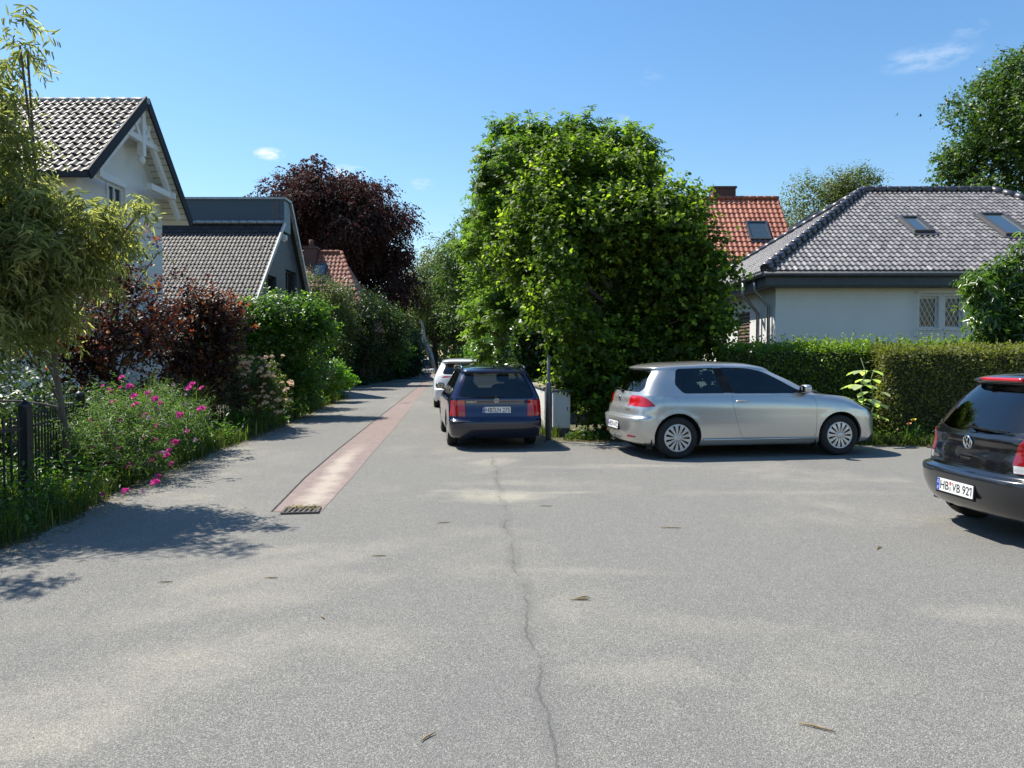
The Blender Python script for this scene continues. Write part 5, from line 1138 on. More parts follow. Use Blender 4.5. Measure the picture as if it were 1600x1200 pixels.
class Shell:
    def __init__(s, keys, nsub=7, arches=()):
        H = np.stack([ring_half(k) for k in keys]); t = [0.0]
        for i in range(1, len(keys)): t.append(t[-1] + max(.02, np.linalg.norm(H[i] - H[i - 1], axis=1).mean()))
        t = np.array(t); tn = []
        for i in range(len(keys) - 1):
            n = max(2, min(10, int((t[i + 1] - t[i]) / .035) + 1)); tn += list(np.linspace(t[i], t[i + 1], n, endpoint=False))
        tn = np.array(tn + [t[-1]]); S = pchip(t, H, tn)
        full = np.concatenate([S, S[:, -2:0:-1] * np.array([1, -1, 1])], axis=1); m, n, _ = full.shape
        V = full.reshape(-1, 3)
        for (ax_, az, R_) in arches:                       # fender lip round each wheel arch
            r = np.hypot(V[:, 0] - ax_, V[:, 2] - az); side = np.abs(V[:, 1]) > .5
            V[:, 1] += np.sign(V[:, 1]) * np.where(side, .009 * np.exp(-((r - R_) / .032) ** 2), 0)
        me = bpy.data.meshes.new('tmp'); i = np.arange(m - 1)[:, None] * n; j = np.arange(n)[None]; jn = (j + 1) % n
        F = np.stack([i + j, i + jn, i + n + jn, i + n + j], -1).reshape(-1, 4)
        me.from_pydata(V.tolist(), [], F.tolist()); s.bm = bmesh.new(); s.bm.from_mesh(me); bpy.data.meshes.remove(me)
        bmesh.ops.remove_doubles(s.bm, verts=s.bm.verts[:], dist=1e-4)
        bmesh.ops.recalc_face_normals(s.bm, faces=s.bm.faces[:])
        cz = sum((f.normal.z for f in s.bm.faces if f.calc_center_median().z > .9), 0)
        if cz < 0: bmesh.ops.reverse_faces(s.bm, faces=s.bm.faces[:])
        s.bm.normal_update(); s.kd = kdtree.KDTree(len(s.bm.verts)); s.N = []
        for k, v in enumerate(s.bm.verts): s.kd.insert(v.co, k); s.N.append(v.normal.copy())
        s.kd.balance(); s.layer = s.bm.faces.layers.int.new('part'); s.names = {0: 'body'}
    def nrm(s, co):
        n = Vector()
        for c, i, d in s.kd.find_n(co, 4): n += s.N[i] / (d + .004)
        return n.normalized()
    def mark(s, faces, pid, only=None):
        for f in faces:
            if only is None or f[s.layer] in only: f[s.layer] = pid
    def cut(s, poly, view, sel, pid, gap=0.0, rad=0.0, only=None, trim=0.0, trim_id=None):
        poly = poly_round(poly, rad) if rad else poly
        if trim: s.mark(cut_poly(s.bm, poly_offset(poly, trim), view, sel), trim_id, only)
        if gap: s.mark(cut_poly(s.bm, poly_offset(poly, gap), view, sel), -1, only)
        oo = only if only is None else tuple(only) + ((-1,) if gap else ()) + ((trim_id,) if trim else ())
        s.mark(cut_poly(s.bm, poly, view, sel), pid, oo)
    def extract(s, pid, name, mt, parent, flange=.02, inset=0.0, pred=None):
        fs = [f for f in s.bm.faces if f[s.layer] == pid and (pred is None or pred(f.calc_center_median()))]
        if not fs: return None
        idx = {}; V = []; N = []; F = []
        for f in fs:
            row = []
            for v in f.verts:
                if v not in idx:
                    n = s.nrm(v.co); idx[v] = len(V); V.append(v.co - n * inset); N.append(n)
                row.append(idx[v])
            F.append(row)
        nf = len(F)
        if flange:
            fset = set(fs)
            for f in fs:
                for lp in f.loops:
                    e = lp.edge
                    if sum(1 for g_ in e.link_faces if g_ in fset) == 1:
                        a, b = lp.vert, lp.link_loop_next.vert; na, nb = N[idx[a]], N[idx[b]]; pa, pb = V[idx[a]], V[idx[b]]
                        d = (pb - pa); en = d.cross((na + nb) / 2).normalized() if d.length > 1e-7 else na; b0 = len(V)
                        V += [pa, pb, pb - nb * flange, pa - na * flange]; N += [en] * 4; F.append([b0 + 1, b0, b0 + 3, b0 + 2])
        me = bpy.data.meshes.new(name); me.from_pydata([tuple(v) for v in V], [], F); me.polygons.foreach_set('use_smooth', [True] * len(F))
        me.update(); me.normals_split_custom_set_from_vertices([tuple(n) for n in N])
        return link_mesh(name, me, mt, parent)
def paint(name, col, metal=.5, rough=.32, flake=0.0):
    m = mat(name, col, rough, metal, 1.0, .5); t = NT(m)
    bf = t.n('ShaderNodeNewGeometry').outputs['Backfacing']; dk = t.n('ShaderNodeBsdfDiffuse', {'Color': (.012, .012, .013, 1)})
    v = t.obj(); t.set(t.b.inputs['Base Color'], t.mix(t.rng(t.noise(2.2, 5, .6, v), .35, .75, 0, .12), tuple(col), tuple(min(1, c * .85 + .008) for c in col)))
    t.set(t.b.inputs['Coat Roughness'], t.rng(t.noise(3, 5, .65, v), .35, .7, .02, .12))
    mx = t.n('ShaderNodeMixShader', {0: bf}); t.t.links.new(t.b.outputs[0], mx.inputs[1]); t.t.links.new(dk.outputs[0], mx.inputs[2]); t.t.links.new(mx.outputs[0], t.out.inputs['Surface']); return m
def car_glass(name, tint, dens=.82):
    m = bpy.data.materials.new(name); m.use_nodes = True; t = NT(m)
    tr = t.n('ShaderNodeBsdfTransparent', {'Color': (*tint, 1)}); gl = t.n('ShaderNodeBsdfGlossy', {'Color': (1, 1, 1, 1), 'Roughness': .015}); fr = t.n('ShaderNodeFresnel', {'IOR': 1.52})
    f = t.math('ADD', t.math('MULTIPLY', fr.outputs[0], 1.15), .015, clamp=True)
    mx = t.n('ShaderNodeMixShader', {0: f}); t.t.links.new(tr.outputs[0], mx.inputs[1]); t.t.links.new(gl.outputs[0], mx.inputs[2]); t.t.links.new(mx.outputs[0], t.out.inputs['Surface']); return m
M_TYRE = noisy('tyre_rubber', (.010, .010, .011), (.018, .0175, .017), 9, .8, .2, 60); M_TRIM = noisy('black_plastic', (.010, .010, .011), (.016, .016, .017), 9, .6, .1, 200, spec=.15)
M_MIRR = mat('mirror_face', (.25, .27, .29), .08, 1.0); M_CHROME = mat('chrome', (.75, .75, .76), .12, 1.0); M_RIM = noisy('silver_wheel', (.62, .62, .62), (.5, .49, .47), 5, .35, 0, metal=.6)
M_GLASS_T = car_glass('tinted_car_glass', (.30, .40, .38)); M_GLASS_C = car_glass('clear_car_glass', (.62, .70, .66)); M_GLASS_D = car_glass('dark_car_glass', (.12, .16, .16))
M_SEAT = noisy('seat_fabric', (.030, .031, .036), (.045, .046, .05), 12, .95); M_INT = mat('cabin_plastic', (.018, .018, .02), .8)
M_PLATE = mat('plate_white', (.80, .80, .78), .35); M_PBLUE = mat('plate_blue', (.01, .06, .42), .4); M_INK = mat('plate_black', (.01, .01, .012), .5)
M_RED = mat('red_lens', (.52, .006, .008), .12, 0, 1.0); M_RED2 = mat('deep_red_lens', (.22, .004, .010), .12, 0, 1.0); M_CLEAR = mat('clear_lens', (.55, .55, .56), .12, .2, 1.0); M_HEAD = mat('headlamp_dark', (.035, .038, .042), .2, 0, .2); M_SEALR = mat('round_seal_red', (.5, .12, .08), .5); M_SEALG = mat('inspection_seal', (.45, .46, .42), .5)
def text_mesh(txt, w, h, M, depth=.002):
    """letters fitted into w x h, centred, as mesh vertices/faces placed by matrix M (x right, y up, z out)"""
    cu = bpy.data.curves.new('t', 'FONT'); cu.body = txt; cu.size = 1; cu.extrude = .0; cu.align_x = 'LEFT'; cu.offset = .012; cu.resolution_u = 3
    o = bpy.data.objects.new('t', cu); COL.objects.link(o); bpy.context.view_layer.update()
    me = bpy.data.meshes.new_from_object(o.evaluated_get(bpy.context.evaluated_depsgraph_get())); bpy.data.objects.remove(o); bpy.data.curves.remove(cu)
    vs = np.array([v.co for v in me.vertices]); lo = vs.min(0); hi = vs.max(0); sx = w / (hi[0] - lo[0]); sy = h / (hi[1] - lo[1]); c = (lo + hi) / 2
    V = [M @ Vector(((v[0] - c[0]) * sx, (v[1] - c[1]) * sy, depth)) for v in vs]; F = [tuple(p.vertices) for p in me.polygons]; bpy.data.meshes.remove(me); return V, F
def plate(parent, M, left, right, w=.52, h=.112, blue=True, blank=False):
    """German number plate; M maps x right, y up, z out of the plate"""
    mb = MB(); pts = poly_round([(-w / 2 - .012, -h / 2 - .02), (w / 2 + .012, -h / 2 - .02), (w / 2 + .012, h / 2 + .008), (-w / 2 - .012, h / 2 + .008)], .01)
    def pr(mb, pts, z0, z1):
        n = len(pts); mb.add([M @ Vector((*p, z0)) for p in pts] + [M @ Vector((*p, z1)) for p in pts], [tuple(reversed(range(n))), tuple(range(n, 2 * n))] + [(i, (i + 1) % n, n + (i + 1) % n, n + i) for i in range(n)])
    pr(mb, pts, -.02, .002); root = mb.build('number_plate', M_TRIM, parent)
    mb = MB(); pr(mb, poly_round([(-w / 2, -h / 2), (w / 2, -h / 2), (w / 2, h / 2), (-w / 2, h / 2)], .008), .002, .005); mb.build('plate_face', M_PLATE, root)
    if blue: mb = MB(); pr(mb, [(-w / 2 + .003, -h / 2 + .003), (-w / 2 + .045, -h / 2 + .003), (-w / 2 + .045, h / 2 - .003), (-w / 2 + .003, h / 2 - .003)], .005, .0062); mb.build('blue_band', M_PBLUE, root)
    mb = MB(); V, F = text_mesh('D', .018, .022, M @ Matrix.Translation((-w / 2 + .024, -h * .27, 0)), .0068); mb.add(V, F)
    for k in range(12):
        a = k * math.pi / 6; cx, cy = -w / 2 + .024 + .012 * math.cos(a), h * .2 + .012 * math.sin(a); pr(mb, [(cx + .003 * math.cos(b), cy + .003 * math.sin(b)) for b in np.arange(5) * 1.2566], .0062, .0068)
    mb.build('blue_band_marks', M_PLATE, root)
    mb = MB(); lw_, rw = .125, .235
    V, F = text_mesh(left, lw_, h * .68, M @ Matrix.Translation((-w / 2 + .056 + lw_ / 2, 0, 0)), .006); mb.add(V, F); mb.build('plate_letters', M_INK, root); mb = MB()
    V, F = text_mesh(right, w - .056 - lw_ - .052 - .014, h * .68, M @ Matrix.Translation((-w / 2 + .056 + lw_ + .048 + (w - .056 - lw_ - .052 - .014) / 2, 0, 0)), .006); mb.add(V, F)
    if right.endswith('1'):
        x1 = max(v[0] for v in [(M.inverted() @ Vector(q)) for q in V]); sw = .0145; mb.add([M @ Vector(q) for q in ((x1 - sw, h * .34, .0062), (x1 - sw, h * .22, .0062), (x1 - sw - .020, h * .12, .0062), (x1 - sw - .020, h * .20, .0062))], [(0, 1, 2, 3)])
    mb.build('plate_characters', M_INK, root)
    for dy, r_, mt_ in ((h * .24, .017, M_SEALR), (-h * .2, .02, M_SEALG)):
        mb = MB(); pr(mb, [(-w / 2 + .056 + lw_ + .022 + r_ * math.cos(a), dy + r_ * math.sin(a)) for a in np.linspace(0, 2 * math.pi, 14, endpoint=False)], .005, .0065); mb.build('plate_seal', mt_, root)
    return root
def badge(parent, M, r, mt=M_CHROME):
    """ring with a V above a W"""
    mb = MB(); n = 36
    def pr(a, b, w_):
        p = Vector(a); q = Vector(b); d = (q - p).normalized(); s = Vector((-d.y, d.x)) * w_ / 2; pts = [p + s, p - s, q - s, q + s]
        k = 4; mb.add([M @ Vector((*v, .0)) for v in pts] + [M @ Vector((*v, r * .16)) for v in pts], [(3, 2, 1, 0), (4, 5, 6, 7)] + [(i, (i + 1) % 4, 4 + (i + 1) % 4, 4 + i) for i in range(4)])
    vs = []
    for k in range(n):
        a = 2 * math.pi * k / n; ca, sa = math.cos(a), math.sin(a)
        for rr, zz in ((r, 0), (r * .98, r * .16), (r * .86, r * .16), (r * .84, 0)): vs.append(M @ Vector((rr * ca, rr * sa, zz)))
    fs = [(4 * k + i, 4 * ((k + 1) % n) + i, 4 * ((k + 1) % n) + i + 1, 4 * k + i + 1) for k in range(n) for i in range(3)]; mb.add(vs, fs, True)
    q = r * .86; w_ = r * .15
    pr((-q * .42, q * .90), (-.0, q * .16), w_); pr((q * .42, q * .90), (.0, q * .16), w_)
    pr((-q * .86, q * .48), (-q * .38, -q * .86), w_); pr((-q * .40, -q * .84), (0, q * .0), w_); pr((0, 0), (q * .40, -q * .84), w_); pr((q * .38, -q * .86), (q * .86, q * .48), w_)
    o = mb.build('badge', mt, parent)
    mb = MB(); mb.add([M @ Vector((r * .9 * math.cos(a), r * .9 * math.sin(a), .001)) for a in np.linspace(0, 2 * math.pi, 24, endpoint=False)], [tuple(range(24))]); mb.build('badge_back', M_TRIM, o); return o
def rear_frame(x, y, z, tilt=0.0, yaw=0.0, out=0.0):
    """frame on the tail: x right as seen from behind (= -y), y up, z outward (-x)"""
    M = Matrix(((0, 0, -1, 0), (-1, 0, 0, 0), (0, 1, 0, 0), (0, 0, 0, 1)))
    return Matrix.Translation((x, y, z)) @ Matrix.Rotation(yaw, 4, 'Z') @ Matrix.Rotation(tilt, 4, 'Y') @ M @ Matrix.Translation((0, 0, out))
def wheel(parent, x, y, r, wd, spokes, mt=M_RIM, style='cap', steer=0.0):
    """wheel centred at x,y (y signed, outer face away from the car)"""
    s = 1 if y > 0 else -1; root = MB(); hw = wd / 2; c = (0, 0, 0); rr = r * .655
    ax = Vector((0, s, 0)); tr = MB(); prof = [(rr, -hw * .8), (r * .80, -hw), (r * .94, -hw * .92), (r * .99, -hw * .7), (r, -hw * .35), (r, 0), (r, hw * .35), (r * .99, hw * .7), (r * .94, hw * .92), (r * .82, hw), (rr + .012, hw * .90), (rr, hw * .72)]
    tr.lathe(prof, c, ax, 40); ty = tr.build('wheel', M_TYRE, parent); ty.location = (x, y, r)
    if steer: ty.rotation_euler = (0, 0, steer)
    bk_ = MB(); bk_.lathe([(rr, hw * .75), (rr * .99, hw * .2), (rr * .5, hw * .12), (0, hw * .12)], c, ax, 32); bk_.build('rim_well', M_INT, ty)
    rm = MB(); rm.lathe([(rr + .004, hw * .70), (rr + .004, hw * .90), (rr * .97, hw * .98), (rr * .90, hw * .93), (rr * .88, hw * .8)], c, ax, 48)
    rm.lathe([(0, hw * 1.0), (r * .07, hw * 1.0), (r * .10, hw * .99), (r * .17, hw * .93), (r * .19, hw * .8)], c, ax, 32)
    for k in range(spokes):
        a = 2 * math.pi * (k + .5) / spokes; da = math.pi / spokes
        def q(rad, ang, h): return Vector((rad * math.cos(ang), s * h, rad * math.sin(ang)))
        f0, f1 = (.62, .58) if style == 'cap' else (.5, .3)
        V_ = [q(r * .15, a - da * .95, hw * .93), q(r * .15, a + da * .95, hw * .93), q(rr * .93, a + da * f0, hw * .95), q(rr * .93, a - da * f0, hw * .95)]
        mid_ = [q((r * .15 + rr * .93) / 2, a + da * f1, hw * .99), q((r * .15 + rr * .93) / 2, a - da * f1, hw * .99)]
        V6 = [V_[0], V_[1], mid_[0], V_[2], V_[3], mid_[1]]; W6 = [v - Vector((0, s * .02, 0)) for v in V6]
        rm.add(V6 + W6, [(0, 1, 2, 5), (5, 2, 3, 4), (11, 8, 7, 6), (10, 9, 8, 11)] + [(i, (i + 1) % 6, 6 + (i + 1) % 6, 6 + i) for i in range(6)])
    ro = rm.build('rim', mt, ty)
    return ty
def seat(parent, x, y, zf, wd=.5, h=.62, head=True, name='seat'):
    mb = MB(); mb.blob((x + .22, y, zf + .12), (.28, wd / 2, .10), .5); T_ = Matrix.Rotation(R(-16), 3, 'Y'); mb.blob((x - .10, y, zf + .12 + h / 2), (.10, wd / 2, h / 2), .5, M=T_)
    if head: mb.blob((x - .20, y, zf + .16 + h + .09), (.055, .135, .095), .6, M=T_); mb.bar((x - .19, y - .05, zf + h + .05), (x - .19, y - .05, zf + h + .2), .012); mb.bar((x - .19, y + .05, zf + h + .05), (x - .19, y + .05, zf + h + .2), .012)
    return mb.build(name, M_SEAT, parent)
def mirror(parent, x, y, z, pm, scale=1.0):
    s = 1 if y > 0 else -1; mb = MB(); mb.blob((x, y + s * .09 * scale, z + .045), (.07 * scale, .10 * scale, .068 * scale), .7)
    o = mb.build('door_mirror', pm, parent); mb = MB(); mb.bar((x + .02, y - s * .06, z - .03), (x + .02, y + s * .05, z - .01), .05, .035); mb.build('mirror_arm', M_TRIM, o)
    mb = MB(); mb.box((x - .062 * scale, y + s * .09 * scale, z + .045), (.012, .15 * scale, .095 * scale)); mb.build('mirror_glass', M_MIRR, o); return o
def handle(parent, x, y, z, mt):
    s = 1 if y > 0 else -1; mb = MB(); mb.tube([(x - .10, y - s * .015, z), (x - .085, y + s * .022, z), (x, y + s * .034, z + .002), (x + .085, y + s * .022, z), (x + .10, y - s * .015, z)], [.011, .013, .014, .013, .011], 8); o = mb.build('door_handle', mt, parent); return o
def wiper(parent, pts, mt=M_TRIM):
    mb = MB(); mb.tube([pts[0] + Vector((.02, 0, 0)), pts[0] - Vector((.03, 0, 0))], [.024, .018], 10); mb.bar(pts[0] - Vector((.02, 0, 0)), pts[1], .022, .016); mb.bar(pts[1], pts[2], .014, .012); return mb.build('rear_wiper', mt, parent)
def surf_x(sh, y, z, rear=True):
    """x of the shell at y,z on the tail, by nearest search along x"""
    best = None
    for c, i, d in sh.kd.find_range(Vector((0.15, y, z)), .7):
        if rear and c.x > .75: continue
        q = abs(c.y - y) + abs(c.z - z)
        if best is None or q < best[0]: best = (q, c.x)
    return best[1]
def car(name, label, loc, heading, scale, sp):
    """sp: the shape numbers. Local frame: x forward from the rear bumper, y left, z up."""
    root = empty(name, loc, heading, label, 'car'); root.scale = (scale,) * 3 if not hasattr(scale, '__len__') else scale
    L, W, H = sp['L'], sp['W'] / 2, sp['H']; xr, xf_, tr_ = sp['rear_axle'], sp['front_axle'], sp['tyre']; aR = sp['arch']; pm = sp['paint']
    keys = sp['keys']; sh = Shell(keys, arches=[(xr, tr_, aR), (xf_, tr_, aR)]); bm = sh.bm
    side = {1: lambda c: c.y > .30, -1: lambda c: c.y < -.30}; rear = lambda c: c.x < sp.get('rear_sel', .9); front = lambda c: c.x > sp.get('front_sel', 2.2)
    # 1 wheel arches
    for ax_ in (xr, xf_):
        arc = [(ax_ + aR * math.cos(a), tr_ + .01 + aR * .985 * math.sin(a)) for a in np.linspace(-.25, math.pi + .25, 30)]; arc += [(ax_ - aR * .99, -.1), (ax_ + aR * .99, -.1)]
        for s in (1, -1): sh.mark(cut_poly(bm, arc, 'side', side[s]), -2)
    # 2 side windows with dark surround
    pid = 10; wins = []
    for poly, rad in sp['windows']:
        for s in (1, -1):
            sh.cut(poly, 'side', side[s], pid, rad=rad, only=(0,), trim=sp.get('trim', .018), trim_id=2); wins.append(pid); pid += 1
    for pp_ in sp.get('pillars', []):
        for s in (1, -1): sh.cut(pp_, 'side', side[s], 2, only=(0, 2))
    # 3 rear window and windscreen
    rw = sp['rear_glass']; sh.cut([(-y, z) for y, z in rw] + [(y, z) for y, z in reversed(rw)], 'end', lambda c: rear(c) and c.z > sp['belt'] - .12, pid, rad=sp.get('rw_rad', .05), only=(0,), trim=sp.get('rw_trim', .02), trim_id=2); rw_id = pid; pid += 1
    ws = sp['windscreen']; sh.cut([(-y, z) for y, z in ws] + [(y, z) for y, z in reversed(ws)], 'end', lambda c: c.x > sp['ws_sel'], pid, rad=.05, only=(0,), trim=.02, trim_id=2); ws_id = pid; pid += 1
    # 4 lights (cut in the end view or the side view)
    lights = []
    for nm, view, poly, rad, mt_, selk in sp['lights']:
        for s in (1, -1):
            if view == 'end': pp = [(s * y, z) for y, z in poly]; sel = (lambda c, s=s: (c.x < .27 if selk == 'rear' else c.x > L - .5) and c.y * s > .05)
            else: pp = poly; sel = (lambda c, s=s: c.y * s > .40)
            sh.cut(pp, view, sel, pid, rad=rad, gap=.004, only=sp.get('light_only', (0,)) + tuple(l[0] for l in lights) + (-1,)); lights.append((pid, nm, mt_, s)); pid += 1
    # 5 bumper skin below a level line
    for f in bm.faces:
        c = f.calc_center_median()
        if f[sh.layer] == 0 and c.z < sp['bumper_z'] and c.x < xr - aR * .35: f[sh.layer] = 3
        if f[sh.layer] == 0 and c.z < sp['bumper_z'] and c.x > xf_ + aR * .35: f[sh.layer] = 4
    # 6 tailgate, doors, flap
    tg = sp['tailgate']; sh.cut([(-y, z) for y, z in tg] + [(y, z) for y, z in reversed(tg)], 'end', lambda c: rear(c) and c.x < sp.get('tg_x', .6), pid, gap=.006, rad=.04, only=(0,)); tg_id = pid; pid += 1
    doors = []
    for poly, rad in sp['doors']:
        for s in (1, -1):
            sh.cut(poly, 'side', side[s], pid, gap=.008, rad=rad, only=(0,)); doors.append((pid, s)); pid += 1
    if 'flap' in sp:
        fx_, fz, fr_ = sp['flap']; sh.cut([(fx_ + fr_ * 1.08 * math.cos(a), fz + fr_ * .9 * math.sin(a)) for a in np.linspace(0, 2 * math.pi, 20, endpoint=False)], 'side', side[-1], pid, gap=.004, only=(0,)); flap_id = pid; pid += 1
    body = sh.extract(0, 'body', pm, root, .03)
    sh.extract(3, 'rear_bumper', sp.get('bumper_mat', pm), root, .03); sh.extract(4, 'front_bumper', sp.get('bumper_mat', pm), root, .03)
    sh.extract(2, 'window_surround', M_TRIM, root, .012, .001)
    gm = sp.get('glass', M_GLASS_T)
    for w_ in wins: sh.extract(w_, 'side_window', gm, root, 0, .006)
    rwin = sh.extract(rw_id, 'rear_window', sp.get('rear_gm', M_GLASS_T), root, 0, .006); sh.extract(ws_id, 'windscreen', sp.get('ws_gm', M_GLASS_C), root, 0, .006)
    for p_, nm, mt_, s in lights: sh.extract(p_, nm, mt_, root, .02, -.002)
    tgo = sh.extract(tg_id, 'tailgate', pm, root, .02)
    for d_, s in doors:
        do = sh.extract(d_, 'door', pm, root, .02)
    if 'flap' in sp: sh.extract(flap_id, 'fuel_flap', pm, root, .012)
    # under body, arch liners, cabin
    mb = MB(); mb.bbox((.25, -W * .86, .20), (L - .25, W * .86, .34)); fl_ = mb.build('underbody', M_INT, root)
    mb = MB(); fl0 = sp.get('floor', .42)
    mb.bbox((xr + .3, -W * .84, .34), (xf_ - .2, W * .84, fl0)); mb.bbox((.2, -W * .5, .34), (xr + .3, W * .5, .62)); mb.blob((sp['ws_base'] - .35, 0, sp['belt'] - .08), (.32, W * .86, .14), .4)
    mb.bbox((sp['ws_base'] - .3, -W * .84, .42), (sp['ws_base'] - .05, W * .84, sp['belt'] - .1))
    mb.build('cabin_floor', M_INT, root)
    mb = MB(); mb.tube([(sp['ws_base'] - .75 + .02 * math.cos(a) - .19 * math.sin(a) * .3, .36 + .19 * math.cos(a), sp['belt'] - .03 + .19 * math.sin(a)) for a in np.linspace(0, 2 * math.pi, 21)], .014, 6); mb.build('steering_wheel', M_INT, root)
    for ax_ in (xr, xf_):
        for s in (1, -1):
            mb = MB(); n = 16; vs = []
            for yy in (W * .985 - .02, W - .30):
                for a in np.linspace(-.1, math.pi + .1, n): vs.append((ax_ + (aR + .012) * math.cos(a), s * yy, tr_ + (aR + .012) * math.sin(a)))
            mb.add(vs, [(i, i + 1, n + i + 1, n + i) for i in range(n - 1)], True); mb.add([(ax_ + (aR + .01) * math.cos(a), s * (W - .30), tr_ + (aR + .01) * math.sin(a)) for a in np.linspace(0, math.pi, n)], [tuple(range(n))])
            mb.build('arch_liner', M_INT, root)
            wheel(root, ax_, s * (W - .115), tr_, .20, sp['spokes'], M_RIM, sp.get('style', 'cap'), sp.get('steer', 0) if ax_ == xf_ else 0)
    # seats
    for sx in sp['seats']:
        for y in (-.37, .37): seat(root, sx, y, fl0 - .02, .52, sp['seat_h'])
    seat(root, sp['bench'], 0, fl0 - .02, W * 1.5, sp['seat_h'] - .06, False, 'rear_bench')
    if sp.get('bench_heads'):
        mb = MB()
        for y in (-.42, .42): mb.blob((sp['bench'] - .22, y, fl0 + sp['seat_h'] + .10), (.05, .13, .085), .6)
        mb.build('headrest', M_SEAT, root)
    for s in (1, -1): mirror(root, sp['mirror'][0], s * sp['mirror'][1], sp['mirror'][2], sp.get('mirror_mat', pm), sp.get('mirror_s', 1.0))
    for hx, hz in sp['handles']:
        for s in (1, -1):
            yy = None
            for c, i, d in sh.kd.find_n(Vector((hx, s * W, hz)), 1): yy = abs(c.y)
            handle(root, hx, s * yy, hz, sp.get('handle_mat', pm))
    return root, sh, body

def hatch_keys(L, W, H, belt, xw, xt, xs, wsb, wst, wr, nose, bump=.52, xh=.10, bled=.07, front_drop=.06, cowl=None, rn=3.0, rx=.42, roofr=None, bw=None, taper=.03, roof_peak=1.6, ztb=None, rail_drop=.11, hood_mid=None, rng_=.0):
    """generic ring keys: xw,xt: x of the rear window foot and head, xs: spoiler tip, wsb,wst: windscreen base/top, wr: roof half width, nose: hood edge height"""
    w = W / 2; cowl = cowl or belt + .0; zt = H - rail_drop; bw = bw or w * .935
    ztop = lambda d: [(xs, zt - .035 + d), (xs + .35, zt + .005 + d), (roof_peak, zt + .03 + d), (wst - .35, zt + .005 + d), (wst + .1, zt - .04 + d)]
    side = lambda z, dr=0: [(0, z), (L * .72, z), (L, z - dr)]
    ww = lambda k: [(0, w * k - taper), (.7, w * k), (L * .6, w * k), (L - .75, w * k - .002), (L, w * k - .05)]
    hm = hood_mid or (L - .55)
    K = [dict(z=.19, xr=.24, xf=L - .2, w=ww(.90), rx=rx, rn=rn), dict(z=.23, xr=.12, xf=L - .07, w=ww(.955), rx=rx, rn=rn), dict(z=.33, xr=.045, xf=L - .01, w=ww(.985), rx=rx, rn=rn, fx=.55),
         dict(z=bump - .10, xr=.004, xf=L, w=ww(1.0), rx=rx, rn=rn, fx=.6), dict(z=bump - .015, xr=.0, xf=L - .005, w=ww(1.0), rx=rx, rn=rn, fx=.62), dict(z=bump, xr=.012, xf=L - .01, w=ww(1.0), rx=rx, rn=rn, fx=.62),
         dict(z=bump + .018, xr=bled, xf=L - .02, w=ww(.999), rx=rx - .02, rn=rn, fx=.62), dict(z=side(bump + .12, .03), xr=xh - .005, xf=L - .06, w=ww(.998), rx=rx - .02, rn=rn, fx=.62),
         dict(z=[(0, belt - .14), (L * .55, belt - .15), (L * .8, belt - .2), (L, nose - .02)], xr=xh + (xw - xh) * .45, xf=L - .14, w=ww(.99), rx=rx - .03, rn=rn, fx=.6),
         dict(z=[(0, belt - .065), (L * .5, belt - .08), (L * .72, belt - .10), (L * .85, belt - .15), (L, nose + .03)], xr=xw - .035, xf=L - .27, w=ww(.968), rx=rx - .04, rn=rn, fx=.55),
         dict(z=[(0, belt - .025), (L * .5, belt - .035), (wsb - .1, belt - .035), (hm, (belt + nose) / 2 + .03), (L, nose + .04)], xr=xw - .012, xf=hm, w=[(0, bw + .012), (L * .6, bw + .015), (wsb + .3, bw - .03), (L, bw - .08)], rx=rx - .04, rn=rn, fx=.45),
         dict(z=[(0, belt), (L * .5, belt - .01), (wsb, cowl), (wsb + .3, cowl)], xr=xw, xf=wsb, w=[(0, bw), (L * .6, bw), (wsb, bw - .02)], rx=rx - .05, rn=rn, fx=.52, fn=2.5),
         dict(z=[(0, belt + (zt - belt) * .52), (wsb, belt + (zt - belt) * .5)], xr=xw + (xt - xw) * .46, xf=wsb + (wst - wsb) * .52, w=bw + (wr - bw) * .45, rx=rx - .08, rn=rn, fx=.46, fn=2.5),
         dict(z=[(0, zt - .035), (roof_peak, zt - .015), (wsb, zt - .07)], xr=xt, xf=wst + .12, w=wr + .03, rx=rx - .12, rn=rn, fx=.46, fn=2.6),
         dict(z=ztop(.012), xr=xs + .012 if xs < xt else xt, xf=wst + .06, w=wr + .012, rx=rx - .14, rn=rn, fx=.42, fn=2.7),
         dict(z=ztop(.026), xr=xs, xf=wst + .01, w=wr - .012, rx=rx - .14, rn=rn, fx=.38, fn=2.8),
         dict(z=ztop(.045), xr=xs + .02, xf=wst - .08, w=wr - .10, rx=.22, rn=3, fx=.32, fn=2.8),
         dict(z=ztop(.066), xr=xs + .10, xf=wst - .24, w=wr - .26, rx=.2, rn=3, fx=.3), dict(z=ztop(.078), xr=xs + .22, xf=wst - .4, w=0.0, rx=.2, fx=.3)]
    return K

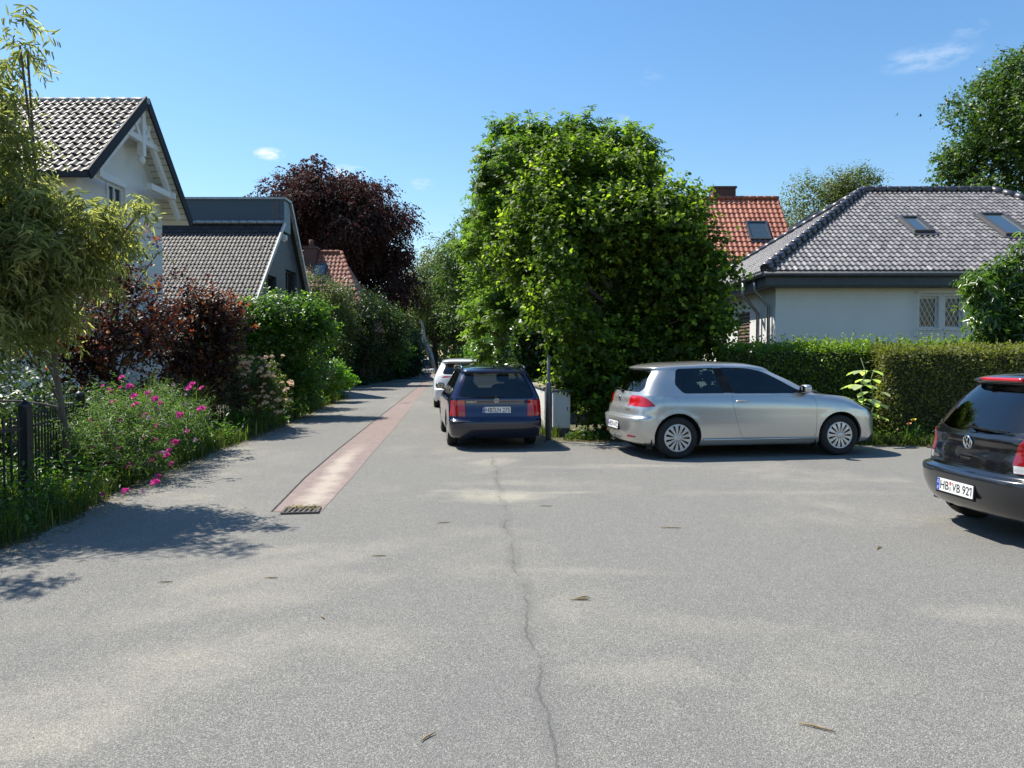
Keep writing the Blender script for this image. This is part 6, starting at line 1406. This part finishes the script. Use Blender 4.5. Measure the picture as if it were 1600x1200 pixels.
# ---- silver three door hatchback (side on)
P_SILVER = paint('silver_beige_paint', (.56, .55, .52), .65, .27)
gk = hatch_keys(4.22, 1.79, 1.475, .975, .165, .395, .365, 3.26, 2.36, .61, .755, bump=.62, xh=.08, bled=.06, cowl=.965, rx=.38, rn=3.0, roof_peak=1.35, hood_mid=3.72)
XA = .73; zx = lambda v: (v - 440) / 325 + XA
sp = dict(L=4.22, W=1.79, H=1.475, rear_axle=XA, front_axle=XA + 2.637, tyre=.318, arch=.365, paint=P_SILVER, keys=gk, belt=.975, ws_base=3.2, ws_sel=2.2, bumper_z=.62, trim=.014,
    windows=[([(zx(458), 1.345), (zx(648), 1.362), (zx(684), .99), (zx(474), .99), (zx(438), 1.12)], [.05, .02, .02, .05, .04]), ([(zx(690), 1.364), (zx(830), 1.355), (zx(925), 1.285), (zx(1064), 1.035), (zx(1052), .982), (zx(733), .985)], [.02, .12, .1, .03, .03, .03])], pillars=[[(zx(640), 1.362), (zx(696), 1.365), (zx(742), .985), (zx(676), .99)], [(zx(1040), 1.07), (zx(1046), .985), (zx(1120), .985), (zx(1110), 1.0)]],
    rear_glass=[(.60, 1.01), (.65, 1.06), (.52, 1.322)], windscreen=[(.70, 1.0), (.52, 1.335)], rw_rad=.06,
    lights=[('tail_light', 'side', [(.0, .945), (.20, .95), (.26, .925), (.385, .80), (.24, .785), (.0, .80)], .02, M_RED, 'rear'), ('headlight', 'side', [(3.66, .85), (4.25, .78), (4.25, .60), (3.96, .65), (3.80, .75)], .03, M_HEAD, 'front')],
    tailgate=[(.56, .655), (.56, 1.3), (.0, 1.3)], doors=[([(zx(722), .985), (zx(722), .82), (zx(738), .60), (zx(765), .35), (zx(785), .30), (zx(1150), .295), (zx(1163), .34), (zx(1166), .80), (zx(1150), .96), (zx(1130), .975)], [.01, .02, .05, .06, .03, .02, .03, .03, .02, .02])],
    flap=(zx(402), .865, .11), spokes=13, seats=[1.62], seat_h=.60, bench=.90, bench_heads=True, mirror=(zx(1098), .84, 1.0), handles=[(zx(770), .865)], glass=M_GLASS_T, rear_gm=M_GLASS_T, floor=.40)
gr, gf = Vector((2.53, 11.77)), Vector((5.21, 12.24)); hd = math.atan2(gf.y - gr.y, gf.x - gr.x)
S_ = 1.025; dirv = Vector((math.cos(hd), math.sin(hd))); left = Vector((-dirv.y, dirv.x))
mid_axle = (gr + gf) / 2; org = mid_axle - dirv * ((XA * 2 + 2.637) / 2 * S_) + left * ((.895 - .115 + .08) * S_)
def no_end_lights(sp_): pass
golf, gsh, gbody = car('silver_hatchback', 'silver beige three-door hatchback parked side on in front of the green hedge', (org.x, org.y, 0), hd, (S_ * 1.01, S_, S_), sp)
z_ = .40; plate(golf, rear_frame(surf_x(gsh, 0, .47), 0, .475, R(6), 0, .012), 'HB', 'N 472')
badge(golf, rear_frame(surf_x(gsh, 0, .865), 0, .87, R(-12), 0, .004), .058)
mb = MB(); V, F = text_mesh('GOLF', .16, .028, rear_frame(surf_x(gsh, -.48, .735) , -.46, .735, R(-8), R(9), .005)); mb.add(V, F); mb.build('lettering', M_CHROME, golf)
wiper(golf, [Vector((surf_x(gsh, 0, 1.0) - .01, 0, 1.0)), Vector((surf_x(gsh, .2, 1.03) - .02, .2, 1.03)), Vector((surf_x(gsh, .42, 1.04) - .02, .42, 1.035))])
for s in (1, -1):
    mb = MB(); mb.box((XA - .40, s * .76, .27), (.016, .20, .26), M=Matrix.Rotation(R(4), 3, 'Y')); mb.build('mud_flap', M_TRIM, golf, bevel=.006)
    mb = MB(); mb.box((XA + 2.637 - .405, s * .79, .25), (.016, .16, .20)); mb.build('mud_flap', M_TRIM, golf, bevel=.006)
    mb = MB(); mb.blob((surf_x(gsh, .6, .33) + .012, s * .60, .335), (.030, .11, .020), .6, M=Matrix.Rotation(s * R(-20), 3, 'Z') ); mb.build('reflector', M_RED2, golf)
    mb = MB(); mb.tube([(1.12, s * .895, .285), (2.98, s * .895, .285)], .014, 6); mb.build('sill_strip', P_SILVER, golf)
mb = MB(); mb.bbox((.30, -.55, .2), (.42, .55, .27)); mb.build('rear_valance', M_TRIM, golf)
mb = MB(); mb.lathe([(.034, 0), (.034, .12), (.026, .12), (.026, 0)], (.14, .45, .21), (1, 0, 0), 14); mb.lathe([(.034, 0), (.034, .12), (.026, .12), (.026, 0)], (.14, .53, .21), (1, 0, 0), 14); mb.build('exhaust', M_CHROME, golf)
mb = MB(); mb.tube([(.425, -.16, 1.346), (.42, .16, 1.346)], .008, 6); mb.build('brake_light', M_RED2, golf)

# ---- navy estate car seen from behind
P_NAVY = paint('navy_paint', (.004, .007, .048), .25, .22)
pk = hatch_keys(4.68, 1.75, 1.49, .96, .17, .40, .335, 3.62, 2.85, .60, .70, bump=.52, xh=.105, bled=.075, cowl=.96, rx=.34, rn=3.6, roof_peak=1.9, bw=.815, taper=.02, hood_mid=4.1)
sp = dict(L=4.68, W=1.75, H=1.49, rear_axle=1.03, front_axle=3.73, tyre=.315, arch=.36, paint=P_NAVY, keys=pk, belt=.96, ws_base=3.58, ws_sel=2.7, bumper_z=.52, bumper_mat=paint('dull_navy_bumper', (.008, .009, .024), .1, .42),
    windows=[([(.62, 1.32), (1.28, 1.36), (1.28, .985), (.48, .985)], [.03, .02, .02, .05]), ([(1.36, 1.362), (2.15, 1.372), (2.15, .985), (1.36, .985)], .02), ([(2.23, 1.372), (2.62, 1.362), (2.95, 1.28), (3.44, .99), (2.23, .985)], [.02, .08, .1, .03, .02])],
    rear_glass=[(.655, .925), (.68, .96), (.53, 1.335)], windscreen=[(.68, .98), (.52, 1.35)], rw_rad=.05,
    lights=[('tail_light', 'end', [(.565, .585), (.86, .60), (.86, .87), (.585, .875)], .02, M_RED, 'rear'), ('reversing_light', 'end', [(.585, .60), (.70, .60), (.70, .675), (.585, .675)], .005, M_SEALR, 'rear'), ('headlight', 'end', [(.45, .56), (.84, .58), (.84, .72), (.45, .70)], .02, M_CLEAR, 'front')],
    tailgate=[(.555, .555), (.57, .9), (.60, 1.42), (.0, 1.42)], doors=[([(1.32, .97), (1.30, .75), (1.40, .50), (1.46, .30), (2.16, .28), (2.20, .97)], .03), ([(2.21, .97), (2.20, .30), (3.30, .28), (3.34, .6), (3.34, .9), (3.30, .955)], .03)],
    spokes=10, rear_gm=M_GLASS_C, seats=[2.35], seat_h=.60, bench=1.55, bench_heads=True, mirror=(3.30, .80, .98), handles=[(1.50, .86), (2.42, .85)], glass=M_GLASS_C, floor=.40, rear_sel=.9, tg_x=.62, mirror_s=1.0)
rl, rr_ = G(703, 697), G(829, 692); cx, cy = (rl.x + rr_.x) / 2, (rl.y + rr_.y) / 2
hd = math.atan2(1, -.135); S_ = .965; SW = .925; d = Vector((math.cos(hd), math.sin(hd)))
org = Vector((cx, cy + .05)) - d * 1.03 * S_
pas, psh, pb = car('navy_estate_car', 'dark navy blue estate car seen from behind beside the white wall', (org.x, org.y, 0), hd, (S_, SW, S_), sp)
plate(pas, rear_frame(surf_x(psh, 0, .70), 0, .705, R(-4), 0, .012), 'HB', 'LN 275')
badge(pas, rear_frame(surf_x(psh, 0, .865), 0, .868, R(-8), 0, .004), .046)
mb = MB(); V, F = text_mesh('PASSAT', .185, .026, rear_frame(surf_x(psh, .45, .85), .455, .845, R(-8), R(-6), .006)); mb.add(V, F); mb.build('lettering', M_CHROME, pas)
wiper(pas, [Vector((surf_x(psh, 0, .93) - .015, 0, .925)), Vector((surf_x(psh, .25, .945) - .025, .25, .93)), Vector((surf_x(psh, .45, .95) - .02, .48, .915))])
for s in (1, -1):
    mb = MB(); pts = [(.60, s * .585, 1.425)] + [(.66 + t * 2.1, s * (.60 - .0 * t), 1.485 - .035 * (2 * t - 1) ** 4) for t in np.linspace(0, 1, 9)] + [(2.84, s * .58, 1.40)]
    mb.tube(pts, [.022] + [.017] * 9 + [.022], 8); mb.build('roof_rail', M_CHROME, pas)
mb = MB(); mb.tube([(.55, 0, 1.46), (.50, 0, 1.52)], [.014, .005], 8); mb.build('antenna', M_TRIM, pas)
mb = MB(); mb.tube([(-.004, .80, .5), (-.002, .6, .505)], .008, 6); mb.build('bumper_strip', M_TRIM, pas)
mb = MB(); mb.lathe([(.03, 0), (.03, .15), (.022, .15), (.022, 0)], (.12, .42, .22), (1, 0, 0), 12); mb.build('exhaust', M_ZN if False else M_TRIM, pas)
mb = MB(); mb.blob((2.95, 0, 1.30), (.02, .11, .035), .6); mb.build('rear_view_mirror', M_INT, pas)

# ---- black small hatchback on the right
P_BLACK = paint('black_paint', (.006, .0065, .008), .1, .2)
ok_ = hatch_keys(3.92, 1.68, 1.465, .93, .155, .47, .40, 3.0, 2.2, .575, .70, bump=.56, xh=.10, bled=.085, cowl=.94, rx=.36, rn=2.7, roof_peak=1.5, bw=.775, taper=.03, hood_mid=3.5)
sp = dict(L=3.92, W=1.68, H=1.465, rear_axle=.66, front_axle=3.12, tyre=.30, arch=.345, paint=P_BLACK, keys=ok_, belt=.93, ws_base=2.98, ws_sel=2.05, bumper_z=.56, bumper_mat=paint('dull_black_bumper', (.011, .012, .016), .1, .3),
    windows=[([(.86, 1.30), (1.30, 1.33), (1.30, .97), (.98, .97)], .03), ([(1.38, 1.335), (2.02, 1.33), (2.25, 1.28), (2.80, .98), (1.38, .965)], [.02, .06, .1, .03, .02])],
    rear_glass=[(.0, .905), (.35, .915), (.60, .955), (.655, 1.0), (.51, 1.312)], windscreen=[(.62, .98), (.50, 1.32)], rw_rad=.03, rw_trim=.008,
    lights=[('tail_light', 'end', [(.56, .615), (.86, .62), (.86, .90), (.60, .90), (.555, .84), (.53, .72)], [.01, .01, .01, .05, .05, .05], M_RED2, 'rear'), ('reversing_light', 'end', [(.555, .62), (.86, .62), (.86, .68), (.548, .68)], .005, M_CLEAR, 'rear'), ('fog_light', 'end', [(.62, .74), (.76, .74), (.76, .85), (.62, .85)], .05, M_RED, 'rear'), ('headlight', 'end', [(.45, .58), (.80, .60), (.80, .76), (.45, .74)], .02, M_CLEAR, 'front')],
    tailgate=[(.50, .60), (.535, .72), (.57, .88), (.60, 1.36), (.0, 1.36)], doors=[([(1.34, .96), (1.34, .6), (1.42, .30), (2.60, .28), (2.66, .6), (2.66, .93)], .03), ([(.92, .95), (.95, .7), (1.12, .5), (1.20, .29), (1.32, .29), (1.325, .95)], .02)],
    spokes=7, seats=[1.75], seat_h=.58, bench=1.0, bench_heads=True, mirror=(2.70, .76, .98), handles=[(1.50, .85), (1.1, .86)], glass=M_GLASS_T, floor=.40, tg_x=.62)
hd = R(2); S_ = 1.0; org = Vector((3.90, 6.74))
pol, osh, ob = car('black_hatchback', 'black compact hatchback cut off by the right picture edge', (org.x, org.y, 0), hd, S_, sp)
plate(pol, rear_frame(surf_x(osh, .0, .41), 0, .41, R(3), 0, .014), 'HB', 'VB 921')
badge(pol, rear_frame(surf_x(osh, 0, .83), 0, .815, R(-7), 0, .005), .060)
mb = MB(); V, F = text_mesh('POLO', .135, .028, rear_frame(surf_x(osh, .45, .66), .47, .65, R(-6), R(-10), .006)); mb.add(V, F); mb.build('lettering', M_CHROME, pol)
wiper(pol, [Vector((surf_x(osh, 0, .95) - .02, .0, .955)), Vector((surf_x(osh, -.2, .95) - .035, -.22, .94)), Vector((surf_x(osh, -.4, .95) - .03, -.47, .945))])
mb = MB(); xb = surf_x(osh, 0, .70); mb.blob((xb - .002, 0, .70), (.012, .085, .014), .7); mb.blob((xb + .0, 0, .665), (.02, .08, .022), .7); mb.build('tailgate_handle', M_TRIM, pol)
mb = MB(); mb.tube([(.418 + .03 * abs(y) ** 2, y, 1.362) for y in np.linspace(-.27, .27, 9)], .021, 8); mb.build('brake_light', M_RED, pol)
mb = MB(); mb.lathe([(.026, 0), (.026, .15), (.018, .15), (.018, 0)], (.16, .30, .22), (1, 0, 0), 12); mb.build('exhaust', M_TRIM, pol)
mb = MB(); mb.tube([(.8, 0, 1.46), (.55, 0, 1.60)], [.008, .003], 6); mb.build('antenna', M_TRIM, pol)

# ---- white compact SUV ahead of the navy car, and the far blue car
P_WHITE = paint('white_paint', (.78, .79, .80), .0, .3)
sk = hatch_keys(4.45, 1.84, 1.56, 1.02, .22, .62, .42, 3.40, 2.5, .62, .82, bump=.60, xh=.10, bled=.05, cowl=1.03, rx=.46, rn=2.7, roof_peak=1.7, hood_mid=4.0)
sp = dict(L=4.45, W=1.84, H=1.56, rear_axle=.88, front_axle=3.56, tyre=.35, arch=.40, paint=P_WHITE, keys=sk, belt=1.02, ws_base=3.38, ws_sel=2.4, bumper_z=.60, bumper_mat=P_WHITE,
    windows=[([(1.0, 1.36), (1.75, 1.42), (1.75, 1.06), (1.15, 1.06)], .04), ([(1.83, 1.425), (2.4, 1.41), (2.7, 1.33), (3.2, 1.08), (1.83, 1.05)], [.02, .06, .1, .03, .02])],
    rear_glass=[(.56, 1.06), (.62, 1.10), (.50, 1.38)], windscreen=[(.70, 1.06), (.52, 1.40)], rw_rad=.05,
    lights=[('tail_light', 'end', [(.30, .975), (.92, .93), (.92, 1.01), (.30, .995)], .008, M_RED, 'rear'), ('headlight', 'end', [(.5, .68), (.85, .70), (.85, .80), (.5, .78)], .02, M_CLEAR, 'front')],
    tailgate=[(.60, .70), (.60, 1.36), (.0, 1.36)], doors=[([(1.78, 1.05), (1.78, .32), (2.9, .32), (2.96, 1.0)], .03), ([(1.10, 1.03), (1.20, .6), (1.34, .33), (1.75, .32), (1.76, 1.03)], .03)],
    spokes=5, style='five', seats=[2.15], seat_h=.66, bench=1.3, bench_heads=True, mirror=(3.08, .86, 1.08), handles=[(1.98, .92), (1.35, .93)], glass=M_GLASS_D, floor=.45, tg_x=.7)
hd = math.atan2(1, -.10); a_ = G(680, 636); d = Vector((math.cos(hd), math.sin(hd))); right = Vector((d.y, -d.x)); org = Vector((a_.x, a_.y)) + right * .86 - d * .95
suv, ssh, sb = car('white_suv', 'white compact SUV parked just ahead of the navy estate car', (org.x, org.y, 0), hd, 1.0, sp)
plate(suv, rear_frame(surf_x(ssh, 0, .80), 0, .80, R(-6), 0, .012), 'HB', 'E 148') if False else None
for s in (1, -1):
    mb = MB(); mb.tube([(.75, s * .60, 1.47), (.85, s * .61, 1.52), (2.3, s * .61, 1.53), (2.45, s * .60, 1.47)], .016, 6); mb.build('roof_rail', M_TRIM, suv)
mb = MB(); mb.bbox((.04, -.6, .25), (.2, .6, .40)); mb.build('rear_valance', M_TRIM, suv)

P_FAR = paint('mid_blue_paint', (.03, .05, .11), .3, .35)
fk = hatch_keys(4.3, 1.78, 1.50, .98, .20, .50, .40, 3.25, 2.4, .60, .72, bump=.58, roof_peak=1.6)
def far_car(loc, hd):
    root = empty('blue_car', loc, hd, 'small distant dark blue car with pale roof at the far end of the lane', 'car')
    sh = Shell(fk, arches=[(.8, .31, .36), (3.4, .31, .36)])
    rear = lambda c: c.x < .9
    sh.cut([(-.60, 1.02), (.60, 1.02), (.50, 1.33), (-.50, 1.33)], 'end', rear, 5, rad=.05)
    for k, s in ((6, 1), (7, -1)):
        sh.cut([(1.1, 1.33), (2.3, 1.34), (3.0, 1.02), (1.1, 1.02)], 'side', lambda c, s=s: c.y * s > .3, k, rad=.04); sh.cut([(s * .5, .75), (s * .9, .75), (s * .9, .95), (s * .5, .95)], 'end', lambda c, s=s: rear(c) and c.y * s > .1, k + 2, rad=.02)
        for ax_ in (.8, 3.4): sh.mark(cut_poly(sh.bm, [(ax_ + .36 * math.cos(a), .31 + .36 * math.sin(a)) for a in np.linspace(-.3, math.pi + .3, 20)] + [(ax_ - .36, -.1), (ax_ + .36, -.1)], 'side', lambda c, s=s: c.y * s > .3), -1)
    for f in sh.bm.faces:
        if f[sh.layer] == 0 and f.calc_center_median().z > 1.40: f[sh.layer] = 12
    sh.extract(0, 'body', P_FAR, root, .02); sh.extract(12, 'roof', P_WHITE, root, 0); sh.extract(5, 'rear_window', M_GLASS_D, root, 0)
    for k in (6, 7): sh.extract(k, 'side_window', M_GLASS_D, root, 0); sh.extract(k + 2, 'tail_light', M_RED, root, 0)
    mb = MB(); mb.bbox((.2, -.7, .25), (4.1, .7, .9)); mb.build('underbody', M_INT, root)
    for ax_ in (.8, 3.4):
        for s in (1, -1): wheel(root, ax_, s * .78, .31, .2, 6)
    V, F = text_mesh('HB', .1, .07, Matrix.Identity(4)); return root
q = P(669, 572, 100); far_car((q.x - .2, 100, 0), math.atan2(1, -.15))
# ------------------------------------------------------------------ fences, wall, lamp post, cabinet, drain, small things
m_iron = noisy('black_iron', (.012, .014, .018), (.02, .023, .028), 8, .45, .1)
def iron_fence(name, label, pts, h=.95, post=True):
    base = Vector((*pts[0], 0)); root = empty(name, base, 0, label, 'fence')
    for i, p in enumerate(pts):
        mb = MB(); c = Vector((*p, 0)) - base; mb.bbox((c.x - .045, c.y - .045, 0), (c.x + .045, c.y + .045, h + .10)); mb.lathe([(.066, 0), (.066, .02), (.04, .05), (0, .07)], (c.x, c.y, h + .10), seg=8); mb.build('post', m_iron, root)
        if i + 1 < len(pts):
            d = Vector((*pts[i + 1], 0)) - Vector((*p, 0)); n = int(d.length / .115); mb = MB()
            for z in (.14, h - .12): mb.bar(c + Vector((0, 0, z)), c + d + Vector((0, 0, z)), .022, .034)
            for k in range(1, n):
                q = c + d * (k / n); mb.bbox((q.x - .008, q.y - .008, .08), (q.x + .008, q.y + .008, h)); mb.lathe([(.013, 0), (.011, .012), (0, .05)], (q.x, q.y, h), seg=4)
            mb.build('picket_panel', m_iron, root)
    return root
iron_fence('iron_fence', 'black iron picket fence behind the flowering verge, nearest stretch', [(-4.95, 3.6), (-5.0, 5.8), (-5.05, 7.95), (-5.75, 10.2), (-6.15, 12.6), (-6.35, 15.2)])
iron_fence('iron_fence', 'black iron picket fence continuing beyond the purple shrubs', [(-6.45, 15.8), (-6.6, 18.2), (-6.9, 20.8)], 1.0)
# white garden wall running along the lane
m_wall = mat('weathered_white_wall', (.74, .73, .68), .9); t = NT(m_wall); v = t.obj()
c = t.mix(t.rng(t.noise(6, 6, .7, v), .52, .72, 0, .8), (.76, .75, .70), (.42, .42, .28))
sepz = t.n('ShaderNodeSeparateXYZ', {0: v}).outputs[2]
c = t.mix(t.math('MULTIPLY', t.rng(sepz, .55, .0), t.rng(t.noise(14, 5, .7, v), .4, .6)), c, (.30, .29, .18)); t.set(t.b.inputs['Base Color'], c); t.set(t.b.inputs['Normal'], t.bump(t.noise(60, 4, .6, v), .4, .01))
wr = empty('garden_wall', (.75, 15.1, 0), 0, 'low weathered white garden wall with stone coping along the lane', 'wall')
def wall_seg(a, b, th, z0, z1, over=0.0):
    a = Vector((*a, 0)); b = Vector((*b, 0)); d = (b - a).normalized(); s = Vector((-d.y, d.x, 0)) * (th / 2 + over); a = a - d * over; b = b + d * over
    return [a - s + Vector((0, 0, z0)), b - s + Vector((0, 0, z0)), b + s + Vector((0, 0, z0)), a + s + Vector((0, 0, z0)), a - s + Vector((0, 0, z1)), b - s + Vector((0, 0, z1)), b + s + Vector((0, 0, z1)), a + s + Vector((0, 0, z1))], [(3, 2, 1, 0), (4, 5, 6, 7), (0, 1, 5, 4), (1, 2, 6, 5), (2, 3, 7, 6), (3, 0, 4, 7)]
mb = MB(); mb.add(*wall_seg((.76, 15.6), (.38, 20.0), .2, 0, .92)); mb.build('masonry', m_wall, wr, wr.location)
mb = MB(); mb.add(*wall_seg((.76, 15.6), (.38, 20.0), .2, .922, .97, .03)); mb.build('coping', noisy('coping_stone', (.36, .31, .24), (.22, .19, .15), 12, .9, .4), wr, wr.location, bevel=.01)
# grey lamp post going up into the foliage
lp = G(857, 690); lr = empty('lamp_post', (lp.x, lp.y, 0), 0, 'grey steel post with thicker sleeve rising into the foliage beside the meter cabinet', 'post')
m_post = noisy('grey_post', (.16, .17, .19), (.11, .12, .13), 9, .5, .15, metal=.3)
mb = MB(); mb.lathe([(0, 0), (.052, 0), (.052, 1.08), (.046, 1.10), (.03, 1.12)], (0, 0, 0), seg=16); mb.build('sleeve', m_post, lr)
mb = MB(); mb.lathe([(.030, 1.10), (.028, 1.6), (.0, 1.62)], (0, 0, 0), seg=12); mb.build('pole', m_post, lr)
mb = MB(); mb.lathe([(.09, 0), (.09, .015), (.055, .03)], (0, 0, 0), seg=16); mb.build('base_plate', m_post, lr)
# utility cabinet
cb0, cb1 = P(864, 680, 15.25).x, P(891, 680, 15.25).x; cr = empty('utility_cabinet', ((cb0 + cb1) / 2, 15.4, 0), 0, 'pale grey utility cabinet on dark plinth half hidden by leaves', 'cabinet')
m_cab = noisy('pale_cabinet', (.84, .84, .83), (.78, .79, .78), 3, .5, .1); hw = (cb1 - cb0) / 2
mb = MB(); mb.bbox((-hw, -.13, .16), (hw, .13, .88)); mb.build('housing', m_cab, cr, bevel=.008)
mb = MB(); mb.bbox((-hw + .02, -.145, .18), (hw - .02, -.131, .865)); dr = mb.build('door', m_cab, cr, bevel=.004)
mb = MB(); mb.box((hw - .06, -.15, .55), (.02, .01, .07)); mb.build('lock', m_post, dr)
mb = MB(); mb.bbox((-hw - .02, -.155, .882), (hw + .02, .15, .92)); mb.build('lid', noisy('dark_grey_lid', (.14, .15, .17), (.1, .11, .12), 4, .5), cr, bevel=.006)
mb = MB(); mb.bbox((-hw + .01, -.12, -.02), (hw - .01, .12, .158)); mb.build('plinth', noisy('concrete_plinth', (.10, .095, .09), (.15, .14, .13), 9, .95, .3), cr)
# drain grate at the foot of the red strip
d0 = G(471, 799); dg = empty('drain_grate', (d0.x, d0.y, 0), R(8), 'slotted cast iron gully cover at the near end of the red paving strip', 'drain')
m_cast = noisy('cast_iron', (.055, .050, .046), (.12, .10, .085), 18, .7, .4, 80); m_hole = mat('dark_gully', (.012, .011, .01), .9)
mb = MB(); mb.bbox((-.16, -.13, .004), (.16, .13, .009)); mb.build('gully', m_hole, dg)
mb = MB(); mb.bbox((-.185, -.15, .004), (-.155, .15, .022)); mb.bbox((.155, -.15, .004), (.185, .15, .022)); mb.bbox((-.155, -.15, .004), (.155, -.125, .022)); mb.bbox((-.155, .125, .004), (.155, .15, .022)); mb.build('frame', m_cast, dg, bevel=.003)
mb = MB()
for k in range(6): mb.bar((-.13 + k * .052, -.125, .015), (-.105 + k * .052, .125, .015), .022, .012)
mb.build('grating', m_cast, dg)
rg = np.random.default_rng(91); n = 90; p = np.stack([rg.uniform(-.18, .17, n), rg.normal(.09, .05, n), rg.uniform(.02, .035, n)], 1); a = rdir(rg, n); a[:, 2] *= .3
V, F, rn = leaf_arrays(p, vn(a), vn(UP + rdir(rg, n) * .6), rg.uniform(.02, .07, n), rg.uniform(.008, .02, n), T_RHOMB, rg.random(n))
lt = np_mesh('leaf_litter', V, F, leaf_mat('dry_leaves', [(0, (.10, .09, .04)), (.5, (.2, .17, .09)), (1, (.32, .26, .14))], .2, .7), None, attr=rn); lt.location = (d0.x, d0.y, 0); tag(lt, 'dry green brown leaf litter caught on the gully cover', 'leaf litter')
mh = G(632, 630); mo = empty('manhole_cover', (mh.x, mh.y, 0), 0, 'small round cover set in the far part of the red paving strip', 'manhole cover')
mb = MB(); mb.lathe([(0, .012), (.17, .012), (.19, .006)], (0, 0, 0), seg=24); mb.build('lid', m_cast, mo); mb = MB(); mb.lathe([(.19, .010), (.225, .010), (.23, .004)], (0, 0, 0), seg=24); mb.build('frame', m_pav, mo)
# dry twigs and catkins on the asphalt
m_twig = noisy('dry_twig', (.34, .25, .12), (.22, .15, .08), 20, .9)
def twig(px, py, L, ang, label, k=1):
    b = G(px, py); mb = MB(); r = random.Random(px)
    for i in range(k):
        a = ang + (r.uniform(-.5, .5) if i else 0); o = Vector((r.uniform(-.03, .03), r.uniform(-.02, .02), .008 + .004 * i)); d = Vector((math.cos(a), math.sin(a), 0)); s = Vector((-d.y, d.x, 0)); l = L * (1 if not i else r.uniform(.4, .8))
        mb.tube([o - d * l / 2, o - d * l * .15 + s * l * .06, o + d * l * .2 + s * l * .02, o + d * l / 2 - s * l * .05], [.002, .0045, .0045, .0015], 5)
    o = mb.build('dry_twig', m_twig, None); o.location = b; tag(o, label, 'twig', 'dry twigs scattered on the asphalt')
twig(909, 938, .12, .1, 'little cluster of reddish dry twigs in the middle foreground', 4)
twig(1275, 1142, .15, -.5, 'longest dry twig near the bottom right of the asphalt')
twig(678, 1152, .09, 1.0, 'short dry twig lying near the bottom centre of the asphalt')
twig(504, 966, .06, -.9, 'tiny dry twig left of the foreground crack')
twig(597, 869, .12, .1, 'dry twig on the asphalt between the gully cover and the crack')
twig(697, 817, .13, .3, 'pale dry twig lying nearer the navy car')
twig(855, 792, .14, 0, 'thin pale twig right of the big sand stain')
twig(417, 905, .10, 0, 'thin twig at the tip of the tree shadow')
twig(1378, 857, .12, .8, 'small brown twig on the asphalt left of the black car', 2)
twig(1045, 826, .2, 0, 'faint straight twig in front of the silver car')
twig(260, 912, .10, .2, 'straw coloured twig inside the tree shadow')
# two small birds
m_bird = mat('bird_dark', (.02, .02, .025), .8)
def bird(px, py, roll, yaw, label):
    c = P(px, py, 70); root = empty('bird', c, yaw, label, 'bird'); mb = MB(); Rm = Matrix.Rotation(roll, 3, 'Y')
    mb.tube([Rm @ Vector(p) for p in [(0, -.16, 0), (0, -.1, .01), (0, 0, 0), (0, .12, 0), (0, .24, -.01)]], [.008, .035, .045, .03, .01], 8)
    for s in (1, -1):
        pts = [(0, -.05, .02), (s * .16, -.09, .07), (s * .36, .02, .05), (s * .18, .04, .065), (0, .07, .02)]; vs = [Rm @ Vector(p) for p in pts]; mb.add(vs + [v + Vector((0, 0, .008)) for v in vs], [(0, 1, 2, 3, 4), (9, 8, 7, 6, 5)] + [(i, (i + 1) % 5, 5 + (i + 1) % 5, 5 + i) for i in range(5)])
    mb.build('body', m_bird, root)
bird(1402, 179, R(-52), 0, 'left bird of the two dark birds high over the bungalow roof')
bird(1438, 181, R(10), R(60), 'right bird of the two dark birds high over the bungalow roof')
